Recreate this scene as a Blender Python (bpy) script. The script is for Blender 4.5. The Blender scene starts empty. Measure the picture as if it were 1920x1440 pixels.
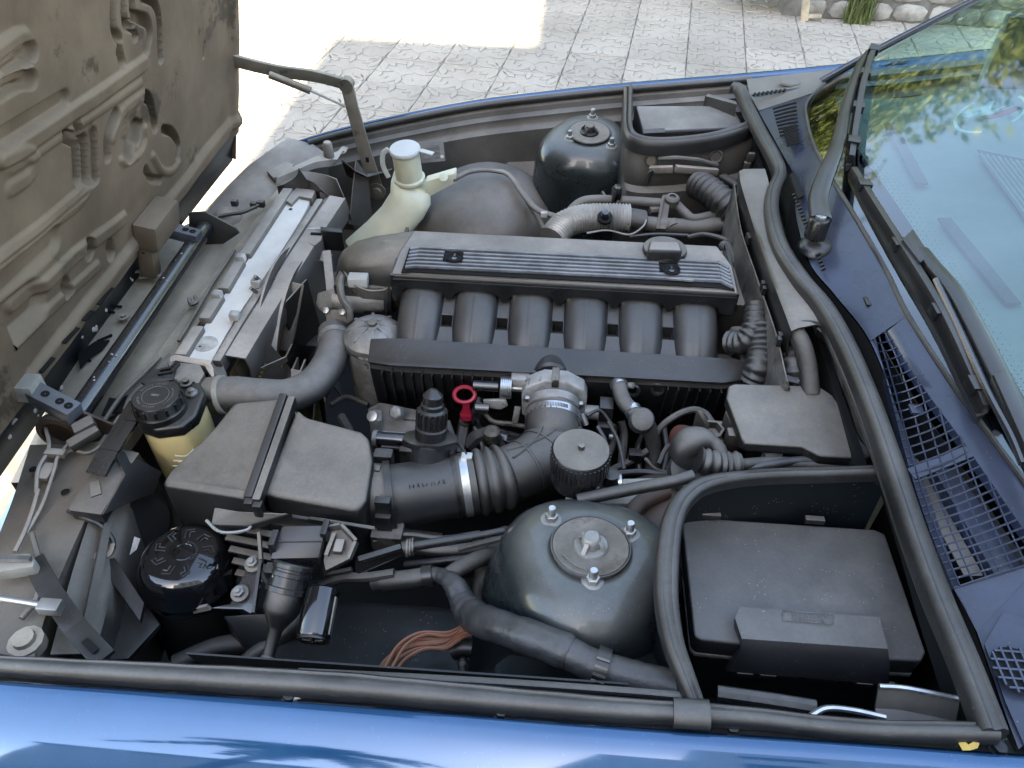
import bpy, bmesh, math, random
import numpy as np
from mathutils import Vector as V, Matrix

# ------------------------------------------------------------------ camera, sky, sun, exposure
scn = bpy.context.scene
COL = scn.collection
rad = math.radians
CAM_LOC = V((-.0667, -1.1176, 1.6467))
PITCH, YAW, ROLL, FPX = rad(42.943), rad(-3.2405), rad(1.396), 1450.0
_F = V((math.sin(YAW)*math.cos(PITCH), math.cos(YAW)*math.cos(PITCH), -math.sin(PITCH)))
_R0 = V((math.cos(YAW), -math.sin(YAW), 0)); _U0 = _R0.cross(_F)
_R = _R0*math.cos(ROLL) + _U0*math.sin(ROLL)
_U = -_R0*math.sin(ROLL) + _U0*math.cos(ROLL)
cam = bpy.data.cameras.new('camera'); cam_o = bpy.data.objects.new('camera', cam); COL.objects.link(cam_o)
cam.sensor_width = 36; cam.lens = 36*FPX/1920; cam.clip_start = .02; cam.clip_end = 500
mw = Matrix.Identity(4)
for i in range(3):
    mw[i][0] = _R[i]; mw[i][1] = _U[i]; mw[i][2] = -_F[i]; mw[i][3] = CAM_LOC[i]
cam_o.matrix_world = mw
scn.camera = cam_o

SUN_EL = 40
world = bpy.data.worlds.new('World'); scn.world = world; world.use_nodes = True
wn = world.node_tree.nodes; wl = world.node_tree.links
sky = wn.new('ShaderNodeTexSky'); sky.sky_type = 'NISHITA'; sky.sun_disc = False
sky.sun_elevation = rad(SUN_EL); sky.sun_rotation = rad(180); sky.air_density = 1.0; sky.dust_density = .9; sky.ozone_density = .8
wl.new(sky.outputs[0], wn['Background'].inputs[0]); wn['Background'].inputs[1].default_value = .15
sun = bpy.data.lights.new('sun', 'SUN'); sun.energy = 5.0; sun.angle = rad(.53); sun.color = (1, .93, .80)
sun_o = bpy.data.objects.new('sun', sun); COL.objects.link(sun_o)
sun_o.location = (0, -20, 20); sun_o.rotation_euler = (rad(90-SUN_EL), 0, 0)
scn.view_settings.view_transform = 'Standard'; scn.view_settings.look = 'None'
scn.view_settings.exposure = 3.15; scn.view_settings.gamma = 1.0
scn.view_settings.use_curve_mapping = False
scn.view_settings.use_white_balance = True; scn.view_settings.white_balance_temperature = 8000   # the camera's balance for open shade
scn.cycles.max_bounces = 8; scn.cycles.diffuse_bounces = 4; scn.cycles.glossy_bounces = 4
scn.cycles.transparent_max_bounces = 12

# ------------------------------------------------------------------ where a point measured in the photograph stands in the place
def ray(px, py): return _F + _R*((px-960)/FPX) - _U*((py-720)/FPX)
def P(px, py, z):
    d = ray(px, py); return CAM_LOC + d*((z-CAM_LOC.z)/d.z)
def PY(px, py, y):
    d = ray(px, py); return CAM_LOC + d*((y-CAM_LOC.y)/d.y)
def PX(px, py, x):
    d = ray(px, py); return CAM_LOC + d*((x-CAM_LOC.x)/d.x)
def PL(l): return [P(*a) for a in l]

# ------------------------------------------------------------------ mesh helpers
random.seed(7)
X, Y, Z = V((1,0,0)), V((0,1,0)), V((0,0,1))
def frame(d, up=None):
    d = d.normalized(); up = up or Z
    if abs(d.dot(up)) > .98: up = Y if abs(d.dot(Y)) < .9 else X
    a = d.cross(up).normalized(); b = a.cross(d).normalized()
    return a, b
def cr(pts, k=6, closed=False):
    """smooth curve through points"""
    pts = [V(p) for p in pts]; n = len(pts); out = []
    if n < 3 and not closed: 
        return [pts[0].lerp(pts[-1], i/k) for i in range(k+1)]
    rng = n if closed else n-1
    for i in range(rng):
        if closed: p0, p1, p2, p3 = pts[i-1], pts[i], pts[(i+1) % n], pts[(i+2) % n]
        else:
            p1, p2 = pts[i], pts[i+1]
            p0 = pts[i-1] if i else p1*2-p2
            p3 = pts[i+2] if i+2 < n else p2*2-p1
        for j in range(k):
            t = j/k
            out.append(.5*((2*p1)+(p2-p0)*t+(2*p0-5*p1+4*p2-p3)*t*t+(3*p1-p0-3*p2+p3)*t**3))
    if not closed: out.append(pts[-1].copy())
    return out
def resample(pts, step):
    d = [0]
    for a, b in zip(pts, pts[1:]): d.append(d[-1]+(b-a).length)
    n = max(2, int(d[-1]/step)+1); out = []; j = 0
    for i in range(n):
        s = d[-1]*i/(n-1)
        while j < len(d)-2 and d[j+1] < s: j += 1
        t = (s-d[j])/max(1e-9, d[j+1]-d[j]); out.append(pts[j].lerp(pts[j+1], min(1, t)))
    return out

class G:
    def __init__(s): s.v = []; s.f = []
    def add(s, vs, fs):
        o = len(s.v); s.v += [V(a) for a in vs]; s.f += [tuple(o+i for i in f) for f in fs]; return s
    def box(s, c, size, ax=None):
        a, b, d = ax or (X, Y, Z); c = V(c); x, y, z = [q/2 for q in size]
        vs = [c+a*i*x+b*j*y+d*k*z for k in (-1, 1) for j in (-1, 1) for i in (-1, 1)]
        return s.add(vs, [(0,2,3,1),(4,5,7,6),(0,1,5,4),(2,6,7,3),(0,4,6,2),(1,3,7,5)])
    def bar(s, a, b, w, h, up=None):
        a, b = V(a), V(b); p, q = frame(b-a, up)
        return s.box((a+b)/2, (w, (b-a).length, h), (p, (b-a).normalized(), q))
    def prism(s, top, dv):
        n = len(top); dv = V(dv); top = [V(p) for p in top]
        vs = top+[p+dv for p in top]
        return s.add(vs, [tuple(range(n)), tuple(range(2*n-1, n-1, -1))]+[(i, i+n, (i+1) % n+n, (i+1) % n) for i in range(n)])
    def loft(s, rings, closed=True, caps=True):
        n = len(rings[0]); vs = [p for r in rings for p in r]; fs = []
        m = n if closed else n-1
        for i in range(len(rings)-1):
            for j in range(m):
                fs.append((i*n+j, i*n+(j+1) % n, (i+1)*n+(j+1) % n, (i+1)*n+j))
        if caps and closed:
            fs.append(tuple(range(n-1, -1, -1))); L = (len(rings)-1)*n; fs.append(tuple(range(L, L+n)))
        return s.add(vs, fs)
    def tube(s, path, r, n=10, caps=True, up=None, flat=1.0, a0=0):
        path = [V(p) for p in path]; m = len(path)
        rs = r if isinstance(r, (list, tuple)) else [r]*m
        rings = []; pa = None
        for i, p in enumerate(path):
            d = path[min(i+1, m-1)]-path[max(i-1, 0)]
            if d.length < 1e-9: d = V((0, 0, 1))
            d.normalize()
            if pa is None: a, b = frame(d, up)
            else:
                a = (pa-d*pa.dot(d)); 
                if a.length < 1e-6: a, b = frame(d, up)
                a.normalize(); b = a.cross(d).normalized()
            pa = a
            rings.append([p+(a*math.cos(2*math.pi*k/n+a0)+b*flat*math.sin(2*math.pi*k/n+a0))*rs[i] for k in range(n)])
        return s.loft(rings, True, caps)
    def corr(s, path, r, amp, pitch, n=14, caps=True):
        path = resample(path, pitch/6); m = len(path)
        rs = [r+amp*(.5+.5*math.cos(2*math.pi*i/6)) for i in range(m)]
        return s.tube(path, rs, n, caps)
    def lathe(s, prof, o, axis=Z, n=24, caps=True, mod=None, ref=None):
        o = V(o); axis = V(axis).normalized(); a, b = frame(axis, ref)
        rings = []
        for (r, h) in prof:
            rings.append([o+axis*h+(a*math.cos(t)+b*math.sin(t))*(r*(mod(t, r, h) if mod else 1)) for t in [2*math.pi*k/n for k in range(n)]])
        return s.loft(rings, True, caps)
    def cyl(s, o, axis, r, h, n=16): return s.lathe([(r, 0), (r, h)], o, axis, n)
    def ball(s, c, r, n=10):
        pr = [(r*math.sin(math.pi*i/n)+1e-5, -r*math.cos(math.pi*i/n)) for i in range(n+1)]
        return s.lathe(pr, c, Z, n*2, False)
    def torus(s, c, axis, R, r, n=24, m=8):
        a, b = frame(V(axis))
        return s.tube([V(c)+(a*math.cos(t)+b*math.sin(t))*R for t in [2*math.pi*k/n for k in range(n+1)]], r, m, False)
    def build(s, name, mat, parent=None, bevel=0, seg=2, ang=38, smooth=True, bang=30, thick=0):
        me = bpy.data.meshes.new(name)
        off = ROOT.get(parent.name, V((0,0,0))) if parent else V((0,0,0))
        bm = bmesh.new(); vs = [bm.verts.new(p-off) for p in s.v]
        for f in s.f:
            q = []
            for i in f:
                if i not in q: q.append(i)
            if len(q) > 2:
                try: bm.faces.new([vs[i] for i in q])
                except ValueError: pass
        bmesh.ops.remove_doubles(bm, verts=bm.verts, dist=1e-5)
        bmesh.ops.recalc_face_normals(bm, faces=bm.faces)
        if thick:
            g = bmesh.ops.solidify(bm, geom=bm.faces[:], thickness=thick)
            bmesh.ops.recalc_face_normals(bm, faces=bm.faces)
        if bevel:
            lim = rad(bang)
            es = [e for e in bm.edges if len(e.link_faces) == 2 and e.calc_face_angle(0) > lim]
            if es: bmesh.ops.bevel(bm, geom=es, offset=bevel, offset_type='OFFSET', segments=seg, profile=.6, affect='EDGES', clamp_overlap=True)
        bm.to_mesh(me); bm.free()
        if smooth:
            me.shade_smooth(); me.set_sharp_from_angle(angle=rad(ang))
        o = bpy.data.objects.new(name, me); COL.objects.link(o)
        me.materials.append(mat)
        if parent: 
            o.parent = parent; ROOT[o.name] = off
        return o
ROOT = {}
def T(name, label, cat, loc, group=None):
    o = bpy.data.objects.new(name, None); COL.objects.link(o); o.location = V(loc); ROOT[o.name] = V(loc)
    o.empty_display_size = .02; o['label'] = label; o['category'] = cat
    if group: o['group'] = group
    return o
def tag(o, label, cat, group=None, kind=None):
    if label: o['label'] = label
    if cat: o['category'] = cat
    if group: o['group'] = group
    if kind: o['kind'] = kind
    return o
def struct(o, label=None):
    o['kind'] = 'structure'
    if label: o['label'] = label
    return o

# ------------------------------------------------------------------ materials
def mat(name, col, rough=.5, metal=0.0, dust=0.0, dustcol=(.30,.26,.21), var=.25, vs=14, bump=.0, bs=220, coat=0.0, specks=0.0,
        sss=0.0, d0=.15, d1=.95, dn=6.0, wear=None, aniso=0, transl=0.0, spec=None, scr=0.0):
    m = bpy.data.materials.new(name); m.use_nodes = True; nt = m.node_tree; N = nt.nodes; L = nt.links
    b = N['Principled BSDF']; b.inputs['Metallic'].default_value = metal
    b.inputs['Specular IOR Level'].default_value = spec if spec is not None else (.5 if rough < .43 else .3)
    geo = N.new('ShaderNodeNewGeometry'); pos = geo.outputs['Position']
    def noise(sc, det=5, rgh=.6):
        n = N.new('ShaderNodeTexNoise'); n.inputs['Scale'].default_value = sc; n.inputs['Detail'].default_value = det
        n.inputs['Roughness'].default_value = rgh; L.new(pos, n.inputs['Vector']); return n.outputs['Fac']
    def mp(x, a, c, lo=0., hi=1.):
        n = N.new('ShaderNodeMapRange'); n.interpolation_type = 'SMOOTHSTEP'; n.inputs[1].default_value = a; n.inputs[2].default_value = c
        n.inputs[3].default_value = lo; n.inputs[4].default_value = hi; L.new(x, n.inputs[0]); return n.outputs[0]
    def ma(op, x, y):
        n = N.new('ShaderNodeMath'); n.operation = op
        for i, q in enumerate((x, y)):
            if isinstance(q, (int, float)): n.inputs[i].default_value = q
            else: L.new(q, n.inputs[i])
        n.use_clamp = False; return n.outputs[0]
    def mix(f, a, c):
        n = N.new('ShaderNodeMix'); n.data_type = 'RGBA'
        if isinstance(f, (int, float)): n.inputs[0].default_value = f
        else: L.new(f, n.inputs[0])
        for i, q in ((6, a), (7, c)):
            if isinstance(q, tuple): n.inputs[i].default_value = q+(1,)
            else: L.new(q, n.inputs[i])
        return n.outputs[2]
    nz = noise(vs); lo = tuple(c*(1-var) for c in col); hi = tuple(min(1, c*(1+var)) for c in col)
    c = mix(mp(nz, .3, .7), lo, hi)
    r = ma('ADD', rough-.06, ma('MULTIPLY', nz, .12))
    if wear:
        wcol, wth, wsc = wear
        w = mp(noise(wsc, 7, .7), wth, wth+.06); c = mix(w, c, wcol)
    if dust:
        sep = N.new('ShaderNodeSeparateXYZ'); L.new(geo.outputs['Normal'], sep.inputs[0])
        up = mp(sep.outputs[2], d0, d1)
        dm = ma('MULTIPLY', ma('ADD', ma('MULTIPLY', up, .95), .03), ma('MULTIPLY', mp(noise(dn, 8, .66), .24, .74, .58, 1.08), dust))
        dm = ma('MULTIPLY', dm, mp(noise(dn*4.3, 6, .7), .30, .66, .90, 1.04))
        fine = ma('ADD', .74, ma('MULTIPLY', noise(210, 3, .75), .52))
        dm = ma('MULTIPLY', dm, fine); dm = ma('MINIMUM', dm, .96)
        c = mix(dm, c, mix(mp(noise(3.3, 4), .35, .65), tuple(q*.8 for q in dustcol), tuple(q*1.12 for q in dustcol)))
        r = ma('ADD', r, ma('MULTIPLY', dm, max(0., .8-rough)))
        if metal: L.new(ma('MULTIPLY', ma('SUBTRACT', 1., dm), metal), b.inputs['Metallic'])
    if specks:
        vo = N.new('ShaderNodeTexVoronoi'); vo.inputs['Scale'].default_value = 240; L.new(pos, vo.inputs['Vector'])
        sp = ma('MULTIPLY', ma('LESS_THAN', vo.outputs['Distance'], .16), ma('GREATER_THAN', noise(45, 2), .58))
        c = mix(ma('MULTIPLY', sp, specks), c, (.36, .34, .31))
    if scr:
        mpn = N.new('ShaderNodeMapping'); mpn.inputs['Scale'].default_value = (30, 420, 420); mpn.inputs['Rotation'].default_value = (.3, .5, .6)
        L.new(pos, mpn.inputs['Vector']); ns = N.new('ShaderNodeTexNoise'); ns.inputs['Scale'].default_value = 1; L.new(mpn.outputs[0], ns.inputs['Vector'])
        c = mix(ma('MULTIPLY', mp(ns.outputs['Fac'], .66, .72), scr), c, (.42, .40, .36))
    L.new(c, b.inputs['Base Color']); L.new(r, b.inputs['Roughness'])
    if coat:
        b.inputs['Coat Weight'].default_value = coat; b.inputs['Coat Roughness'].default_value = .03
    if sss:
        b.inputs['Subsurface Weight'].default_value = sss; b.inputs['Subsurface Radius'].default_value = (.02, .018, .01); b.inputs['Subsurface Scale'].default_value = 1
    if bump:
        bp = N.new('ShaderNodeBump'); bp.inputs['Strength'].default_value = bump; bp.inputs['Distance'].default_value = .002
        L.new(noise(bs, 4, .65), bp.inputs['Height']); L.new(bp.outputs[0], b.inputs['Normal'])
    return m
DUST = (.285,.258,.226)
M = dict(
  plastic = mat('black_plastic', (.0070,.0073,.0080), .29, dust=.16, dustcol=DUST, bump=.10, bs=500, specks=.25, d0=.45, d1=1.0),
  plastic_dusty = mat('dusty_black_plastic', (.0080,.0080,.0085), .33, dust=.60, dustcol=(.30,.262,.218), bump=.15, bs=420, dn=8, specks=.2, d0=.4, d1=1.0),
  cover_top = mat('dust_caked_plastic', (.011,.011,.0115), .36, dust=.68, dustcol=(.38,.34,.295), bump=.15, bs=420, dn=6, specks=.2, d0=.75, d1=1.0),
  plastic_heavy = mat('heavily_dusty_plastic', (.024,.0225,.021), .48, dust=.78, dustcol=(.33,.29,.245), bump=.2, bs=300, dn=6, d0=-.1, d1=.9, specks=.2),
  plastic_clean = mat('glossy_black_plastic', (.010,.010,.011), .27, dust=.12, dustcol=DUST, d0=.5, d1=1.0),
  rubber = mat('weathered_rubber', (.012,.012,.0125), .38, dust=.30, dustcol=(.27,.25,.225), bump=.25, bs=160, dn=14, wear=((.045,.042,.039), .64, 26), scr=.06, d0=.3, d1=1.),
  rubber_dusty = mat('dusty_rubber', (.014,.0138,.0138), .42, dust=.38, dustcol=DUST, bump=.2, bs=180, d0=.25, d1=1., dn=10),
  hose = mat('grey_hose_rubber', (.030,.030,.030), .46, dust=.6, dustcol=(.24,.22,.20), bump=.15, bs=200, d0=-.1, d1=.9, dn=14),
  paint = mat('blue_car_paint', (.004,.062,.155), .06, .34, coat=.55, var=.05, dust=.035, specks=.10),
  paint_dark = mat('dark_body_paint', (.004,.007,.009), .40, .0, coat=.05, spec=.3, dust=.08, dustcol=DUST, specks=.5, d0=.5, d1=1., dn=9),
  paint_tower = mat('strut_tower_paint', (.017,.023,.025), .27, .2, coat=.35, dust=.42, dustcol=(.23,.22,.19), dn=9, specks=.3, d0=.45, d1=1.),
  paint_dusty = mat('dusty_body_paint', (.018,.0178,.0178), .36, dust=.62, dustcol=(.27,.24,.205), dn=7, d0=-.3, d1=.9, bump=.1, specks=.2, wear=((.014,.014,.015), .60, 9)),
  panel_brown = mat('brown_dusty_metal', (.15,.125,.098), .66, dust=.95, dustcol=(.46,.39,.30), dn=7, d0=-.1, d1=.95, bump=.25, bs=120, wear=((.05,.043,.038), .60, 13)),
  shelf = mat('brown_grimy_panel', (.085,.073,.060), .6, dust=.8, dustcol=(.24,.205,.165), dn=5, d0=.1, d1=1., bump=.3, bs=100, wear=((.03,.026,.023), .58, 11)),
  panel_grey = mat('grey_dusty_plastic', (.13,.113,.10), .62, dust=.95, dustcol=(.46,.40,.34), dn=7, d0=-.1, d1=.95, bump=.15, bs=180, wear=((.06,.053,.048), .64, 12)),
  shroud = mat('grey_shroud_plastic', (.060,.054,.050), .58, dust=1.0, dustcol=(.42,.365,.315), dn=6, d0=-.05, d1=.95, bump=.15, bs=180, wear=((.035,.032,.03), .63, 10)),
  hood = mat('hood_underside', (.142,.100,.068), .58, dust=.6, dustcol=(.26,.20,.14), dn=5, d0=-.2, d1=.8, bump=.3, bs=90, var=.26, vs=6, wear=((.060,.042,.028), .53, 4.5)),
  black_metal = mat('black_painted_metal', (.010,.010,.012), .22, coat=.5, spec=.9, dust=.10, dustcol=DUST, wear=((.16,.15,.14), .74, 40), d0=.4, d1=1.),
  arm_metal = mat('blue_grey_steel', (.10,.11,.13), .38, .4, dust=.3, dustcol=DUST, d0=.6, d1=1., wear=((.3,.29,.28), .68, 30)),
  black_gloss = mat('gloss_black_enamel', (.006,.006,.007), .10, coat=.7, var=.05),
  radiator = mat('radiator_aluminium', (.80,.755,.69), .5, .0, dust=.4, dustcol=(.55,.50,.44), var=.10, dn=9),
  alu = mat('cast_aluminium', (.26,.255,.245), .42, .55, dust=.45, dustcol=(.20,.18,.15), bump=.35, bs=260, var=.35, vs=30, d0=.2, d1=1., wear=((.08,.075,.07), .62, 30)),
  alu_dirty = mat('oily_cast_aluminium', (.11,.104,.097), .46, .45, dust=.6, dustcol=(.24,.205,.165), bump=.5, bs=140, var=.5, vs=24, wear=((.03,.026,.023), .54, 18), d0=.1, d1=1.),
  head_cover = mat('dirty_black_metal', (.018,.017,.016), .32, .1, dust=.75, dustcol=(.33,.29,.235), dn=11, bump=.25, bs=120, wear=((.16,.14,.11), .64, 26), d0=.3, d1=1.),
  steel = mat('zinc_steel', (.42,.41,.39), .34, .85, dust=.12, dustcol=DUST, wear=((.14,.13,.12), .60, 60)),
  clip = mat('bright_clamp_steel', (.46,.46,.46), .33, .9, var=.2, vs=40),
  tank = mat('cream_translucent_plastic', (.62,.50,.25), .45, sss=.35, var=.14, dust=.15, vs=8, wear=((.36,.27,.12), .63, 14)),
  neck = mat('greenish_white_plastic', (.60,.59,.45), .42, sss=.35, var=.14, vs=8, dust=.12, dustcol=(.3,.28,.2), wear=((.36,.36,.22), .62, 12)),
  white_cap = mat('white_plastic_cap', (.52,.52,.49), .4, var=.06),
  red = mat('red_dipstick_plastic', (.30,.012,.030), .33, var=.15),
  darkred = mat('dark_red_metal', (.06,.012,.010), .5, dust=.2),
  wire = mat('brown_wire', (.20,.078,.042), .42, var=.18),
  tape = mat('grey_tape', (.028,.029,.032), .36, dust=.22, dustcol=(.22,.20,.175), bump=.7, bs=70, var=.4, vs=40, d0=.3, d1=1.),
  loom = mat('cloth_loom', (.024,.023,.022), .6, dust=.4, dustcol=DUST, bump=.9, bs=110, d0=.2, d1=1.),
  foil = mat('foil_heat_sleeve', (.40,.385,.36), .42, .55, dust=.4, dustcol=(.27,.24,.205), bump=.2),
  tanpipe = mat('dusty_pipe', (.08,.073,.065), .55, .2, dust=.7, dustcol=DUST, d0=-.1, d1=.95),
  rust = mat('rusty_brown_metal', (.042,.024,.017), .62, dust=.3, dustcol=DUST, var=.4, d0=.3, d1=1.),
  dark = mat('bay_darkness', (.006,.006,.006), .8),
  cowl = mat('cowl_plastic', (.018,.026,.050), .24, dust=.12, dustcol=(.22,.21,.2), bump=.06, bs=600, coat=.15, spec=.35, specks=.3, d0=.3, d1=1.),
  chip = mat('bare_chipped_paint', (.42,.40,.37), .6, var=.3, vs=40),
  scuff = mat('pale_scuffed_plastic', (.13,.125,.12), .55, var=.3, vs=60),
  emboss = mat('painted_glint_black', (.05,.05,.052), .3),  # lighter than the shell: the glint of the raised marks is put into the colour
  leaf = mat('dry_leaf', (.42,.28,.07), .7),
  gold = mat('brass_fins', (.24,.18,.07), .5, .4, dust=.3),
  pale = mat('pale_grey_plastic', (.24,.23,.205), .55, dust=.3, var=.3),
  label_white = mat('white_label', (.34,.34,.32), .5, dust=.4),
)
# ------------------------------------------------------------------ the place: paving, planter, house, trees
def mat_tile():
    m = bpy.data.materials.new('pressed_concrete_tile'); m.use_nodes = True; nt = m.node_tree; N = nt.nodes; L = nt.links
    b = N['Principled BSDF']; b.inputs['Roughness'].default_value = .8
    g = N.new('ShaderNodeNewGeometry'); oi = N.new('ShaderNodeObjectInfo')
    n1 = N.new('ShaderNodeTexNoise'); n1.inputs['Scale'].default_value = 2.2; n1.inputs['Detail'].default_value = 6; L.new(g.outputs['Position'], n1.inputs['Vector'])
    n2 = N.new('ShaderNodeTexNoise'); n2.inputs['Scale'].default_value = 60; n2.inputs['Detail'].default_value = 5; L.new(g.outputs['Position'], n2.inputs['Vector'])
    r = N.new('ShaderNodeValToRGB'); r.color_ramp.elements[0].position = .3; r.color_ramp.elements[1].position = .72
    r.color_ramp.elements[0].color = (.30,.264,.218,1); r.color_ramp.elements[1].color = (.38,.338,.284,1); L.new(n1.outputs['Fac'], r.inputs[0])
    mx = N.new('ShaderNodeMix'); mx.data_type = 'RGBA'; mx.blend_type = 'MULTIPLY'; mx.inputs[0].default_value = .55
    L.new(r.outputs[0], mx.inputs[6])
    r2 = N.new('ShaderNodeValToRGB'); r2.color_ramp.elements[0].color = (.62,.6,.57,1); r2.color_ramp.elements[1].color = (1.2,1.2,1.2,1)
    L.new(n2.outputs['Fac'], r2.inputs[0]); L.new(r2.outputs[0], mx.inputs[7])
    hs = N.new('ShaderNodeHueSaturation'); mr = N.new('ShaderNodeMapRange'); mr.inputs[3].default_value = .9; mr.inputs[4].default_value = 1.1
    L.new(oi.outputs['Random'], mr.inputs[0]); L.new(mr.outputs[0], hs.inputs['Value']); L.new(mx.outputs[2], hs.inputs['Color'])
    L.new(hs.outputs[0], b.inputs['Base Color'])
    bp = N.new('ShaderNodeBump'); bp.inputs['Strength'].default_value = .5; bp.inputs['Distance'].default_value = .003; L.new(n2.outputs['Fac'], bp.inputs['Height']); L.new(bp.outputs[0], b.inputs['Normal'])
    return m
M['tile'] = mat_tile()
M['joint'] = mat('sandy_joint', (.13,.122,.11), .9, bump=.4, bs=80)
M['stone'] = mat('planter_stone', (.25,.235,.21), .85, bump=.8, bs=30, var=.4, vs=9)
M['concrete'] = mat('concrete_post', (.42,.39,.345), .85, bump=.4, bs=40)
M['wood'] = mat('weathered_wood', (.36,.30,.22), .8, bump=.4, bs=50)
M['wall'] = mat('house_plaster', (.58,.56,.54), .85, bump=.2, bs=30, var=.08)
M['bark'] = mat('tree_bark', (.10,.075,.055), .9, bump=.8, bs=20)
M['roof'] = mat('roof_concrete', (.25,.24,.23), .85)
M['winglass'] = mat('house_window_glass', (.02,.025,.03), .08)
M['winframe'] = mat('window_frame', (.5,.5,.5), .5)

ground = struct(G().add([(-40,-40,-.012),(40,-40,-.012),(40,40,-.012),(-40,40,-.012)], [(0,1,2,3)]).build('ground', M['joint']),
    'paved yard around the car')
# one patterned paving tile: petals around the corners, a diamond in the middle, everything pressed 4 mm proud of its joints
def tile_mesh():
    g = G(); h = .1665; t = -.0045
    g.prism([(-h,-h,t),(h,-h,t),(h,h,t),(-h,h,t)], (0,0,-.02))
    def raised(poly):
        c = sum((V(p) for p in poly), V())/len(poly); n = len(poly)
        base = [V((p[0], p[1], t)) for p in poly]
        big = [V((c.x+(p[0]-c.x)+(V(p)-c).normalized().x*.0055, c.y+(p[1]-c.y)+(V(p)-c).normalized().y*.0055, -.0033)) for p in poly]
        g.add([V((max(-h+.001,min(h-.001,q.x)), max(-h+.001,min(h-.001,q.y)), q.z)) for q in big], [tuple(range(n))])
        top = [V((c.x+(p[0]-c.x)*.93, c.y+(p[1]-c.y)*.93, 0)) for p in poly]
        top = [b0+(b1-b0).normalized()*min((b1-b0).length, .004)+V((0,0,0)) for b0, b1 in zip(base, [V((q.x,q.y,t)) for q in top])]
        top = [V((q.x,q.y,0)) for q in top]
        g.add(base+top, [tuple(range(n, 2*n))]+[(i, (i+1) % n, (i+1) % n+n, i+n) for i in range(n)])
    def petal(cx, cy, a, L0, L1, w):
        d = (math.cos(a), math.sin(a)); q = (-d[1], d[0]); pts = []
        prof = [(0,0),(.22,.62),(.5,1),(.78,.72),(1,0)]
        for u, k in prof: pts.append((cx+d[0]*(L0+(L1-L0)*u)+q[0]*w*k, cy+d[1]*(L0+(L1-L0)*u)+q[1]*w*k))
        for u, k in prof[-2:0:-1]: pts.append((cx+d[0]*(L0+(L1-L0)*u)-q[0]*w*k, cy+d[1]*(L0+(L1-L0)*u)-q[1]*w*k))
        raised([(max(-h+.003, min(h-.003, x)), max(-h+.003, min(h-.003, y)), 0) for x, y in pts])
    for sx in (-1, 1):
        for sy in (-1, 1):
            for a in (18, 45, 72):
                aa = math.atan2(math.sin(rad(a))*-sy, math.cos(rad(a))*-sx)
                petal(sx*h, sy*h, aa, .012, .135 if a == 45 else .160, .024 if a == 45 else .025)
    raised([(-.055,0,0),(-.02,-.02,0),(0,-.055,0),(.02,-.02,0),(.055,0,0),(.02,.02,0),(0,.055,0),(-.02,.02,0)])
    for a in (0, 90, 180, 270):
        d = (math.cos(rad(a)), math.sin(rad(a)))
        petal(d[0]*.062, d[1]*.062, rad(a), 0, .10, .017)
    return g
t0 = tile_mesh().build('tile', M['tile'], ground, ang=20)
M['grout'] = mat('groove_tone', (.215,.197,.174), .9)  # darker flat strip around each raised petal
t0.data.materials.append(M['grout'])
for p_ in t0.data.polygons:
    if abs(p_.center.z+.0033) < .0004 and p_.normal.z > .9: p_.material_index = 1
TA = rad(-7.0); TS = .337
org = P(1287, 118, 0)
cells = []
for i in range(-12, 9):
    for j in range(-9, 9):
        x = org.x+TS*((i+.5)*math.cos(TA)-(j+.5)*math.sin(TA)); y = org.y+TS*((i+.5)*math.sin(TA)+(j+.5)*math.cos(TA))
        d = V((x, y, 0))-CAM_LOC; zz = d.dot(_F)
        px = 960+FPX*d.dot(_R)/zz; py = 720-FPX*d.dot(_U)/zz
        if -250 < px < 1950 and -150 < py and y > .85 and not (x > 1.5 and y > 4.45): cells.append((py, x, y))
cells.sort()
print('tiles', len(cells))
first = True
for k, (py, x, y) in enumerate(cells[:300]):
    o = t0 if first else t0.copy()
    if not first: COL.objects.link(o); o.parent = ground
    first = False
    o.location = (x, y, random.uniform(-.0015, .0015)); o.rotation_euler = (random.uniform(-.004,.004), random.uniform(-.004,.004), TA+random.choice((0,1,2,3))*math.pi/2)

# stone planter at the back
pl = T('stone_planter', 'low grey stone planter edge with netted joints behind the car', 'planter', P(1640, 42, 0))
pa, pb = P(1512, 36, 0), P(1705, 47, 0); dx = (pb-pa).normalized(); dy = V((-dx.y, dx.x, 0))
G().box((pa+pb)/2+dy*.16+Z*.10+dx*.3, ((pb-pa).length+.9, .22, .24), (dx, dy, Z)).build('core', M['joint'], pl)
random.seed(3)
Lw = (pb-pa).length+.5
for row in range(2):
    x = -.04
    while x < Lw:
        w = random.uniform(.15, .21); n = 8
        c = pa+dx*(x+w/2)+Z*(.055+.115*row)+dy*.045
        ring = [c+(dx*(abs(math.cos(t))**.7*math.copysign(1,math.cos(t)))*w*.49*(1+.08*random.uniform(-1,1))+Z*(abs(math.sin(t))**.7*math.copysign(1,math.sin(t)))*.054*(1+.08*random.uniform(-1,1))) for t in [2*math.pi*k/n+.2 for k in range(n)]]
        inn = [c+(p-c)*.86-dy*.008 for p in ring]
        G().loft([[p+dy*.03 for p in ring], ring, inn]).build('stone', M['stone'], pl, ang=60)
        x += w+.012
G().box(pa+dy*.2+Z*.24+dx*.4, (1.9, .36, .05), (dx, dy, Z)).build('coping', M['concrete'], pl, bevel=.008)
cp = T('concrete_post', 'pale concrete gate post standing at the planter', 'post', P(1742, 40, 0))
G().box(P(1748, 40, 0)+Z*.45+dy*.1, (.20, .20, .9), (dx, dy, Z)).build('shaft', M['concrete'], cp, bevel=.01)
G().box(P(1748, 40, 0)+Z*.93+dy*.1, (.25, .25, .06), (dx, dy, Z)).build('cap', M['concrete'], cp, bevel=.01)
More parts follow.
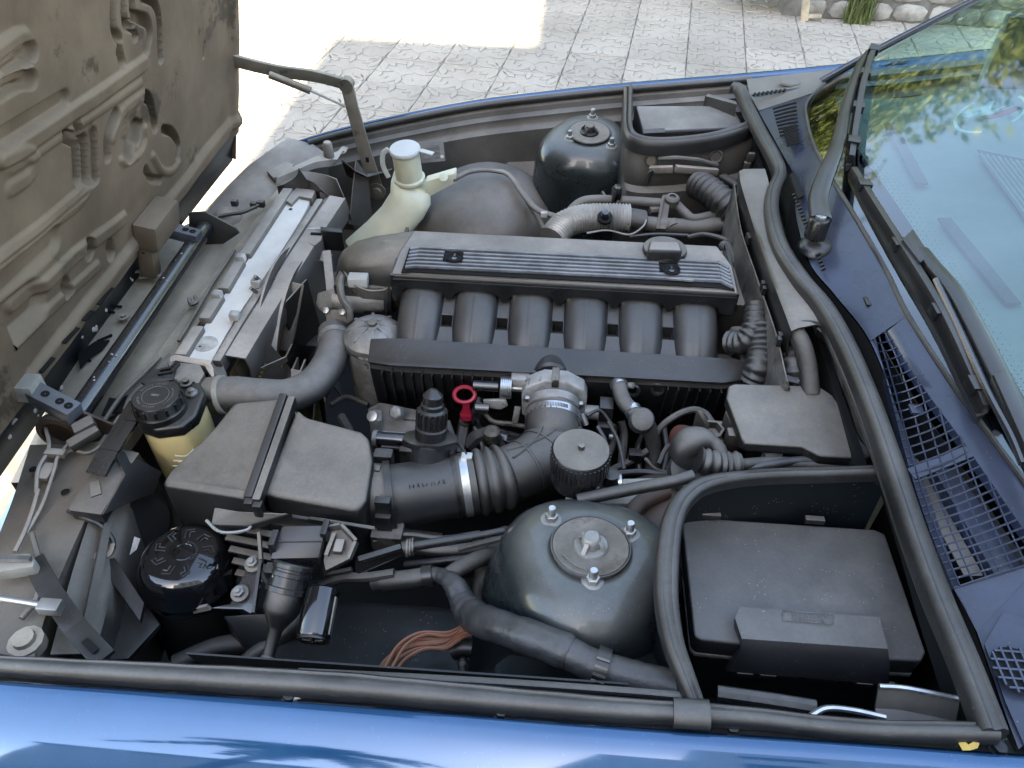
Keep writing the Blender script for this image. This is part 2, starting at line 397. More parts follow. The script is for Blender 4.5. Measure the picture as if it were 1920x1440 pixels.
wp = T('wooden_stake', 'short weathered wooden stake at the planter corner', 'stake', P(1500, 38, 0))
G().bar(P(1508, 39, 0), P(1495, 39, 0)+Z*.35-dx*.02, .045, .03).build('shaft', M['wood'], wp, bevel=.004)
G().bar(P(1508, 39, 0)+Z*.03, P(1508, 39, 0)+Z*.03+dx*.1+dy*.02, .03, .02).build('strut', M['wood'], wp, bevel=.003)
M['foliage'] = mat('green_leaves', (.085,.115,.028), .5, var=.4, vs=3)
M['grass'] = mat('green_grass', (.085,.105,.035), .6, var=.4, vs=12)
g = G(); random.seed(5); gc = P(1608, 44, 0)
for k in range(170):
    b = gc+dx*random.uniform(-.09,.09)+dy*random.uniform(-.03,.09); hgt = random.uniform(.08,.30); a = random.uniform(0, 6.28); ln = random.uniform(.02,.09)
    d = V((math.cos(a), math.sin(a), 0)); q = V((-d.y, d.x, 0))*.004
    g.add([b-q, b+q, b+d*ln*.4+Z*hgt*.65+q*.7, b+d*ln*.4+Z*hgt*.65-q*.7, b+d*ln+Z*hgt], [(0,1,2,3),(3,2,4)])
tag(g.build('grass_tuft', M['grass']), 'tuft of green grass growing against the stone planter', 'grass')

# the house behind the photographer, whose shade the car stands in
hs = T('house', 'grey plastered house whose shade falls over the car', 'house', (2, -8, 0))
tanE = math.tan(rad(SUN_EL)); HY = -6.0
hA, hB = (3.60-HY)*tanE, (10.0-HY)*tanE
for nm, x0, x1, hh in (('wall', -1.46, -.26, hA), ('wall', -.26, 9.0, hB)):
    G().box(((x0+x1)/2, HY-3, hh/2), (x1-x0, 6, hh)).build(nm, M['wall'], hs)
    G().box(((x0+x1)/2, HY-3.0, hh-.10), (x1-x0-.004, 6.1, .12)).build('parapet', M['roof'], hs)
for fl in range(4):
    for wx in (1.2, 3.6, 6.0):
        w = G().box((wx, HY+.02, 1.7+fl*3.1), (1.3, .06, 1.4)).build('window', M['winframe'], hs)
        G().box((wx, HY+.056, 1.7+fl*3.1), (1.16, .02, 1.26)).build('pane', M['winglass'], w)
# trees beyond the yard (they show in the windscreen)
def leaves(name, clumps, n, seed, root, flat=.8):
    rg = np.random.default_rng(seed); C = np.array([tuple(c) for c, r in clumps]); Rr = np.array([r for c, r in clumps])
    k = rg.integers(0, len(C), n); d = rg.normal(size=(n,3))*(1,1,flat); d /= np.linalg.norm(d, axis=1)[:,None]
    p = C[k]+d*(Rr[k]*rg.random(n)**.45)[:,None]
    e = rg.normal(size=(n,3)); e /= np.linalg.norm(e, axis=1)[:,None]; q = np.cross(e, rg.normal(size=(n,3))); q /= np.linalg.norm(q, axis=1)[:,None]
    sz = rg.uniform(.05,.10,n)[:,None]
    vs = np.stack([p-e*sz, p+q*sz*.55, p+e*sz, p-q*sz*.55], 1).reshape(-1,3)-np.array(tuple(ROOT[root.name]))
    me = bpy.data.meshes.new(name); me.from_pydata(vs.tolist(), [], np.arange(4*n).reshape(-1,4).tolist()); me.materials.append(M['foliage'])
    o = bpy.data.objects.new(name, me); COL.objects.link(o); o.parent = root
    return o
def tree(label, loc, hgt, rw, n, seed):
    rnd = random.Random(seed); root = T('yard_tree', label, 'tree', loc, 'trees beyond the yard')
    loc = V(loc); top = loc+Z*hgt*.55
    tr = G().tube(cr([loc, loc+V((.1,.05,hgt*.25)), top], 5), [.16-.09*i/10 for i in range(11)], 9).build('trunk', M['bark'], root)
    clumps = []
    for k in range(34):
        a = rnd.uniform(0, 6.28); rr = rw*math.sqrt(rnd.random()); zz = rnd.uniform(.34, .97)
        rr *= math.sin(math.pi*min(1, max(.12, (zz-.2)/.85)))**.6
        c = loc+V((math.cos(a)*rr, math.sin(a)*rr, zz*hgt)); clumps.append((c, rnd.uniform(.8,1.3)))
        lg = G().tube([top-Z*rnd.uniform(.2,hgt*.2), c.lerp(top,.4)+Z*.1, c], [.05,.03,.012], 6); 
        if k < 9: lg.build('limb', M['bark'], root)
    leaves('crown', clumps, n, seed, root)
tree('broad leafy tree standing straight across from the windscreen', (1.5, 9.0, 0), 6.6, 2.7, 36000, 1)
tree('leafy tree nearest the front of the car across the yard', (-2.6, 10.4, 0), 6.2, 2.6, 30000, 2)
tree('tallest leafy tree standing beyond the rear of the car', (5.6, 9.6, 0), 7.4, 3.0, 34000, 3)
tree('leafy tree at the far front end of the yard row', (-6.6, 10.0, 0), 6.0, 2.7, 16000, 4)
tree('leafy tree standing behind the gap beside the broad tree', (3.6, 11.2, 0), 6.6, 2.9, 30000, 5)
tree('leafy tree filling the row behind the front of the car', (-.6, 11.6, 0), 6.4, 2.8, 30000, 6)
# low garage further along the street, left of the house
gar = T('garage', 'low plastered garage to the left of the house behind the photographer', 'garage', (-5.5, -11, 0))
G().box((-5.6, -12.0, 2.3), (7.6, 4.0, 4.6)).build('wall', M['wall'], gar)
G().box((-5.6, -11.95, 4.66), (7.9, 4.3, .12)).build('roof', M['roof'], gar)
G().box((-5.0, -9.98, 1.2), (2.6, .06, 2.3)).build('door', M['winframe'], gar)

hg_ = T('sky_cover_hedge', 'unseen row of green leaves added to cover low sky in reflections', 'sky_cover_hedge', (1, 13, 0))
rh = random.Random(9)  # unseen greenery added to cover the bright low sky in reflections
leaves('foliage', [(V((x, 13+rh.uniform(-.3,.3), z)), .75) for x in np.linspace(-10, 12, 44) for z in (.5,1.3,2.1,2.8)], 45000, 21, hg_)
G().box((1, 13, 1.2), (22, .5, 2.4)).build('branches', M['bark'], hg_)

pt_ = T('palm_tree', 'slender palm tree standing beside the garage behind the photographer', 'palm', (-4.2, -7.0, 0))
tp_ = V((-4.0, -6.9, 5.2))
G().tube(cr([V((-4.2,-7,0)), V((-4.15,-6.95,2.6)), tp_], 6), [.14]*4+[.11]*9, 9).build('trunk', M['bark'], pt_)
rp = random.Random(3)
for k in range(18):
    a = 2*math.pi*k/18+rp.uniform(-.1,.1); el = rp.uniform(-.1,.7); d = V((math.cos(a)*math.cos(el), math.sin(a)*math.cos(el), math.sin(el))); L_ = rp.uniform(1.1,1.6)
    sp = [tp_+d*L_*t-Z*(.75*t*t*L_) for t in np.linspace(0, 1, 9)]; g = G(); sd = d.cross(Z).normalized()
    for i in range(8):
        w = .28*math.sin(math.pi*(i+1)/9.5)
        for sg in (-1, 1):
            g.add([sp[i], sp[i+1], sp[i+1].lerp(sp[i],.3)+sd*sg*w+d*.10-Z*.06, sp[i]+sd*sg*w*.9+d*.08-Z*.07], [(0,1,2,3)])
    g.build('frond', M['foliage'], pt_, smooth=False)
# ------------------------------------------------------------------ body: fenders, aprons, seals
def interp(tab, x):
    xs = [a[0] for a in tab]
    if x <= xs[0]: i = 0
    elif x >= xs[-1]: i = len(xs)-2
    else: i = max(k for k in range(len(xs)-1) if xs[k] <= x)
    t = (x-xs[i])/(xs[i+1]-xs[i]); return [a+(b-a)*t for a, b in zip(tab[i], tab[i+1])]
EDGE = PL([(-380,1252,.815),(-180,1268,.84),(0,1282,.862),(320,1304,.885),(640,1327,.905),(1000,1357,.927),(1280,1378,.943),(1640,1402,.959),(1920,1423,.970),(2260,1447,.98),(2600,1470,.985)])
EC = cr(EDGE, 5)
fn = T('front_fender', 'glossy blue front fender along the bottom of the photo', 'fender', (0,-.86,.5))
prof = [(.0315,-.030),(.031,-.019),(.014,-.0165),(.0065,-.013),(.004,-.004),(.0015,-.0005),(-.002,0),(-.008,-.0016),(-.020,-.0072),(-.036,-.0178),(-.052,-.0315),(-.068,-.050),(-.082,-.075),(-.092,-.105),(-.100,-.15),(-.104,-.22),(-.104,-.33),(-.097,-.42)]
G().loft([[p+V((0, dy, dz)) for dy, dz in prof] for p in EC], closed=False).build('outer_panel', M['paint'], fn, ang=50)
# dark folded flange that carries the rubber
fl = [(.0308,-.0170),(.014,-.0145),(.0085,-.0115)]
G().loft([[p+V((0, dy, dz+.0012)) for dy, dz in fl] for p in EC], closed=False).build('flange', M['paint_dark'], fn)
for px, py, z in ((268,1278,.868),(940,1338,.910),(1372,1367,.933),(545,1307,.888),(1870,1405,.955)):
    c = P(px, py, z); b = G().lathe([(.0095,0),(.0095,.002),(.0065,.002),(.0065,.007),(.004,.0075)], c, Z, 6 if px != 545 else 10).build('bolt', M['paint_dark'], fn, bevel=.0006)
# dried string tied at the flange
G().tube(cr([P(540,1303,.89),P(548,1312,.888),P(556,1308,.893),P(580,1304,.893),P(612,1301,.893)],5),.0022,6).build('string', M['pale'], fn)

def seal_tube(px, r=.0145, n=16):
    c = resample(cr(PL(px), 8), .012); m = len(c); rings = []
    for i, p in enumerate(c):
        d = (c[min(i+1,m-1)]-c[max(i-1,0)]).normalized(); s = d.cross(Z).normalized(); rr = r(i/(m-1)) if callable(r) else r
        rr *= 1+.03*math.sin(i*.9)*math.sin(i*.23)
        prof = [(-1.05,-.9),(-1.0,-.1),(-.85,.45),(-.5,.80),(-.1,.88),(.25,.74),(.45,.52),(.55,.50),(.72,.62),(.95,.40),(1.08,.0),(1.05,-.9)]
        rings.append([p-s*rr*a+Z*rr*b for a, b in prof])
    return G().loft(rings)
ns = T('rubber_seal', 'long black rubber seal along the near blue fender', 'seal', P(700,1285,.9))
seal_tube([(-260,1224,.835),(-80,1240,.855),(120,1253,.875),(380,1268,.892),(640,1284,.908),(900,1307,.922),(1120,1326,.935),(1290,1336,.945),(1420,1345,.95),(1530,1358,.955),(1640,1367,.961),(1760,1370,.968),(1868,1372,.974)], lambda t: .0080+.0036*math.sin(math.pi*min(1,max(0,(t-.1)/.75)))).build('tube', M['rubber'], ns)
seg = cr(PL([(1262,1336,.9448),(1290,1338.5,.9458),(1330,1341,.9475)]),5)
G().tube(seg,.0138,14,flat=.86).build('sleeve', M['rubber'], ns)
# thin lower lip along the inside of the fender
lip = cr(PL([(560,1260,.885),(800,1272,.90),(1000,1284,.912),(1180,1297,.922),(1285,1306,.93)]),6)
G().tube(lip, .0042, 8).build('inner_lip', M['rubber_dusty'], ns)

# near apron: painted inner side of the fender
ap = T('inner_fender', 'dark painted inner fender panel below the near strut tower', 'inner fender', (-.2,-.66,.68))
sec = [(-.735,.875),(-.715,.80),(-.69,.71),(-.66,.684),(-.60,.678),(-.552,.676),(-.540,.668),(-.535,.64),(-.53,.45)]
xs = [-.43,-.425,-.415,-.39,-.34,-.28,-.22,-.16,-.142,-.13,-.115,-.10,-.085,-.04,.02,.08,.11]
rings = []
for i, x in enumerate(xs):
    k = [.0,.55,.8,.95][i] if i < 4 else 1
    lift = .122*max(0, min(1, (x+.14)/.05))
    rings.append([V((x, y, z-(.16*(1-k)**2 if z < .7 else 0)+(lift if z < .75 else 0)+(x*.02))) for y, z in sec])
G().loft(rings, closed=False).build('panel', M['paint_dark'], ap, thick=-.002)
ap2 = P(760,1245,.69)
for px, py in ((716,1210),(770,1178),(660,1150)):
    pass
# far apron (brown, dusty) with rails
FE = PL([(330,390,.70),(400,345,.735),(468,302,.755),(520,278,.775),(560,264,.79),(640,241,.812),(760,214,.84),(900,188,.87),(1050,170,.895),(1180,157,.915),(1330,145,.935),(1480,132,.955),(1592,121,.968),(1680,113,.978),(1800,100,.985),(1980,82,.99),(2200,62,.995)])
FEC = cr(FE, 6)
ff = T('far_fender', 'dark far side fender rim behind the engine bay', 'fender', (0,.8,.5))
profF = [(-.030,-.020),(-.012,-.014),(-.005,-.010),(-.002,-.002),(.002,0),(.010,-.001),(.03,-.008),(.06,-.03),(.085,-.07),(.10,-.14),(.105,-.3),(.10,-.42)]
G().loft([[p+V((0, dy, dz)) for dy, dz in profF] for p in FEC[22:]], closed=False).build('outer_panel', M['paint'], ff, ang=50)
profI = [(-.0125,-.0130),(-.031,-.019),(-.034,-.030),(-.052,-.034),(-.054,-.050),(-.058,-.055),(-.070,-.060),(-.076,-.095),(-.084,-.15)]
G().loft([[p+V((0, dy, dz)) for dy, dz in profI] for p in FEC[24:]], closed=False).build('inner_rail', M['paint_dusty'], ff)
fs = T('rubber_seal', 'dusty rubber seal along the far fender', 'seal', P(900,200,.86))
G().tube([p+V((0,-.020,-.006)) for p in FEC[26:64]], .0085, 12).build('tube', M['rubber_dusty'], fs)

fa = T('inner_fender', 'brown dusty far inner fender panel behind the washer filler', 'inner fender', (-.2,.66,.7))
rings = []
for p in FEC[26:66]:
    drop = .10+.04*max(0,min(1,(-.05-p.x)/.4))
    rings.append([p+V((0,-.082,-.145)), p+V((0,-.092,-.16-drop*.3)), p+V((0,-.105,-.18-drop*.6)), p+V((0,-.16,-.20-drop)), p+V((0,-.20,-.34))])
# dusty wall with a few plug holes
G().loft(rings, closed=False).build('wall_panel', M['paint_dusty'], fa, thick=.002)
for px, py in ((706,283),(845,270),(875,248),(830,292)):
    pass
# far wheel-arch dome between washer and strut tower
c = P(905,395,.70)
G().lathe([(.001,.066),(.07,.062),(.12,.044),(.155,.005),(.175,-.06),(.185,-.2)], c, V((-.12,-.24,1)), 32).build('arch_dome', M['paint_dusty'], fa)
G().add(PL([(985,235,.80),(1010,232,.81),(1000,330,.73),(960,340,.71),(880,335,.70),(800,330,.68),(840,300,.74),(900,275,.77)]), [tuple(range(8))]).build('gusset', M['paint_dusty'], fa, thick=.002)
g = G().tube(cr(PL([(960,330,.735),(948,352,.73),(942,380,.72)]),5), .006, 8)
g.build('tie_strap', M['plastic'], fa)

# strut towers
def strut_tower(label, c, tilt, bolts, material, s=1.0, sgn=1, hole=None):
    tail = [(.107,-.043),(.111,-.058),(.1145,-.073),(.120,-.088),(.127,-.12),(.13,-.3)] if sgn > 0 else [(.107,-.047),(.110,-.075),(.114,-.12),(.121,-.2),(.128,-.3)]
    t = T('strut_tower', label, 'strut tower', V(c)-Z*.25, 'strut towers')
    c = V(c); ax = V((0, tilt, 1)).normalized()
    angs = []
    a, b = frame(ax)
    for q in bolts:
        d = q-c; angs.append(math.atan2(d.dot(b), d.dot(a)))
    def mod(th, r, h):
        if r < .06: return 1
        k = max(math.cos(th-an) for an in angs); k = max(0, k)**3
        return 1+(.19*k-.05)*min(1, (r-.06)/.04)
    prof = [(.001,-.004),(.046,-.004),(.050,-.001),(.058,.0),(.070,-.0015),(.082,-.0065),(.092,-.015),(.101,-.029)]+tail
    G().lathe([(r*s, h) for r, h in prof], c, ax, 48, mod=mod).build('dome', material, t, ang=70)
    dk = G().lathe([(.001,.003),(.0405,.003),(.0425,.0045),(.0455,.0045),(.047,.002),(.047,-.004)], c, ax, 40).build('top_plate', M['alu_dirty'] if sgn > 0 else M['head_cover'], t)
    G().torus(c+ax*.003, ax, .0475, .0016, 40, 6).build('gasket', M['rubber'], dk)
    cap = G().lathe([(.001,.0075),(.020,.0065),(.0215,.0035),(.0215,.002)], c, ax, 28).build('cap', M['alu'] if sgn > 0 else M['plastic'], t)
    G().lathe([(.001,.021),(.0085,.0208),(.0105,.019),(.0125,.008),(.0125,.005)], c, ax, 20).build('cap_boss', M['alu'] if sgn > 0 else M['plastic_dusty'], cap)
    for k in range(4):
        th = math.pi/2*k+.5; d = a*math.cos(th)+b*math.sin(th)
        G().bar(c+d*.0105+ax*.017, c+d*.0195+ax*.006, .0055, .004).build('claw', M['alu'] if sgn > 0 else M['plastic_dusty'], cap, bevel=.0005)
    for k in range(18):
        th = -1.35+.075*k
        d = a*math.cos(th)+b*math.sin(th)
        if sgn > 0 and k < 12: G().box(c+d*.036+ax*.0034, (.0012,.0032,.0012), (a*math.sin(th)*-1+b*math.cos(th), d, ax)).build('raised_mark', M['head_cover'], dk)
    for q in bolts:
        d = (q-c); d -= ax*d.dot(ax); o = c+d-ax*.004
        bo = G().lathe([(.0135,.0),(.0135,.003),(.012,.004)], o, ax, 20).build('washer', M['alu'], t)
        G().lathe([(.0085,.003),(.0085,.0105),(.0075,.0115)], o, ax, 6).build('nut', M['steel'], bo, bevel=.0006)
        G().lathe([(.0052,.01),(.0052,.0215),(.0042,.0235)], o, ax, 14).build('stud', M['clip'], bo)
    if hole:
        G().lathe([(.001,.001),(.0028,.001),(.0028,-.004)], hole, V((-.6,-.35,.7)), 12).build('drain_hole', M['dark'], t)
    return t
cN = P(1107,1027,.872); cF = P(1105,250,.872)
strut_tower('dark teal strut tower beside the fuse box lid with bright studs', cN, .10, PL([(1034,972,.868),(1180,1000,.870),(1109,1105,.862)]), M['paint_tower'], 1.0, 1, P(996,1047,.842))
strut_tower('dusty far strut tower next to the far fender', cF, -.12, PL([(1110,228,.868),(1068,260,.868),(1146,275,.864)]), M['paint_tower'], 1.0, -1)

# firewall, floor of the bay
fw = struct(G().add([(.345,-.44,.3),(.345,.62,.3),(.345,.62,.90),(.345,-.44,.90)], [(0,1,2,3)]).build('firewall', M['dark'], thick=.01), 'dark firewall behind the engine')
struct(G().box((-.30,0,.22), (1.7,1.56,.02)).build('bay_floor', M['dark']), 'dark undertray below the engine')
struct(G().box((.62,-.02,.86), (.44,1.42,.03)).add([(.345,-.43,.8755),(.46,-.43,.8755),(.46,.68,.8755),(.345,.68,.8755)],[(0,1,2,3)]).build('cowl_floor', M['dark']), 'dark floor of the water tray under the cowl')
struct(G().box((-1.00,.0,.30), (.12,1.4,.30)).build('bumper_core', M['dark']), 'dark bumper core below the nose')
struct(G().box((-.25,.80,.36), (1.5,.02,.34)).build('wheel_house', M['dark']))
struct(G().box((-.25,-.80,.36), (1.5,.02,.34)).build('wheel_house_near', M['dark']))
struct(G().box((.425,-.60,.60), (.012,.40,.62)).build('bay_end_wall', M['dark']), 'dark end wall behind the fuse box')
# engine block below everything
eb = T('engine_block', 'grimy dark engine block deep below the intake manifold', 'engine', (-.03,-.02,.35))
G().box((-.03,.0,.56), (.60,.24,.40)).build('block', M['head_cover'], eb, bevel=.02)
G().box((-.03,.03,.80), (.60,.17,.14)).build('cylinder_head', M['head_cover'], eb, bevel=.015)
# chassis rail below near side
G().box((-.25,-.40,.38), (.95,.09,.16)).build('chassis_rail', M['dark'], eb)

# ------------------------------------------------------------------ cowl, windscreen, wipers
ST = [((1405,178),(1545,158)),((1440,240),(1513,192)),((1465,285),(1512,225)),((1490,335),(1526,275)),((1492,400),(1557,333)),((1517,490),(1603,408)),((1566,553),(1660,508)),((1632,640),(1701,592)),((1690,790),(1785,722)),((1742,930),(1850,812)),((1786,1060),(1922,908)),((1832,1185),(2000,1010)),((1884,1335),(2090,1110)),((1910,1405),(2160,1190))]
ZS = [.955,.958,.96,.962,.965,.968,.968,.968,.966,.964,.962,.962,.965,.965]
ZG = [.985,.99,.995,.999,1.003,1.006,1.007,1.007,1.006,1.003,1.0,.995,.988,.982]
Sp = cr([P(a[0],a[1],z) for (a,_), z in zip(ST, ZS)], 6)
Gp = cr([P(b[0],b[1],z) for (_,b), z in zip(ST, ZG)], 6)
cw = T('cowl_panel', 'dark blue-grey cowl panel under the windscreen with mesh grilles', 'cowl', Sp[40])
# near grille outline (left/right edges by station)
gl = cr([P(x,y,.968) for x, y in ((1640,626),(1668,735),(1700,860),(1738,980),(1788,1103))], 12)
gr = cr([P(x,y,z) for x, y, z in ((1664,621,.988),(1724,716,.9925),(1800,820,.994),(1876,930,.992),(1960,1050,.987))], 12)
n = len(Sp)
def nearest(line, p): return min(range(len(line)), key=lambda i: (line[i]-p).length)
i0 = 43; i1 = 66
rings = []
for i in range(n):
    a, b = Sp[i], Gp[i]
    rings.append([a.copy(), a.lerp(b,.12)+Z*.001, a.lerp(b,.35)+Z*.001, a.lerp(b,.6)+Z*.001, a.lerp(b,.85), b+Z*.0])
G().loft(rings[:i0], closed=False).build('panel', M['cowl'], cw, ang=60)
G().loft(rings[i1:], closed=False).build('panel', M['cowl'], cw, ang=60)
mid = range(i0-1, i1+1)
L1 = []; L2 = []
for k, i in enumerate(mid):
    t = k/(len(mid)-1)*(len(gl)-1); j = int(t); u = t-j; j2 = min(j+1, len(gl)-1)
    a = gl[j].lerp(gl[j2], u); b = gr[j].lerp(gr[j2], u)
    L1.append([Sp[i], Sp[i].lerp(a,.5)+Z*.001, a-Z*.0, a-Z*.012]); L2.append([b-Z*.012, b, b.lerp(Gp[i],.5)+Z*.001, Gp[i]])
G().loft(L1, closed=False).build('panel_inner_strip', M['cowl'], cw, ang=60)
G().loft(L2, closed=False).build('panel_outer_strip', M['cowl'], cw, ang=60)
G().add([L1[0][0],L1[0][2],L2[0][1],L2[0][3]], [(0,1,2,3)]).build('panel_bridge', M['cowl'], cw)
G().add([L1[-1][0],L1[-1][2],L2[-1][1],L2[-1][3]], [(0,1,2,3)]).build('panel_bridge', M['cowl'], cw)
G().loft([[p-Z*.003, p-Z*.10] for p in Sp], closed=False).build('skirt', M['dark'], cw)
gm = G()
nl = len(gl)
NB = 30
def glr(t):
    t *= nl-1; j = min(int(t), nl-2); u = t-j
    return gl[j].lerp(gl[j+1], u), gr[j].lerp(gr[j+1], u)
for k in range(NB+1):
    t = (k/NB)**.92
    a, b = glr(t)
    if k == 16: G().bar(a, b, .016, .002).build('grille_bridge', M['cowl'], cw)
    m = a.lerp(b,.5)+Z*.003+(glr(min(1,t+.02))[0]-a)*.5
    G().tube(cr([a,m,b],4), .0011, 5).build('grille_bar', M['cowl'], cw)
for q in range(9):
    u = (q+.5)/9; pts = []
    for k in range(25):
        t = k/24; a, b = glr(t); w = (b-a).length
        d = .0145*(q+.4)
        if d < w: pts.append(a+(b-a)*(d/w)+Z*.0015)
    if len(pts) > 3: G().tube(pts, .001, 5).build('grille_bar', M['cowl'], cw)
# what shows through the near grille
tr = G()
for k in range(12):
    a, b = glr(k/11); 
rings = [[a-Z*.03, a.lerp(b,.3)-Z*.075, a.lerp(b,.65)-Z*.055, b-Z*.025] for a, b in [glr(k/11) for k in range(12)]]
G().loft(rings, closed=False).build('drain_tray', M['plastic'], cw, thick=-.002)
a, b = glr(.45); a2, b2 = glr(.95)
G().bar(a.lerp(b,.35)-Z*.045, a2.lerp(b2,.42)-Z*.035, .022, .02).build('linkage_rod', M['plastic_dusty'], cw, bevel=.003)
a, b = glr(.55); a2, b2 = glr(1)
G().bar(a.lerp(b,.8)-Z*.035, a2.lerp(b2,.75)-Z*.03, .035, .02).build('linkage_plate', M['cowl'], cw, bevel=.003)
# small clip square on the cowl, wiper pivot plate, slot
c = P(1632,566,.985); G().box(c, (.016,.020,.004)).build('clip', M['plastic'], cw, bevel=.001)
c = P(1718,768,.982); G().box(c, (.016,.016,.004)).build('clip', M['cowl'], cw, bevel=.001)
G().prism(PL([(1481,326,.985),(1490,322,.986),(1509,366,.99),(1497,371,.988)]), (0,0,-.006)).build('slot', M['dark'], cw)
# narrow louvres along the seal, far grille louvres
for k in range(22):
    t = k/21; p = P(1484+t*54, 372+t*140, .972+.003*t); q = P(1492+t*54, 369+t*140, .976+.003*t)
    G().bar(p+Z*.006, q+Z*.006, .0035, .003).build('louvre', M['plastic'], cw)
for k in range(9):
    t = k/8; p = P(1448+t*14, 208+t*50, .972); q = P(1492+t*4, 196+t*58, .989)
    m = p.lerp(q,.5)+V((.004,0,.002))
    G().tube(cr([p+Z*.004,m+Z*.004,q+Z*.004],4), .0022, 5).build('louvre', M['dark'], cw)
for k in range(14):
    t = k/13; p = P(1466+t*8, 245+t*34, .977); q = P(1492+t*6, 238+t*34, .987)
    G().bar(p+Z*.005, q+Z*.005, .0028, .0025).build('louvre', M['dark'], cw)
for k in range(8):
    p = P(1412+k*8, 183-k*1.1, .972); G().bar(p+Z*.004, p+V((.006,.014,.004)), .005, .003).build('louvre', M['dark'], cw)
G().lathe([(.001,.004),(.022,.0035),(.024,0)], P(1480,157,.968)+Z*.003, Z, 20).build('plug', M['paint_dusty'], cw)
# raised corner of body between cowl and far fender
G().add([Sp[0],Sp[1],Sp[3],Gp[3],Gp[0],P(1592,128,.966),P(1480,141,.953),P(1400,150,.944)], [tuple(range(8))]).build('corner_panel', M['paint_dusty'], cw, thick=-.002)
# bottom right cowl end with round mesh
c = P(1905,1262,.972)
G().add(PL([(1885,1320,.969),(1845,1210,.967),(1880,1150,.972),(2010,1180,.98),(2010,1400,.972),(1925,1412,.966)]), [tuple(range(6))]).build('end_panel', M['cowl'], cw, thick=-.002)
G().lathe([(.001,0),(.024,0)], c+Z*.004, Z, 24, caps=False).build('round_hole', M['dark'], cw)
for k in range(-2,3):
    w = math.sqrt(max(0,.024**2-(k*.009)**2))
    G().bar(c+V((-w,k*.009,.006)), c+V((w,k*.009,.006)), .002, .002).build('grille_bar', M['cowl'], cw)
    G().bar(c+V((k*.009,-w,.0062)), c+V((k*.009,w,.0062)), .002, .002).build('grille_bar', M['cowl'], cw)
tag(G().add([c0+Z*.0012 for c0 in PL([(1796,1394,.965),(1806,1390,.966),(1815,1397,.967),(1824,1392,.968),(1836,1393,.967),(1832,1404,.965),(1818,1408,.966),(1804,1408,.965)])], [(0,1,2,7),(2,3,6,7),(3,4,5,6)]).build('fallen_leaf', M['leaf'], thick=.0006), 'small curled yellow leaf lying at the fender corner', 'leaf')

# windscreen
def glass_mat():
    m = bpy.data.materials.new('tinted_windscreen'); m.use_nodes = True; nt = m.node_tree; N = nt.nodes; L = nt.links
    N.remove(N['Principled BSDF']); out = N['Material Output']
    t = N.new('ShaderNodeBsdfTransparent'); t.inputs[0].default_value = (.56,.86,.80,1)
    g = N.new('ShaderNodeBsdfGlossy'); g.inputs['Roughness'].default_value = .045; g.inputs[0].default_value = (1,1,1,1)
    f = N.new('ShaderNodeFresnel'); f.inputs[0].default_value = 1.98
    x = N.new('ShaderNodeMixShader'); L.new(f.outputs[0], x.inputs[0]); L.new(t.outputs[0], x.inputs[1]); L.new(g.outputs[0], x.inputs[2]); L.new(x.outputs[0], out.inputs[0])
    return m
M['glass'] = glass_mat()
M['frit'] = mat('black_frit', (.012,.012,.016), .12, coat=.6, var=.1)
ws = T('windscreen', 'large tinted windscreen reflecting green trees and blue sky', 'windscreen', Gp[40])
def ws_pt(i, v):
    """point on the glass: i along the lower edge, v up the glass 0..1"""
    a = Gp[i]; yy = a.y
    top = V((1.13-.10*(yy/.6)**2, yy*.90+.02, 1.385-.02*(yy/.6)**2))
    p = a.lerp(top, v); p += V((-.35,0,.8))*(.035*math.sin(math.pi*v))
    return p
NV = 16
far = [V((.5,.62,.982)), V((.62,.632,1.062)), V((.78,.64,1.162)), V((.95,.625,1.275)), V((1.10,.60,1.375))]
farc = cr(far, 4)
idx = list(range(0, n))
rings = []
for i in idx: rings.append([ws_pt(i, k/NV) for k in range(NV+1)])
# blend the first rings to the pillar edge
edge = [farc[min(len(farc)-1, round(k/NV*(len(farc)-1)))] for k in range(NV+1)]
R = []
for i, r in enumerate(rings):
    w = max(0, 1-i/14)**2
    R.append([p.lerp(e, w) for p, e in zip(r, edge)])
glass = G().loft(R, closed=False).build('glass', M['glass'], ws, ang=80)
# frit band along the lower edge (inside face) and dots
def surf(i, v):
    v = max(0, min(.999, v))*NV; k = int(v); u = v-k
    i = max(0, min(n-1.001, i)); a = int(i); w = i-a
    p = R[a][k].lerp(R[a][k+1], u); q = R[a+1][k].lerp(R[a+1][k+1], u); return p.lerp(q, w)
nrm = V((.5,0,-.86))
G().loft([[surf(i, v)+nrm*.004 for v in (0,.02,.04,.06,.075)] for i in range(2, n)], closed=False).build('frit_band', M['frit'], ws)
dots = G()
for i in range(24, n*2):
    for r_ in range(4):
        c = surf(i/2+.25*(r_ % 2), .0785+.0075*r_)+nrm*.0038; s = .0013-.0002*r_
        dots.add([c+V((-s,0,-s*.55)), c+V((0,s,0)), c+V((s,0,s*.55)), c+V((0,-s,0))], [(0,1,2,3)])
tag(dots.build('frit_dots', M['frit'], ws), None, None, kind='stuff')
G().tube([p+Z*.002 for p in Gp], .0035, 7).build('edge_rubber', M['rubber'], ws)
G().tube([p+Z*.006+Y*.004 for p in farc], .006, 7).build('pillar_trim', M['black_metal'], ws)
G().loft([[p+V((0,.01,0)), p+V((0,.05,-.01)), p+V((.0,.09,-.05))] for p in farc], closed=False).build('pillar', M['paint'], ws)
nearc = R[-1]
G().tube([p+Z*.006-Y*.004 for p in nearc], .006, 7).build('pillar_trim', M['black_metal'], ws)
G().loft([[p+V((0,-.006,.002)), p+V((0,-.05,-.012)), p+V((0,-.085,-.05))] for p in nearc], closed=False).build('pillar', M['paint'], ws)
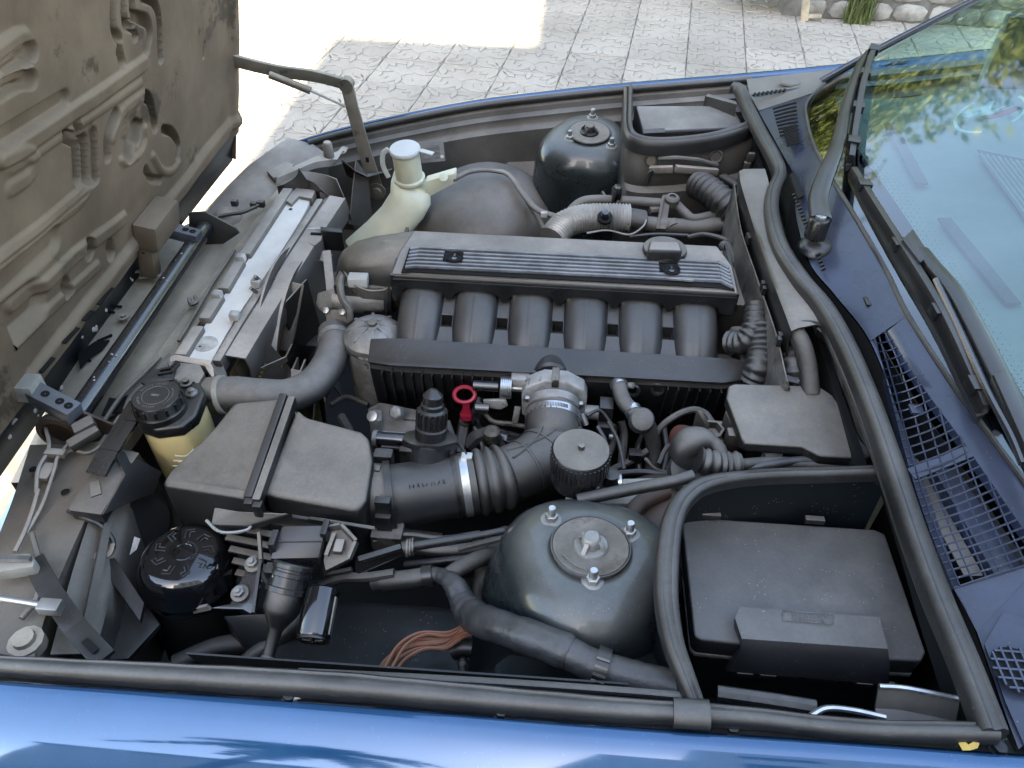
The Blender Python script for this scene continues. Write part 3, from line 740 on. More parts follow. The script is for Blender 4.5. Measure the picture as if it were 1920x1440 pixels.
# the rest of the body shell beside and behind the windscreen
e_ = EC[-1]
side = [(0,0),(-.02,-.008),(-.05,-.03),(-.08,-.075),(-.095,-.14),(-.10,-.3),(-.09,-.55)]
struct(G().loft([[V((x, e_.y+dy, e_.z+.004+dz)) for dy, dz in side] for x in np.linspace(e_.x+.004, 2.6, 8)], closed=False).build('car_body_side', M['paint']))
struct(G().loft([[V((x, e_.y, e_.z+.003)), V((x, e_.y+.03, e_.z+.006)), V((x, e_.y+.05, e_.z-.03)), V((x, e_.y+.05, .4))] for x in np.linspace(e_.x+.004, 2.6, 6)], closed=False).build('car_door_inner', M['black_metal']))
struct(G().loft([[V((1.12-.10*(y/.6)**2, y, 1.392-.02*(y/.6)**2)), V((1.5,y,1.445-.03*(y/.6)**2)), V((2.6,y,1.42-.03*(y/.6)**2))] for y in np.linspace(-.60,.60,9)], closed=False).build('car_roof_panel', M['paint'], thick=.012))
yb = np.linspace(-.86, .86, 21)
def bx(y): return -1.06+.22*(abs(y)/.86)**2.6
struct(G().loft([[V((bx(y)+.06, y*.97, .52)), V((bx(y)+.01, y*.99, .50)), V((bx(y)-.012, y, .44)), V((bx(y), y, .30)), V((bx(y)+.05, y, .22))] for y in yb], closed=False).build('car_bumper_skin', M['paint']))
# round sticker behind the glass
sc = None
best = None
for i in range(0, n*4):
    for k in range(0, 60):
        q = surf(i/4, k/60); d = q-CAM_LOC; zz = d.dot(_F); px = 960+FPX*d.dot(_R)/zz; py = 720-FPX*d.dot(_U)/zz
        e = (px-1852)**2+(py-212)**2
        if best is None or e < best[0]: best = (e, i/4, k/60)
_, si, sv = best
c = surf(si, sv); ux = (surf(si, sv+.03)-c).normalized(); uy = -(surf(si+1, sv)-c).normalized()
nn = ux.cross(uy).normalized(); 
if nn.z > 0: nn = -nn
def deco(pts, nm, m_):
    G().add([c+nn*.006+ux*a+uy*b for a, b in pts], [tuple(range(len(pts)))]).build(nm, m_, stk)
stk = T('windscreen_sticker', 'round white and red emblem sticker behind the windscreen glass', 'sticker', c)
def arc(r0, r1, a0, a1, n_=14):
    o = [(r1*math.cos(rad(a0+(a1-a0)*k/n_)), r1*math.sin(rad(a0+(a1-a0)*k/n_))) for k in range(n_+1)]
    return o+[(r0*math.cos(rad(a0+(a1-a0)*k/n_)), r0*math.sin(rad(a0+(a1-a0)*k/n_))) for k in range(n_, -1, -1)]
M['sticker_white'] = mat('sticker_white', (.85,.9,.9), .5); M['sticker_red'] = mat('sticker_red', (.5,.12,.14), .5)
for (a0, a1) in ((95,235),(-75,15)):
    q = arc(.046,.051,a0,a1)
    h = len(q)//2
    G().add([c+nn*.006+ux*a+uy*b for a, b in q], [(k, k+1, len(q)-2-k, len(q)-1-k) for k in range(h-1)]).build('ring_arc', M['sticker_white'], stk)
deco([(-.034,.028),(-.018,.036),(.0,.026),(.012,.034),(.018,.028),(.010,.018),(.004,.006),(.024,.002),(.004,-.004),(-.012,.002),(-.010,.012),(-.026,.012)], 'emblem', M['sticker_white'])
deco([(-.012,-.008),(.010,-.006),(.034,-.012),(.036,-.022),(.016,-.026),(-.006,-.018)], 'lettering_patch', M['sticker_red'])
# dashboard under the glass
db = T('dashboard', 'grey dashboard top seen through the windscreen', 'dashboard', (.75,0,.95))
M['dash'] = mat('dashboard_vinyl', (.30,.34,.34), .7, var=.06, bump=.2, bs=400)
M['dash_dark'] = mat('dashboard_dark', (.11,.13,.14), .6, var=.06)
rings = []
for i in range(2, n):
    a = Gp[i]; rings.append([a+V((.03,0,-.012)), a+V((.12,0,-.014)), a+V((.20,0,-.006)), a+V((.26,0,.012)), a+V((.34,0,.020)), a+V((.46,0,.022)), a+V((.58,0,.0)), a+V((.62,0,-.1)), a+V((.62,0,-.4))])
G().loft(rings, closed=False).build('top_pad', M['dash'], db, ang=80)
for k in range(9):
    i = 18+k*.9
    a = surf(i, 0); 
for k in range(8):
    p = P(1838+k*11, 290+k*2, 1.03); q = P(1935+k*9, 420-k*1.5, 1.03)
    G().bar(p, q, .0055, .006).build('vent_slat', M['dash'], db, bevel=.001)
p = [P(1832,282,1.024), P(1918,300,1.024), P(2010,440,1.024), P(1930,430,1.024)]
G().add(p, [(0,1,2,3)]).build('vent_recess', M['dash_dark'], db, thick=.002)
G().bar(P(1668,232,1.004), P(1728,345,1.004), .022, .004).build('defroster_slot', M['dash_dark'], db, bevel=.001)
G().bar(P(1770,410,1.006), P(1900,570,1.006), .022, .004).build('defroster_slot', M['dash_dark'], db, bevel=.001)
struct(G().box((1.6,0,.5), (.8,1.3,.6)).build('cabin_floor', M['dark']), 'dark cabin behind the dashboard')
dr = T('door_trim', 'far door trim seen through the windscreen', 'door trim', (1.2,.72,.6))
G().box((1.62,.70,.72), (1.5,.03,.80)).build('card', M['dash'], dr, bevel=.01)
G().box((1.62,.675,1.10), (1.4,.05,.05)).build('sill', M['dash_dark'], dr, bevel=.01)
G().box((2.0,0,1.0), (.04,1.4,.9)).build('seat_back', M['dash_dark'], dr, bevel=.01)
G().loft([[V((1.12,y,1.40)), V((1.6,y,1.44)), V((2.4,y,1.40))] for y in (-.56,-.3,0,.3,.58)], closed=False).build('roof_lining', M['dash'], dr, thick=.03)

# wipers
def wiper(label, armpts, aw, blade, links, zup):
    w = T('wiper', label, 'wiper', armpts[0], 'windscreen wipers')
    ap_ = cr(armpts, 6)
    a, b = None, None
    rings = []
    m = len(ap_)
    for i, p in enumerate(ap_):
        d = (ap_[min(i+1, m-1)]-ap_[max(i-1, 0)]).normalized(); s = d.cross(Z).normalized(); u = s.cross(d).normalized()
        wd = aw[0]+(aw[1]-aw[0])*(i/(m-1)); h = .006
        rings.append([p-s*wd-u*h, p+s*wd-u*h, p+s*wd*.9+u*h*.5, p+s*wd*.45+u*h, p-s*wd*.45+u*h, p-s*wd*.9+u*h*.5])
    G().loft(rings).build('arm', M['plastic_clean'], w, bevel=.0012)
    bp = cr(blade, 8); k = len(bp)
    G().loft([[p+V((-.006,-.003,-.012)), p+V((.006,.003,-.012)), p+V((.002,.001,-.024)), p+V((-.002,-.001,-.024))] for p in bp]).build('blade_rubber', M['rubber'], w)
    rr = []
    for i, p in enumerate(bp):
        d = (bp[min(i+1,k-1)]-bp[max(i-1,0)]).normalized(); s = d.cross(Z).normalized(); u = s.cross(d)
        hh = .010*math.sin(math.pi*(.08+.84*i/(k-1)))+.003
        rr.append([p-s*.007-u*.01, p+s*.007-u*.01, p+s*.005+u*hh, p-s*.005+u*hh])
    G().loft(rr).build('blade_frame', M['plastic'], w, bevel=.001)
    for t in (.12,.35,.62,.88):
        i = int(t*(k-1)); p = bp[i]; d = (bp[min(i+1,k-1)]-bp[i-1]).normalized(); s = d.cross(Z).normalized()
        G().box(p+Z*.004, (.020,.022,.014), (s, d, s.cross(d))).build('blade_clip', M['plastic'], w, bevel=.001)
    return w
w1 = wiper('far wiper standing against the pillar edge of the windscreen', PL([(1540,410,1.03),(1536,365,1.035),(1556,308,1.045),(1572,266,1.05),(1590,190,1.06),(1612,125,1.07),(1630,98,1.075)]), (.017,.008),
   PL([(1596,296,1.045),(1604,230,1.055),(1616,165,1.068),(1632,110,1.08),(1642,88,1.088)]), 0, 0)
G().lathe([(.0165,-.03),(.0165,-.002),(.014,.002),(.001,.003)], P(1538,412,1.028), Z, 24).build('pivot_cap', M['plastic_clean'], w1)
G().lathe([(.0085,.003),(.0085,.007),(.001,.0075)], P(1538,412,1.028), Z, 6).build('pivot_nut', M['steel'], w1)
G().lathe([(.030,-.046),(.027,-.038),(.018,-.032)], P(1546,420,1.02), Z, 24).build('pivot_base', M['plastic'], w1)
w2 = wiper('near wiper lying low along the cowl in front of the glass', PL([(1925,800,1.05),(1880,715,1.055),(1830,615,1.06),(1790,545,1.062),(1752,500,1.06),(1728,470,1.058)]), (.014,.011),
   PL([(1600,318,1.035),(1640,390,1.04),(1700,490,1.045),(1760,590,1.045),(1815,700,1.04),(1848,765,1.035)]), 0, 0)
G().prism(PL([(1692,448,1.062),(1712,428,1.064),(1745,478,1.064),(1726,492,1.062)]), (0,0,-.014)).build('blade_adapter', M['plastic'], w2, bevel=.002)
G().tube(cr(PL([(1755,525,1.06),(1800,620,1.055),(1850,730,1.05),(1895,815,1.045),(1918,870,1.04)]),5), .0045, 8).build('tension_rod', M['black_metal'], w2)
G().prism(PL([(1862,700,1.066),(1888,692,1.066),(1990,900,1.05),(1960,920,1.05)]), (0,0,-.018)).build('arm_cover', M['plastic_clean'], w2, bevel=.003)
# ------------------------------------------------------------------ hood (bonnet), raised, hinged at the nose
HX0, HZ0, HK = -.845, .82, .19           # inner panel lower edge and lean
hdir = V((HK, 0, 1)).normalized(); hn = V((1, 0, -HK)).normalized()
def hood_plane(px, py):
    """(y, s) on the inner panel"""
    d = ray(px, py); o = V((HX0, 0, HZ0)); t = (o-CAM_LOC).dot(hn)/d.dot(hn); p = CAM_LOC+d*t
    return p.y, (p-o).dot(hdir)
def half(s): return .60+.045*min(1, max(0, (s+.08)/.3))+.07*max(0, s-.25)
hd = T('hood', 'raised car hood with embossed brown dusty underside', 'hood', (HX0, 0, .74))
NY, NS = 400, 340
ys = np.linspace(-.52, 1.0, NY)   # fraction: -1..1 of half width
ss = np.linspace(0, .62, NS)
YY = np.zeros((NS, NY)); SS = np.zeros((NS, NY))
for i, s in enumerate(ss):
    YY[i] = ys*half(s); SS[i] = s
def pd(pts):
    pts = [hood_plane(*p) for p in pts]; D = np.full(YY.shape, 9.)
    if len(pts) > 2: pts = [(q.x, q.y) for q in cr([V((a, b, 0)) for a, b in pts], 6)]
    for (y0, s0), (y1, s1) in zip(pts, pts[1:]):
        vx, vy = y1-y0, s1-s0; L2 = vx*vx+vy*vy+1e-12
        t = np.clip(((YY-y0)*vx+(SS-s0)*vy)/L2, 0, 1)
        D = np.minimum(D, np.hypot(YY-y0-t*vx, SS-s0-t*vy))
    return D
def inside(pts):
    pts = [hood_plane(*p) for p in pts]; c = np.zeros(YY.shape, bool); n = len(pts)
    for k in range(n):
        (y0, s0), (y1, s1) = pts[k], pts[(k+1) % n]
        c ^= ((s0 > SS) != (s1 > SS)) & (YY < (y1-y0)*(SS-s0)/(s1-s0+1e-12)+y0)
    return c
def sm(x): x = np.clip(x, 0, 1); return x*x*(3-2*x)
H = np.zeros(YY.shape); CUT = np.zeros(YY.shape, bool)
def groove(pts, w, depth, soft=.009):
    global H, CUT
    H -= (depth*1.6 if depth > 0 else depth)*sm((w-pd(pts))/max(soft*.8, .0055)+.5)
def ridge(pts, w, h, soft=.008): groove(pts, w, -h*.65, .012)
# long ribs, slots, S channels and pockets, as pressed in the inner panel
ridge([(0,300),(130,215),(270,118)], .012, .010); ridge([(20,318),(140,240),(262,155)], .006, .006)
groove([(0,262),(120,185)], .012, .006)
ridge([(-40,130),(25,85),(45,78)], .016, .014); groove([(0,128),(40,100),(60,95)], .012, .010)
ridge([(-40,178),(25,135),(42,130)], .016, .014); groove([(0,172),(35,150),(58,148)], .012, .010)
ridge([(0,300),(40,285),(62,300),(55,330),(20,355)], .010, .006)
for a in ((214,-20,214,52,224,74),(231,-20,234,40,246,50),(246,-20,250,26,258,32)):
    groove([a[0:2],a[2:4],a[4:6]], .0085, .016, .005)
groove([(268,-5),(287,2),(298,35),(300,108)], .0085, .016, .005)
groove([(262,35),(274,40),(280,62),(276,92)], .010, .012, .005)
groove([(224,96),(229,118)], .0095, .016, .005); groove([(252,66),(253,70)], .007, .016, .004)
for x in (143,159,178): groove([(x-4 if x == 143 else x-2,262 if x != 178 else 250),(x,272),(x+2,335)], .0085, .018, .005)
groove([(122,255),(138,262)], .009, .014, .005); groove([(143,232),(146,252)], .008, .012, .005)
groove([(202,292),(203,252),(216,215)], .0105, .018, .006)
groove([(272,180),(280,190),(291,238)], .010, .018, .006); ridge([(213,258),(228,212),(262,182),(272,178)], .009, .006)
groove([(240,288),(246,262),(254,240)], .016, .014, .008); groove([(262,236),(258,262)], .010, .012, .008)
ridge([(225,300),(235,304),(262,288),(272,262),(271,240)], .006, .008)
groove([(306,243),(322,248),(334,270),(332,292)], .008, .014, .006)
ridge([(284,292),(300,318),(318,322),(334,305)], .007, .008); groove([(272,318),(282,334),(300,338)], .007, .008)
groove([(383,82),(382,106)], .004, .008, .004)
for k in range(3): ridge([(-30,500+k*12),(60,432+k*12),(142,364+k*13),(166,340+k*6)], .006, .008)
groove([(-20,560),(40,505),(100,450)], .020, .006, .02)
for px, py in ((165,460),(122,533),(205,462)): groove([(px,py),(px+3,py+14)], .012, .016, .006)
ridge([(40,575),(140,480),(230,410)], .012, .010, .012); ridge([(-20,690),(60,610),(180,500)], .010, .008, .012)
groove([(-20,640),(60,570)], .03, .01, .03)
edge = np.array([[half(s)] for s in ss])-YY
H += .012*sm((.055-edge)/.02); H -= .010*sm((.018-edge)/.01)
H += .010*sm((.05-SS)/.02)-.008*sm((.022-SS)/.008)
rng = np.random.default_rng(2)
low = rng.normal(size=(14, 16)); 
from functools import reduce
gy = np.linspace(0, 15, NY); gs = np.linspace(0, 13, NS)
iy = np.clip(gy.astype(int), 0, 14); is_ = np.clip(gs.astype(int), 0, 12); fy = gy-iy; fs_ = gs-is_
lo = (low[is_][:, iy]*(1-fy)*(1-fs_)[:, None]+low[is_][:, iy+1]*fy*(1-fs_)[:, None]+low[is_+1][:, iy]*(1-fy)*fs_[:, None]+low[is_+1][:, iy+1]*fy*fs_[:, None])
H += lo*.0012
g = G(); vs = []
for i in range(NS):
    for j in range(NY):
        vs.append(V((HX0, YY[i,j], HZ0))+hdir*SS[i,j]+hn*H[i,j])
me_f = [(i*NY+j, i*NY+j+1, (i+1)*NY+j+1, (i+1)*NY+j) for i in range(NS-1) for j in range(NY-1) if not CUT[i,j]]
g.v = vs; g.f = me_f; g.build('inner_panel', M['hood'], hd, ang=70)
# upper and near remainder of the hood
def hp(y, s, d=0): return V((HX0, y, HZ0))+hdir*s+hn*d
rows = [[hp(f*half(s), s, .001) for f in np.linspace(-1, 1, 14)] for s in np.linspace(.619, 1.25, 10)]
G().loft(rows, closed=False).build('inner_panel_rear', M['hood'], hd)
rows = [[hp(f*half(s), s, .001) for f in np.linspace(-1, -.519, 6)] for s in np.linspace(0, .62, 8)]
G().loft(rows, closed=False).build('inner_panel_side', M['hood'], hd)
# dark painted nose strip under the inner panel, outer skin, folded edge
fr = np.linspace(-1, 1, 24)
def bow(f): return .03*(1-f*f)
rows = [[hp(f*half(0), .004, -.004) for f in fr], [V((HX0-.004-bow(f)*.2, f*half(-.02), .80)) for f in fr], [V((-.86-.004-bow(f)*.4, f*half(-.05), .765)) for f in fr], [V((-.868-bow(f)*.4, f*.602, .738)) for f in fr]]
G().loft(rows, closed=False).build('nose_strip', M['paint_dark'], hd)
rows = [[V((-.869-bow(f)*.4, f*.603, .7375)) for f in fr], [V((-.89-bow(f)*.5, f*.61, .80)) for f in fr]]
for s in np.linspace(.06, 1.28, 12): rows.append([hp(f*(half(s)+.006), s, -.035-.03*(1-f*f)) for f in fr])
G().loft(rows, closed=False).build('outer_skin', M['paint'], hd, ang=60)
for sg in (-1, 1):
    G().loft([[hp(sg*half(s), s, .002), hp(sg*(half(s)+.006), s, -.035)] for s in np.linspace(-.08, 1.25, 14)], closed=False).build('folded_edge', M['hood'], hd)
random.seed(11)
for k in range(16):
    f = random.uniform(-.75, .5); z = random.uniform(.745,.80); c = V((-.862-bow(f)*.3+ (z-.765)*.25+.004, f*.6, z))
    r = random.uniform(.002,.0055); G().lathe([(r,0),(r*.7,.0012)], c, X, 7).build('paint_chip', M['chip'], hd)
# slits in the nose flange
for k, (a, b) in enumerate((((196,537),(170,568)),((158,580),(142,598)),((131,612),(104,640)),((84,668),(60,695)),((270,455),(255,472)))):
    y0, s0 = hood_plane(*a); y1, s1 = hood_plane(*b)
    G().bar(hp(y0, s0, .013), hp(y1, s1, .013), .003, .006, hn).build('slit', M['dark'], hd)
# hinge box and sleeve on the inner panel
y0, s0 = hood_plane(272, 415)
G().box(hp(y0, s0, .022), (.11, .055, .045), (Y, hdir, hn)).build('latch_box', M['hood'], hd, bevel=.008)
G().box(hp(y0-.035, s0-.05, .015), (.03, .09, .03), (Y, hdir, hn)).build('latch_leg', M['hood'], hd, bevel=.006)
# folding stay that carries the hood on the far side
fy = .575
st = T('hood_stay', 'folding hood support arm with gas strut on the far side', 'hood stay', PY(708,355,fy))
p0, p1, p2 = PY(438,112,.60), PY(650,158,.60), PY(708,356,fy)
pts = cr([p0, PY(520,132,.60), PY(590,142,.60), p1], 4)
G().loft([[p+V((0,-.006,-.015+.003*i/12)), p+V((0,.006,-.015)), p+V((0,.006,.012)), p+V((0,-.006,.012))] for i, p in enumerate(pts)]).build('upper_arm', M['panel_brown'], st, bevel=.002)
pts = [p1, PY(660,200,.59), PY(685,285,.58), PY(700,330,fy), p2]
G().loft([[p+V((-.014-.003*(i > 1),-.006,0)), p+V((-.014,.006,0)), p+V((.014,.006,0)), p+V((.016,-.006,0))] for i, p in enumerate(pts)]).build('lower_arm', M['panel_brown'], st, bevel=.002)
q0, q1, q2 = PY(505,140,.585), PY(582,170,.585), PY(648,200,.585)
G().tube([q0, q1], .0085, 10).build('gas_strut', M['panel_brown'], st)
G().tube([q1, q2], .0028, 8).build('strut_rod', M['steel'], st)
G().cyl(p1+V((0,-.012,0)), Y, .016, .024, 16).build('elbow_pin', M['panel_brown'], st)
G().lathe([(.022,0),(.022,.004),(.012,.004),(.012,.012),(.006,.013)], p2+V((0,-.006,0)), -Y, 20).build('pivot_bolt', M['panel_brown'], st)
for px, py in ((690,297),(694,322)):
    c = PY(px, py, .5795); G().box(c+V((0,-.006,0)), (.008,.004,.012 if py < 300 else .006)).build('slot', M['dark'], st)
# --------------------------------------------------------------- hinge bar at the nose with two perforated arms
hb = T('hinge_bar', 'black steel tube across the nose with perforated hinge arms', 'hinge bar', P(260,600,.77))
zt = .80
a, b = P(150,772,zt), P(382,432,zt)
G().tube([a-Y*.012, a.lerp(b,.35), a.lerp(b,.7), b+Y*.01], .0165, 18).build('tube', M['black_metal'], hb)
for k in range(14):
    t = random.uniform(.02,.98); q = a.lerp(b, t)+V((random.uniform(-.002,.010),0,.0155)); G().ball(q, random.uniform(.0008,.0022), 4).build('chip', M['chip'], hb)
def arm(p, q, w, h, nh):
    d = (q-p).normalized(); s, u = frame(d)
    ar = G().loft([[p-s*w-u*h, p+s*w-u*h, p+s*w+u*h, p-s*w+u*h], [q-s*w-u*h, q+s*w-u*h, q+s*w+u*h, q-s*w+u*h]]).build('hinge_arm', M['arm_metal'], hb, bevel=.002)
    for t in nh:
        c = p.lerp(q, t)+u*(h+.0006); G().lathe([(.0062,0),(.001,0)], c, u, 14, caps=False).build('hole', M['dark'], ar)
    return ar
n1, n2 = P(52,730,.845), P(142,776,.825)
arm(n1, n2, .014, .012, (.40,.70,.88))
G().box(n1+V((-.004,.0,.003)), (.045,.034,.03), (X,Y,Z)).build('arm_sleeve', M['pale'], hb, bevel=.003)
f1, f2 = P(296,425,.83), P(374,446,.815)
arm(f1, f2, .013, .011, (.35,.68,.85))
for c, s in ((P(150,795,.79), -1), (P(392,425,.80), 1)):
    G().prism([c+V((-.035,0,.03)), c+V((.0,0,.034)), c+V((.055,0,.0)), c+V((.06,0,-.012)), c+V((.02,0,-.04)), c+V((-.02,0,-.045)), c+V((-.045,0,-.01))], (0,.005,0)).build('end_plate', M['paint_dusty'] if s > 0 else M['rust'], hb, bevel=.002)
c = P(118,805,.785)
G().lathe([(.034,0),(.034,.012),(.026,.014),(.024,.004),(.001,.003)], c, -Y, 24).build('bush', M['rust'], hb)
# ------------------------------------------------------------------ nose panel, radiator, fan shroud
npn = T('nose_panel', 'dusty brown sheet metal nose panel beneath the hinge bar', 'panel', P(250,620,.72))
# long dusty trough between hood and radiator
pts_a = PL([(20,905,.70),(75,795,.73),(120,700,.745),(215,560,.748),(300,455,.748),(350,420,.745)])     # front line
pts_b = PL([(180,900,.755),(255,805,.758),(330,690,.757),(430,545,.757),(520,420,.757),(560,355,.757)])
A, B = cr(pts_a, 6), cr(pts_b, 6)
rings = []
for p, q in zip(A, B):
    rings.append([p-Z*.12, p-Z*.012, p, p.lerp(q,.28), p.lerp(q,.30)-Z*.010, p.lerp(q,.42)-Z*.010, p.lerp(q,.44), p.lerp(q,.78)+Z*.006, p.lerp(q,.82)+Z*.018, q+Z*.018, q-Z*.02])
G().loft(rings, closed=False).build('trough', M['panel_brown'], npn, ang=30)
for px, py, w in ((165,735,.010),(205,690,.011),(305,655,.010),(365,565,.012),(160,795,.010),(230,590,.010),(105,880,.009)):
    c = P(px, py, .766); G().lathe([(w,0),(w,.002),(w*.5,.002),(w*.5,.006),(.001,.006)], c-Z*.006, Z, 14).build('bolt', M['panel_brown'], npn)
for a_, b_ in (((150,660),(172,664)),((150,672),(170,677)),((195,573),(228,575)),((195,583),(215,586)),((275,512),(300,516)),((182,640),(210,628))):
    G().bar(P(a_[0],a_[1],.7535), P(b_[0],b_[1],.7535), .004, .003).build('slit', M['dark'], npn)
G().prism(PL([(145,662,.757),(178,640,.757),(205,637,.757),(190,655,.757),(165,672,.757),(150,690,.757)]), (0,0,-.003)).build('torn_flap', M['dark'], npn)
for (a_, b_) in (((248,510),(290,505)),((262,520),(310,516))):
    G().bar(P(a_[0],a_[1],.765), P(b_[0],b_[1],.77), .006, .003).build('wire_clip', M['chip'], npn)
G().tube(cr(PL([(355,560,.785),(358,570,.79),(368,566,.79),(366,556,.785)]),4), .004, 6).build('loose_clip', M['plastic_heavy'], npn)
# darker skirt at the bar's near end
G().prism(PL([(190,790,.772),(215,745,.776),(270,700,.78),(318,660,.782),(330,690,.782),(300,735,.782),(235,765,.778)]), (0,0,-.006)).build('cover_sheet', M['plastic_heavy'], npn, bevel=.001)
G().prism(PL([(190,778,.776),(205,745,.778),(222,748,.779),(240,740,.779),(228,772,.778)]), (0,0,-.003)).build('torn_patch', M['dark'], npn)
# far lamp housing behind the bar and far corner metal
fl_ = T('headlight_housing', 'far grey headlight housing beyond the hinge bar', 'headlight housing', P(420,380,.74))
rings = []
for px, py, zz in ((395,430,.73),(425,395,.75),(465,350,.765),(505,310,.775),(560,270,.785)):
    p = P(px, py, zz); rings.append([p+V((-.09,.06,-.10)), p+V((-.07,.05,-.03)), p+V((-.03,.02,.004)), p+V((.04,-.01,.004)), p+V((.075,-.03,-.01)), p+V((.08,-.04,-.10))])
G().loft(rings, closed=False).build('shell', M['shroud'], fl_, ang=40, thick=-.002)
G().tube(cr(PL([(398,425,.768),(405,408,.775),(430,402,.78),(455,398,.785),(478,388,.788),(488,382,.79)]),5), .0042, 7).build('cable', M['plastic_heavy'], fl_)
G().ball(P(428,418,.745), .035, 8).build('bulb_cover', M['panel_grey'], fl_)
for px, py in ((476,384),(490,382),(440,380)): G().box(P(px,py,.79), (.014,.012,.014)).build('clip', M['plastic_heavy'], fl_, bevel=.002)
# far corner bracket: curved light strip with pin
fb = T('corner_bracket', 'dusty curved corner bracket with a rubber buffer pin', 'bracket', P(590,300,.78))
p = cr(PL([(530,328,.795),(560,315,.80),(600,298,.803),(632,292,.80),(640,280,.802)]), 5)
G().loft([[q+V((-.01,-.026,-.012)), q+V((-.008,-.02,.0)), q+V((0,.012,.002)), q+V((.01,.024,-.006))] for q in p], closed=False).build('strip', M['panel_grey'], fb, thick=-.002)
G().lathe([(.013,-.02),(.012,0),(.0105,.03),(.008,.034),(.001,.035)], P(617,292,.805), Z, 14).build('buffer', M['panel_grey'], fb)
G().prism(PL([(500,320,.788),(535,303,.793),(552,308,.793),(530,330,.788),(512,333,.786)]), (0,0,-.012)).build('flange', M['panel_grey'], fb, bevel=.002)
G().add(PL([(640,300,.80),(665,320,.79),(690,332,.77),(735,318,.77),(732,322,.72),(680,345,.70),(650,330,.74)]), [tuple(range(7))]).build('gusset', M['paint_dusty'], fb, thick=.003)
# far air scoop (grey plastic sheet between shroud and washer neck)
asc = T('air_scoop', 'torn grey plastic air guide beside the far radiator end', 'air guide', P(610,380,.70))
rings = []
for k in range(9):
    t = k/8
    a_ = P(560+70*t, 322-6*t+20*t*t, .80-.01*t); b_ = P(606+60*t, 425+8*t, .66-.02*t)
    rings.append([a_, a_.lerp(b_,.25)+V((.01,-.02,.004)), a_.lerp(b_,.6)+V((.012,-.025,0)), b_])
G().loft(rings, closed=False).build('sheet', M['shroud'], asc, thick=.003)
G().prism(PL([(612,418,.74),(632,412,.74),(640,440,.70),(618,455,.70)]), (0,0,-.08)).build('tab', M['shroud'], asc, bevel=.003)
G().loft([[q+V((0,.0,-.03)), q, q+V((.02,-.01,.012)), q+V((.04,-.01,-.01))] for q in cr(PL([(520,352,.80),(545,340,.815),(572,345,.815),(590,360,.805)]),5)], closed=False).build('duct_lip', M['shroud'], asc, thick=.003)

rd = T('radiator', 'radiator with bright aluminium top strip and grey side rails', 'radiator', P(465,520,.75))
zt = .80
def strip(l, z, w2=None): return cr([P(x,y,z) for x, y in l], 4)
# top strip
LA = strip([(338,688),(400,585),(478,468),(535,385),(543,368)], zt); LB = strip([(392,686),(440,600),(515,490),(568,405),(584,368)], zt)
G().loft([[p-Z*.03, p, q, q-Z*.03] for p, q in zip(LA, LB)], closed=False).build('top_strip', M['radiator'], rd, ang=40)
# left rubber-capped rail and right rails
def rail(l, z0, w, h, name, m_, nsec=5):
    c = strip(l, z0)
    return G().loft([[p+V((-w,0,-h)), p+V((-w,0,0)), p+V((w,0,0)), p+V((w,0,-h))] for p in c]).build(name, m_, rd, bevel=.003)
rail([(337,664),(372,610)], zt+.012, .010, .025, 'left_rail', M['panel_grey']); rail([(382,596),(410,552)], zt+.012, .010, .025, 'left_rail', M['panel_grey'])
rail([(418,540),(450,486)], zt+.012, .010, .025, 'left_rail', M['panel_grey']); rail([(458,475),(540,352)], zt+.012, .011, .025, 'left_rail', M['panel_grey'])
rail([(405,676),(460,585),(520,494)], zt+.006, .007, .03, 'right_rail', M['shroud']); rail([(528,482),(600,372)], zt+.006, .007, .03, 'right_rail', M['shroud'])
for px, py in ((408,553),(452,484),(480,530),(440,592)):
    G().box(P(px,py,zt+.014), (.016,.014,.014)).build('clip', M['chip'], rd, bevel=.002)
for (a_, b_) in (((478,518),(486,526)),((470,540),(482,548))): G().bar(P(*a_,zt+.03), P(*b_,zt+.016), .006, .006).build('broken_clip', M['shroud'], rd)
fr_ = PL([(530,372,zt+.008),(556,352,zt+.008),(592,356,zt+.008),(584,372,zt+.008),(560,367,zt+.008),(546,382,zt+.008)])
G().prism(fr_, (0,0,-.02)).build('end_frame', M['panel_grey'], rd, bevel=.002)
for px, py in ((545,392),(375,650)): G().lathe([(.004,0),(.001,.001)], P(px,py,zt+.001), Z, 10).build('rivet', M['dark'], rd)
G().lathe([(.02,0),(.02,.0012),(.018,.0016)], P(386,645,zt), Z, 20, caps=True).build('stamp', M['chip'], rd)
# near clamp of the radiator
c0 = PL([(318,668,.825),(330,664,.827),(372,672,.827),(392,674,.827),(400,690,.825),(402,712,.815),(392,700,.82),(384,686,.822),(330,676,.822),(318,680,.82)])
G().prism(c0, (0,0,-.018)).build('end_clamp', M['panel_grey'], rd, bevel=.002)
# core: fins visible behind shroud gaps
G().prism(PL([(430,700,.74),(545,490,.74),(560,500,.74),(450,715,.74)]), (0,0,-.4)).build('core', M['gold'], rd)
co = P(490,610,.735)
for k in range(26):
    t = k/25; p = P(452+t*90, 700-t*190, .752); G().box(p-Z*.12, (.004,.002,.22), (X,Y,V((.25,.1,1)).normalized())).build('fin', M['gold'], rd)

sh = T('fan_shroud', 'grey plastic radiator fan shroud with broken ribs', 'fan shroud', P(530,560,.7))
# upper beam right of the rails
b1 = strip([(425,672),(470,600),(560,460),(620,372)], .795); 
G().loft([[p+V((-.012,0,-.004)), p+V((.0,0,.004)), p+V((.030,0,.0)), p+V((.034,0,-.02)), p+V((.03,0,-.05))] for p in b1], closed=False).build('top_beam', M['shroud'], sh, thick=-.003)
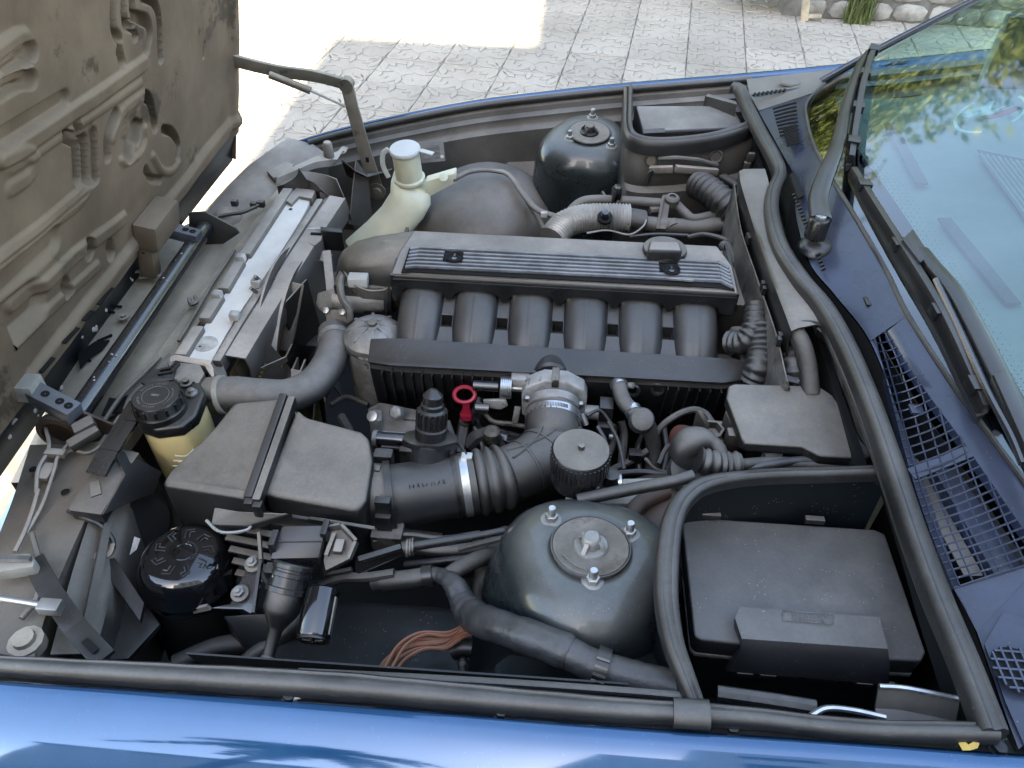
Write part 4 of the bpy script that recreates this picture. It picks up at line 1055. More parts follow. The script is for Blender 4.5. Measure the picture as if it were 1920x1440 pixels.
# round fan opening
fc = V((-.560, .045, .60)); fa_ = V((1, 0, .0))
def ringpt(r, th, x): return V((x, fc.y+r*math.cos(th), fc.z+r*math.sin(th)))
for nm, r0, r1, x0, x1, a0, a1 in (('fan_ring', .198, .207, -.575, -.545, -12, 140), ('fan_ring_flange', .205, .225, -.582, -.578, -12, 140)):
    th = [rad(a0+(a1-a0)*k/30) for k in range(31)]
    G().loft([[ringpt(r0,t,x0), ringpt(r1,t,x0), ringpt(r1,t,x1), ringpt(r0,t,x1)] for t in th]).build(nm, M['shroud'], sh)
# shroud back plate pieces
G().prism([P(440,690,.77), P(470,645,.785), P(505,640,.775), P(545,690,.70), P(540,730,.68), P(470,720,.69)], (.01,0,-.05)).build('corner_plate', M['plastic_heavy'], sh, bevel=.003)
G().prism([P(478,650,.78), P(490,565,.80), P(525,540,.80), P(520,600,.76), P(505,640,.75)], (.004,.0,-.02)).build('rib_plate', M['plastic_heavy'], sh, bevel=.002)
for (a_, b_, w_) in (((486,622,.785),(512,664,.735),.05),((465,645,.782),(480,672,.74),.035),((445,708,.74),(535,668,.735),.02),((452,740,.70),(545,722,.69),.03)):
    p, q = P(*a_), P(*b_); G().loft([[p, p-Z*w_, p-Z*w_+X*.003, p+X*.003],[q, q-Z*.012, q-Z*.012+X*.003, q+X*.003]]).build('rib', M['shroud'], sh)
# broken vertical flap (leans) and fan blades
G().prism([P(530,525,.80), P(566,533,.80), P(556,590,.745), P(542,660,.685), P(522,655,.685), P(528,590,.745)], (.004,.002,-.002)).build('broken_flap', M['shroud'], sh, bevel=.001)
G().add([P(497,525,.80), P(510,520,.805), P(527,528,.80), P(525,560,.77), P(515,575,.76), P(503,560,.775)], [(0,1,2,3,4,5)]).build('torn_edge', M['dark'], sh, thick=.002)
for k in range(5):
    p, q = P(548+14*k, 690+4*k, .70), P(552+14*k, 745+2*k, .66)
    G().loft([[p, p+X*.003, p+X*.003+Y*.03, p+Y*.03],[q, q+X*.003, q+X*.003+Y*.03, q+Y*.03]]).build('rib', M['shroud'], sh)
G().prism([P(545,690,.705), P(612,705,.70), P(610,722,.69), P(545,722,.69)], (0,0,-.03)).build('lower_bar', M['shroud'], sh, bevel=.002)
G().prism([P(604,470,.79), P(620,468,.79), P(628,540,.74), P(612,548,.74)], (0,0,-.012)).build('side_post', M['shroud'], sh, bevel=.002)
fan = T('cooling_fan', 'dark cooling fan blades inside the shroud ring', 'fan', fc)
for k in range(9):
    th = rad(40*k+22); rings = []
    for r in (.05,.09,.13,.17,.198):
        p = ringpt(r, th, -.535); tn = V((0,-math.sin(th),math.cos(th))); w = .028+.06*(r-.05)
        rings.append([p-tn*w+X*.016, p+tn*w-X*.016, p+tn*w-X*.019, p-tn*w+X*.013])
    G().loft(rings).build('blade', M['plastic_heavy'], fan)
G().cyl(V((-.56,fc.y,fc.z)), X, .06, .06, 24).build('hub', M['plastic'], fan, bevel=.004)
# boxy bracket pair on the far end of the shroud
sb = T('shroud_bracket', 'dusty square bracket clipped to the far shroud end', 'bracket', P(585,430,.79))
G().prism(PL([(553,446,.80),(573,427,.80),(607,432,.80),(602,450,.80),(590,460,.80)]), (0,0,-.06)).build('tray', M['shroud'], sb, bevel=.002)
G().prism(PL([(574,429,.803),(582,427,.803),(612,424,.803),(610,430,.803)]), (0,0,-.004)).build('lid', M['chip'], sb)
G().bar(P(583,438,.8015), P(603,439,.8015), .006, .003).build('slot', M['dark'], sb)
G().prism(PL([(600,424,.81),(640,428,.81),(642,436,.81),(602,433,.81)]), (0,0,-.045)).build('socket', M['plastic'], sb, bevel=.002)
G().bar(P(598,450,.79), P(606,505,.745), .010, .008).build('post', M['shroud'], sb)
G().bar(P(606,505,.745), P(622,492,.745), .012, .04).build('post_foot', M['shroud'], sb)
# sheet between scoop and wall, dark void fill
fp = T('closing_panel', 'grey plastic closing panel in front of the far inner fender', 'panel', P(660,420,.65))
G().add([P(655,420,.68), P(668,300,.80), P(690,330,.76), P(700,430,.62)], [(0,1,2,3)]).build('sheet', M['shroud'], fp, thick=.003)

# ------------------------------------------------------------------ near headlight corner
nh = T('headlight_housing', 'near grey headlight housing with clamp bars in the lower left', 'headlight housing', P(120,1000,.72))
# dusty outer shelf
A = cr(PL([(60,835,.755),(30,930,.76),(0,1010,.765),(-30,1100,.775),(-60,1220,.80)]),5); B = cr(PL([(215,845,.775),(170,950,.775),(120,1060,.78),(85,1150,.785),(60,1240,.80)]),5)
G().loft([[p-Z*.12, p, p.lerp(q,.3)+Z*.004, p.lerp(q,.7)+Z*.003, q, q-Z*.05] for p, q in zip(A, B)], closed=False).build('shelf', M['shelf'], nh, thick=-.002)
# sloping lamp body
A = cr(PL([(215,845,.772),(178,960,.772),(140,1080,.772),(100,1230,.78)]),5); B = cr(PL([(255,850,.74),(245,960,.735),(215,1080,.735),(175,1230,.75)]),5); C = cr(PL([(285,880,.66),(290,990,.66),(270,1110,.66),(215,1240,.68)]),5)
G().loft([[p-Z*.01, p, p.lerp(q,.85)+Z*.004, q, r, r-Z*.12] for p, q, r in zip(A, B, C)], closed=False).build('lamp_body', M['plastic_heavy'], nh, ang=25, thick=-.002)
# raised cover over it
A = PL([(126,952,.80),(205,838,.805),(262,848,.80),(232,892,.80),(190,965,.80),(130,957,.80)])
G().prism(A, (0,0,-.02)).build('cover', M['plastic_dusty'], nh, bevel=.003)
A = PL([(205,838,.803),(226,845,.802),(300,885,.78),(285,925,.75),(235,945,.76),(190,965,.797),(232,890,.803)])
G().add(A, [tuple(range(7))]).build('cover_side', M['plastic_dusty'], nh, thick=-.004)
G().prism([P(168,905,.802),P(185,900,.802),P(190,925,.802),P(170,932,.802)], (0,0,-.003)).build('embossed_mark', M['plastic_heavy'], nh)
# lamp opening (black oval)
oc = P(258,1005,.70)
G().lathe([(.001,.004),(.046,.004),(.05,.0)], oc, V((.75,-.45,.5)), 28, mod=lambda t, r, h: 1+.28*math.cos(2*t+.9)).build('lamp_opening', M['dark'], nh)
G().prism([P(243,1040,.735),P(252,1006,.745),P(263,1010,.745),P(256,1030,.735)], (0,0,-.001)).build('painted_sun_gap', M['chip'], nh)  # pale plate painted as sunlight showing through the opening
G().loft([[p+V((0,0,.001)), p+V((.006,0,.008)), p+V((.014,0,.001))] for p in cr(PL([(222,850,.772),(196,960,.768),(176,1060,.768),(150,1180,.775)]),5)], closed=False).build('lamp_ridge', M['plastic_dusty'], nh)
G().tube(cr(PL([(128,958,.785),(160,972,.785),(188,985,.775),(210,1010,.76),(212,1030,.75)]),6), .0035, 7).build('seal_edge', M['rubber'], nh)
# clamp bars
a_, b_ = P(-60,1112,.83), P(100,1138,.825)
G().tube([a_, b_], .0042, 10).build('clamp_rod', M['steel'], nh)
G().box(P(95,1138,.826), (.026,.016,.014)).build('rod_end', M['steel'], nh, bevel=.002)
G().prism(PL([(-30,1042,.82),(55,1036,.82),(66,1048,.82),(62,1062,.82),(-30,1076,.82)]), (0,0,-.02)).build('clear_bracket', M['pale'], nh, bevel=.004)
G().bar(P(-30,1047,.826), P(58,1048,.826), .006, .006).build('bracket_edge', M['clip'], nh)
p = [P(62,1050,.80), P(95,1110,.80), P(140,1175,.80), P(195,1235,.80)]
for i in range(3): G().bar(p[i], p[i+1]+(p[i+1]-p[i])*.02, .026, .006).build('diagonal_strap', M['plastic'], nh, bevel=.001)
G().bar(P(158,1200,.806), P(180,1222,.806), .008, .002).build('strap_slot', M['dark'], nh, bevel=.0008)
G().tube(cr(PL([(72,918,.79),(60,960,.785),(45,1000,.785),(28,1035,.785)]),5), .003, 7).build('cable', M['panel_grey'], nh)
G().tube(cr(PL([(85,800,.79),(92,840,.79),(72,880,.79),(68,925,.785)]),5), .003, 7).build('cable', M['panel_grey'], nh)
G().tube(cr(PL([(130,830,.79),(108,858,.79),(102,880,.79),(80,945,.785),(50,1000,.78)]),5), .0026, 7).build('cable', M['panel_grey'], nh)
G().bar(P(130,838,.80), P(185,805,.805), .018, .014).build('connector', M['plastic_heavy'], nh, bevel=.003)
G().bar(P(140,810,.805), P(178,790,.81), .022, .016).build('connector', M['plastic_heavy'], nh, bevel=.003)
G().box(P(88,885,.785), (.018,.03,.008)).build('cable_clip', M['panel_grey'], nh, bevel=.002)
G().box(P(105,850,.79), (.03,.012,.01)).build('cable_clip', M['panel_grey'], nh, bevel=.002)
G().lathe([(.02,-.01),(.02,.004),(.013,.006),(.012,.012),(.001,.013)], P(50,1205,.80), Z, 12).build('knob', M['panel_brown'], nh)
for px, py in ((122,922),(25,1080),(62,880)): G().lathe([(.006,0),(.001,.0005)], P(px,py,.779), Z, 10).build('hole', M['dark'], nh)
G().tube(cr(PL([(178,1042,.76),(205,1038,.765),(212,1020,.77)]),4), .006, 8, flat=.5).build('hook', M['plastic_heavy'], nh)
G().prism(PL([(180,1050,.745),(215,1045,.75),(270,1130,.74),(262,1165,.735)]), (0,0,-.01)).build('strut', M['plastic'], nh, bevel=.002)
G().prism(PL([(232,1090,.70),(242,1085,.70),(300,1170,.70),(240,1235,.70),(160,1240,.70)]), (0,0,-.01)).build('deflector', M['plastic'], nh, bevel=.002)
# buckle lying on the nose
bk = T('tow_cover', 'small square white loop tag hanging at the left edge of the nose', 'tag', P(15,795,.80))
q = PL([(-8,790,.80),(14,780,.81),(30,786,.81),(12,806,.80),(-8,800,.80)])
G().tube(q+[q[0]], .0028, 7).build('loop', M['pale'], bk)
# long dark strap from reservoir down to headlamp cover
ls = T('metal_strap', 'flat dark metal strap running down beside the coolant tank', 'strap', P(220,820,.81))
p = PL([(262,755,.835),(240,790,.833),(205,845,.825),(180,890,.815)])
for i in range(3): G().bar(p[i], p[i+1], .030, .006).build('strap', M['black_metal'], ls, bevel=.001)
G().bar(P(258,790,.829), P(180,886,.811), .003, .005).build('bright_edge', M['alu'], ls)
# ------------------------------------------------------------------ engine cover and intake manifold
ec = T('engine_cover', 'long ribbed black valve cover with dusty top', 'engine cover', P(1050,500,.86))
top = PL([(775,431,.920),(1345,460,.920),(1374,498,.918),(1387,553,.903),(1372,545,.908),(745,508,.908),(730,516,.903),(749,470,.918)])
body = PL([(775,431,.920),(1345,460,.920),(1374,498,.918),(1386,552,.904),(731,515,.904),(749,470,.918)])
G().prism(body, (0,0,-.016)).build('top_shell', M['cover_top'], ec, bevel=.005, seg=3)
# front skirt with arches over the six runners
RX = [P(x, 560+(x-784)*.063, .885).x for x in (784,889,995,1101,1207,1313)]
fy = P(1050,535,.904).y; xl, xr = P(732,516,.904).x, P(1386,552,.904).x
def fyx(x): 
    t = (x-xl)/(xr-xl); return P(732,516,.904).y*(1-t)+P(1386,552,.904).y*t
def skirt_z(x):
    z = .864
    for c in RX:
        u = abs(x-c)/.0410
        if u < 1: z = max(z, .864+.020*(1-u**3.6)**.6)
    return z
xs = np.linspace(xl+.002, xr-.002, 240)
G().loft([[V((x, fyx(x)-.001, .897)), V((x, fyx(x)-.004, skirt_z(x))), V((x, fyx(x)+.004, skirt_z(x))), V((x, fyx(x)+.004, .897))] for x in xs]).build('front_skirt', M['plastic'], ec)
for x in (xl+.002, xr-.002):
    G().box((x, fyx(x)+.075, .887), (.005, .15, .034)).build('end_skirt', M['plastic'], ec)
# parallel ribs
screws = [P(852,483,.921), P(1259,506,.921)]
M['rib'] = mat('worn_rib_plastic', (.16,.165,.18), .3, .2, dust=.15, dustcol=DUST, var=.3, vs=30)
for k in range(6):
    t = (k+.1)/6
    a0 = P(770-12*t, 467+40*t, .9195-.0045*t); a1 = P(788-12*t, 464+41*t, .9195-.0045*t); b1 = P(1346+7*t, 492+41*t, .9195-.0045*t); b0 = P(1366+10*t, 503+42*t, .9185-.006*t)
    for c, (s0, s1) in enumerate(((0, .118), (.118, .834), (.834, 1))):
        p, q = a1.lerp(b1, s0 if c else 0), a1.lerp(b1, s1)
        dx_ = V((.016, 0, 0))
        near = [sc_ for sc_ in screws]
        if 1 <= k <= 3:
            if c == 0: q = q-dx_
            if c == 1: p = p+dx_; q = q-dx_
            if c == 2: p = p+dx_
        G().bar(p, q, .0050, .0050).build('rib', M['rib'], ec, bevel=.0008)
    G().bar(a0, a1, .0050, .0050).build('rib', M['rib'], ec, bevel=.0008); G().bar(b1, b0, .0050, .0050).build('rib', M['rib'], ec, bevel=.0008)
gv = PL([(768,464,.9182),(1347,489,.9182),(1378,545,.909),(1350,539,.9115),(772,509,.9115),(752,511,.910)])
G().prism(gv, (0,0,-.002)).build('groove_bed', M['dark'], ec)
for s_ in screws:
    cu = G().lathe([(.0145,-.001),(.0145,.0024),(.0130,.0028),(.011,-.0005),(.001,-.0006)], s_, Z, 24).build('screw_recess', M['dark'], ec)
    G().lathe([(.0045,-.001),(.0045,.0012),(.001,.0016)], s_+V((0,-.003,0)), Z, 6).build('screw', M['black_metal'], cu)
    G().box(s_+V((0,.004,.001)), (.003,.008,.004)).build('tab', M['plastic'], cu)
# worn bright patch strips on the last ribs
G().bar(P(1250,522,.9173), P(1300,526,.9173), .004, .003).build('worn_edge', M['alu'], ec)
oc_ = T('oil_filler_cap', 'dusty rounded square oil filler cap on the valve cover', 'oil cap', P(1247,470,.92))
q = PL([(1218,450,.944),(1274,451,.944),(1281,471,.942),(1214,469,.942)])
G().prism(q, (0,0,-.022)).build('cap', M['cover_top'], oc_, bevel=.007, seg=4)
G().lathe([(.038,0),(.036,.006)], P(1246,470,.919), Z, 24, mod=lambda t,r,h: 1).build('collar', M['plastic_dusty'], oc_)

im = T('intake_manifold', 'black six runner intake manifold along the engine', 'intake manifold', P(1050,640,.72))
y0 = fy
M['runner'] = mat('satin_intake_plastic', (.020,.021,.023), .30, dust=.22, dustcol=(.24,.22,.19), bump=.12, bs=350, dn=16, d0=.3, d1=1.0)
for c in RX:
    yy = fyx(c); rings = []
    for k in range(19):
        t = k/18
        cy = yy+.030-.118*t; cz = .8785-.045*t**2.3-.006*t
        dz = -(.045*2.3*t**1.3+.006)/(-.118)
        nx = V((0, -dz, 1)).normalized()
        ring = []
        w = .0392-.0010*t
        for j in range(25):
            u = -1+2*j/24; h = (1-abs(u)**2.6)**(1/2.3) if abs(u) < 1 else 0
            h = h*.034+.0012*math.exp(-(u/.05)**2)
            ring.append(V((c+u*w, cy, cz))+nx*(h-.029))
        rings.append(ring)
    G().loft(rings, closed=False).build('runner', M['runner'], im, ang=60)
# webs between the runners with square windows
for a_, b_ in zip(RX, RX[1:]):
    m = (a_+b_)/2; yy = fyx(m); hw = .012; 
    def wp(u, v): return V((m+u, yy+.01-v*.105, .862-.030*v-.012*v*v))
    us = [-.019, -.0098, .0098, .019]; vv = [0, .36, .56, 1.05]
    g = G()
    for i in range(3):
        for j in range(3):
            if i == 1 and j == 1: continue
            g.add([wp(us[i],vv[j]), wp(us[i+1],vv[j]), wp(us[i+1],vv[j+1]), wp(us[i],vv[j+1])], [(0,1,2,3)])
    wb = g.build('web', M['runner'], im)
    q = [wp(us[1],vv[1]), wp(us[2],vv[1]), wp(us[2],vv[2]), wp(us[1],vv[2])]
    G().loft([q, [p-Z*.02 for p in q]], caps=False).build('window_wall', M['dark'], wb)
    G().add([p-Z*.02 for p in q], [(0,1,2,3)]).build('window_floor', M['dark'], wb)
    G().tube([p+Z*.0005 for p in q]+[q[0]+Z*.0005], .0012, 5).build('window_rim', M['plastic'], wb)
# end flanks below runners
# plenum
pt = PL([(694,634,.842),(742,633,.845),(1380,672,.845),(1402,678,.843),(1402,712,.826),(1357,718,.828),(733,685,.828),(688,679,.826)])
G().prism(pt, (0,.012,-.016)).build('plenum_top', M['plastic'], im, bevel=.004)
G().prism([p-Z*.0165+V((0,.004,0)) for p in pt], (0,.02,-.10)).build('plenum_box', M['plastic'], im, bevel=.006)
# vertical fins on the plenum face
pA, pB = P(733,685,.828), P(1357,718,.828)
for k, px in enumerate([713+19.3*i for i in range(12)]+[1257+20*i for i in range(6)]):
    t = (px-733)/(1357-733); p = pA.lerp(pB, t)+V((0,-.0005,-.017))
    hh = .085
    G().loft([[p+V((-.0012,.012,0)), p+V((.0012,.012,0)), p+V((.0008,-.004,0)), p+V((-.0008,-.004,0))], [p+V((-.0012,.03,-hh)), p+V((.0012,.03,-hh)), p+V((.0008,.014,-hh)), p+V((-.0008,.014,-hh))]]).build('fin', M['plastic'], im)
G().lathe([(.030,0),(.030,.03),(.026,.034),(.001,.036)], P(1032,700,.815)+V((0,.02,-.006)), V((0,-1,.15)), 24).build('throttle_boss', M['plastic_clean'], im)
for px, py in ((1187,733),(1233,730)):
    G().torus(P(px,py,.80), V((0,-1,.3)), .009, .0035, 18, 6).build('boss_ring', M['plastic_clean'], im)
lb = T('loom_cover', 'plain black cover strip under the right end of the manifold', 'cover', P(1380,690,.80))
G().prism(PL([(1395,684,.838),(1418,690,.836),(1405,720,.826),(1392,718,.826)]), (0,0,-.08)).build('strip', M['plastic_clean'], lb, bevel=.003)

# ------------------------------------------------------------------ front of the engine
vh = T('timing_cover', 'grimy cast front cover of the cylinder head', 'engine front cover', P(700,500,.80))
rings = []
for px, py, z, w in ((634,500,.835,.02),(642,470,.868,.05),(665,455,.888,.075),(700,446,.900,.085),(745,440,.908,.09),(776,436,.912,.092)):
    p = P(px, py, z); rings.append([p+V((0,.02,-.1)), p+V((0,.02,-.008)), p+V((0,.0,.0)), p+V((0,-w*.55,.002)), p+V((0,-w*.85,-.010)), p+V((0,-w,-.035)), p+V((0,-w,-.1))])
G().loft(rings).build('cast_cover', M['head_cover'], vh, ang=45, bevel=.004)
G().box(P(690,535,.845), (.11,.05,.03)).build('flange_block', M['alu_dirty'], vh, bevel=.006)
G().lathe([(.012,0),(.011,.007),(.007,.008),(.007,.013),(.001,.014)], P(676,490,.872), V((0,-.5,.8)), 6).build('plug', M['alu_dirty'], vh, bevel=.001)
G().lathe([(.006,0),(.006,.005),(.001,.006)], P(729,497,.878), Z, 6).build('bolt', M['steel'], vh)
G().lathe([(.006,0),(.006,.005),(.001,.006)], P(655,520,.856), Z, 6).build('bolt', M['alu_dirty'], vh)
G().box(P(672,525,.872), (.034,.022,.018), (V((1,.05,0)).normalized(), V((-.05,1,0)).normalized(), Z)).build('sensor', M['label_white'], vh, bevel=.003)
G().tube(cr(PL([(643,505,.86),(652,520,.868),(668,536,.868),(690,545,.86),(715,545,.858),(728,540,.858)]),5), .0024, 7).build('sensor_wire', M['plastic_heavy'], vh)
G().tube(cr(PL([(640,520,.868),(638,540,.866),(642,560,.855),(654,578,.84),(656,600,.82)]),6), .0065, 9).build('vent_pipe', M['alu_dirty'], vh)
th = T('thermostat_housing', 'cast aluminium thermostat and vanos housing at the engine front', 'housing', P(650,560,.78))
G().lathe([(.024,0),(.026,.01),(.026,.05),(.023,.055),(.023,.09),(.020,.094)], P(628,558,.82), V((1,.04,0)), 22).build('barrel', M['alu'], th)
G().loft([[P(594,548,.83), P(596,566,.815), P(602,585,.80), P(592,575,.80)], [P(625,538,.845), P(640,575,.82), P(640,596,.80), P(612,590,.79)]]).build('snout', M['alu'], th, bevel=.008, seg=3)
G().prism(PL([(608,580,.815),(660,578,.818),(655,606,.80),(612,606,.80)]), (0,0,-.03)).build('flange', M['alu_dirty'], th, bevel=.004)
for px, py in ((612,583),(643,586)): G().lathe([(.006,0),(.006,.006),(.001,.007)], P(px,py,.818), V((0,-.6,.8)), 6).build('bolt', M['steel'], th)
G().lathe([(.030,0),(.032,.006),(.028,.012),(.012,.012)], P(726,560,.83), X, 22).build('end_cap', M['plastic'], th)
G().lathe([(.017,0),(.016,.03),(.014,.03)], P(626,605,.79), V((.05,-.4,-.8)), 18).build('outlet', M['alu_dirty'], th)
G().torus(P(627,617,.782), V((.05,-.5,-.8)), .018, .003, 20, 6).build('clamp', M['steel'], th)
uh = T('radiator_hose', 'thick grey upper radiator hose curving to the engine', 'hose', P(560,720,.74))
hp_ = cr(PL([(402,742,.795),(440,738,.80),(490,742,.798),(540,742,.79),(585,722,.785),(615,685,.785),(628,650,.79),(626,622,.79)]), 7)
G().tube(hp_, .0275, 20).build('hose', M['hose'], uh)
G().tube([hp_[-6], hp_[-4]], .0292, 20).build('clamp', M['alu'], uh)
d_ = (hp_[2]-hp_[0]).normalized()
G().tube([hp_[0]-d_*.012, hp_[0]+d_*.010], .0305, 20).build('neck', M['plastic_dusty'], uh); G().tube([hp_[0]+d_*.010, hp_[0]+d_*.018], .031, 20).build('clamp', M['pale'], uh)
of = T('oil_filter_housing', 'grey aluminium oil filter canister with spoked cap', 'oil filter', P(695,700,.68))
c = P(700,622,.822)
G().lathe([(.046,-.13),(.047,-.02),(.047,-.016)], c, V((0,-.0,1)), 32).build('canister', M['alu'], of)
cp_ = G().lathe([(.0485,-.02),(.0505,-.016),(.0505,-.006),(.0475,-.003),(.040,.006),(.028,.013),(.012,.014),(.010,.016),(.001,.016)], c, Z, 36).build('cap', M['alu'], of)
for k in range(8):
    a_ = k*math.pi/4+.2; d = V((math.cos(a_), math.sin(a_), 0))
    G().bar(c+d*.012+Z*.016, c+d*.043+Z*.005, .005, .005).build('spoke', M['alu'], cp_, bevel=.001)
G().lathe([(.0085,.015),(.0085,.021),(.001,.022)], c, Z, 6).build('centre_bolt', M['alu_dirty'], cp_)
G().torus(c-Z*.019, Z, .049, .003, 32, 6).build('ring', M['black_metal'], cp_)
G().prism(PL([(688,765,.74),(712,752,.74),(800,770,.735),(800,835,.72),(700,830,.72)]), (0,0,-.12)).build('base', M['alu_dirty'], of, bevel=.006)
G().prism(PL([(690,775,.752),(700,766,.752),(716,768,.752),(716,788,.752),(692,790,.752)]), (0,0,-.08)).build('ear', M['alu'], of, bevel=.003)
G().lathe([(.009,0),(.009,.004),(.005,.005)], P(699,781,.754), V((-.2,-.5,.8)), 14).build('bolt', M['steel'], of)
G().lathe([(.012,0),(.012,.012),(.009,.014)], P(747,774,.752), V((-.3,-.6,.6)), 6).build('bolt', M['alu'], of, bevel=.001)
G().tube(PL([(702,822,.735),(760,826,.735)]), .012, 14).build('solenoid', M['black_metal'], of)
G().tube(PL([(700,822,.735),(708,822.5,.735)]), .014, 14).build('solenoid_ring', M['alu'], of)
G().bar(P(716,812,.742), P(772,816,.742), .006, .004).build('bracket', M['alu'], of)
G().bar(P(716,835,.73), P(770,840,.73), .01, .004).build('bracket', M['alu_dirty'], of)
for k, (px, py) in enumerate(((775,790),(768,850),(720,860))): G().box(P(px,py,.72), (.03,.02,.03)).build('lug', M['alu_dirty'], of, bevel=.004)

# dipstick, throttle body, idle valve and hoses
ds = T('oil_dipstick', 'red plastic oil dipstick handle with open ring', 'dipstick', P(875,780,.74))
c = P(871,740,.785); axd = V((.1,-.72,.7)).normalized(); a_, b_ = frame(axd)
ringp = [c+(a_*math.cos(t)*.0165+b_*math.sin(t)*.0125) for t in [2*math.pi*k/30 for k in range(31)]]
G().tube(ringp, .0036, 8, False).build('ring', M['red'], ds)
p1, p2 = P(874,754,.774), P(875,775,.752)
s_ = X; u_ = (p2-p1).normalized(); w_ = s_.cross(u_)
G().loft([[p1-s_*.006-w_*.003, p1+s_*.006-w_*.003, p1+s_*.006+w_*.003, p1-s_*.006+w_*.003], [p1.lerp(p2,.5)-s_*.0055-w_*.0025, p1.lerp(p2,.5)+s_*.0055-w_*.0025, p1.lerp(p2,.5)+s_*.0055+w_*.0025, p1.lerp(p2,.5)-s_*.0055+w_*.0025], [p2-s_*.010-w_*.004, p2+s_*.010-w_*.004, p2+s_*.010+w_*.004, p2-s_*.010+w_*.004]]).build('grip', M['red'], ds, bevel=.001)
G().lathe([(.0115,0),(.0115,.008),(.008,.010)], p2, V((0,-.2,-1)), 18).build('plug', M['red'], ds)
G().tube([p2-Z*.008, p2+V((0,.03,-.2))], .006, 8).build('tube', M['black_metal'], ds)
tb = T('throttle_body', 'cast aluminium throttle body bolted under the plenum', 'throttle body', P(1040,745,.74))
ax = V((0,-.80,-.22)).normalized(); c = P(1040,742,.800)
a_, b_ = frame(ax); 
# body in front of the plenum: hexagonal flange then barrel
fl6 = [(-.052,.006),(-.046,.020),(-.018,.034),(.018,.034),(.046,.020),(.052,.006),(.050,-.03),(.03,-.042),(-.03,-.042),(-.050,-.03)]
up_ = V((0,.26,.96)).normalized()
base = P(1040,728,.803)
G().prism([base+X*x+up_*y for x, y in fl6], ax*.022).build('flange', M['alu'], tb, bevel=.003)
G().box(base+up_*.030+ax*.011, (.012,.024,.014), (X, ax, up_)).build('boss', M['alu_dirty'], tb, bevel=.002)
bb = base+ax*.022-up_*.004
G().lathe([(.041,0),(.040,.012),(.038,.014),(.038,.030)], bb, ax, 32).build('barrel', M['alu'], tb)
for sx, sy in ((-.042,.002),(.042,-.002)):
    G().lathe([(.0065,0),(.0065,.006),(.001,.007)], base+X*sx+up_*sy+ax*.022, ax, 6).build('bolt', M['steel'], tb, bevel=.0006)
# linkage at left
lc = base-X*.075-up_*.004
for k in range(6): G().torus(lc+X*(.003*k-.01), X, .017, .0018, 18, 5).build('spring_coil', M['clip'], tb)
G().cyl(lc-X*.012, X, .006, .05, 10).build('shaft', M['steel'], tb)
G().box(lc+X*.02+up_*.016, (.03,.016,.014), (X, ax, up_)).build('lever_block', M['alu'], tb, bevel=.002)
G().prism([lc+V((-.03,-.014,-.02))+X*x+up_*y for x, y in ((-.008,.004),(.028,.008),(.032,-.002),(.02,-.01),(-.006,-.008))], ax*.004).build('lever_plate', M['alu'], tb, bevel=.0008)
G().bar(lc+X*.018+up_*-.022+ax*.012, lc+X*.014+up_*-.052+ax*.012, .010, .004, ax).build('lever_arm', M['alu'], tb, bevel=.001)
for k in range(7): G().torus(lc+X*(.028+.003*k)+up_*-.026, X, .011, .0013, 14, 5).build('spring_coil', M['steel'], tb)
G().cyl(lc-X*.055, X, .009, .04, 12).build('cable_barrel', M['black_metal'], tb)
G().tube(cr([lc-X*.045+up_*-.02, lc-X*.05+up_*-.05+ax*.01, lc-X*.03+up_*-.09, lc+X*.0+up_*-.11], 5), .007, 9).build('ball_link', M['black_metal'], tb)
G().cyl(lc+V((-.05,-.02,-.03)), X, .010, .022, 12).build('link_cup', M['black_metal'], tb)
# sensor at right
sx = base+X*.062-up_*.030+ax*.01
G().cyl(sx-X*.012, X, .012, .022, 14).build('sensor_neck', M['alu'], tb)
G().box(sx+X*.022+up_*.008, (.022,.022,.024), (X, ax, up_)).build('sensor', M['plastic_clean'], tb, bevel=.002)
G().box(sx+X*.022-up_*.028+ax*.004, (.024,.022,.034), (X, ax, up_)).build('sensor_plug', M['plastic_clean'], tb, bevel=.002)
G().tube([sx+X*.030-up_*.026+ax*.016, sx+X*.036-up_*.026+ax*.016], .004, 8).build('plug_clip', M['steel'], tb)
# intake elbow: clamp, elbow, bellows, clamp
ib = T('intake_boot', 'black rubber intake boot with bellows from air meter to throttle', 'intake boot', P(990,860,.72))
e0 = bb+ax*.018
path = resample(cr([e0, e0+ax*.03, P(1043,812,.772), P(1022,848,.766), P(985,876,.764), P(940,895,.763), P(900,904,.762), P(858,911,.76)], 10), .0022)
def pxx(p):
    d = p-CAM_LOC; return 960+FPX*d.dot(_R)/d.dot(_F)
kb = next(i for i, p in enumerate(path) if i > 20 and pxx(p) < 952); kc = next(i for i, p in enumerate(path) if i > 20 and pxx(p) < 893)
G().tube(path[:kb+1], .0432, 30).build('elbow', M['rubber_dusty'], ib)
for i in (kb//3, int(kb*.56), int(kb*.8)):
    p = path[i]; d = (path[i+1]-path[i-1]).normalized(); G().torus(p, d, .0432, .0022, 32, 6).build('rib', M['rubber_dusty'], ib)
for sd in (-.25, .35):
    rp = []
    for i in range(kb//4, kb-2):
        d = (path[i+1]-path[i-1]).normalized(); s, u = frame(d); t_ = (i-kb/4)/(kb*.75); rp.append(path[i]+(u*.8+s*(sd+.5*t_*(1 if sd < 0 else -1))).normalized()*.0440)
    G().tube(rp, .0020, 6).build('rib', M['rubber_dusty'], ib)
G().tube([e0+ax*.004, e0+ax*.016], .0438, 32).build('clamp_band', M['clip'], ib)
for k in range(20):
    th_ = 1.0+.055*k; a_, b_ = frame(ax); d = a_*math.cos(th_)+b_*math.sin(th_)
    G().box(e0+ax*.010+d*.0442, (.0012,.006,.0015), (d.cross(ax), ax, d)).build('clamp_tooth', M['alu_dirty'], ib)
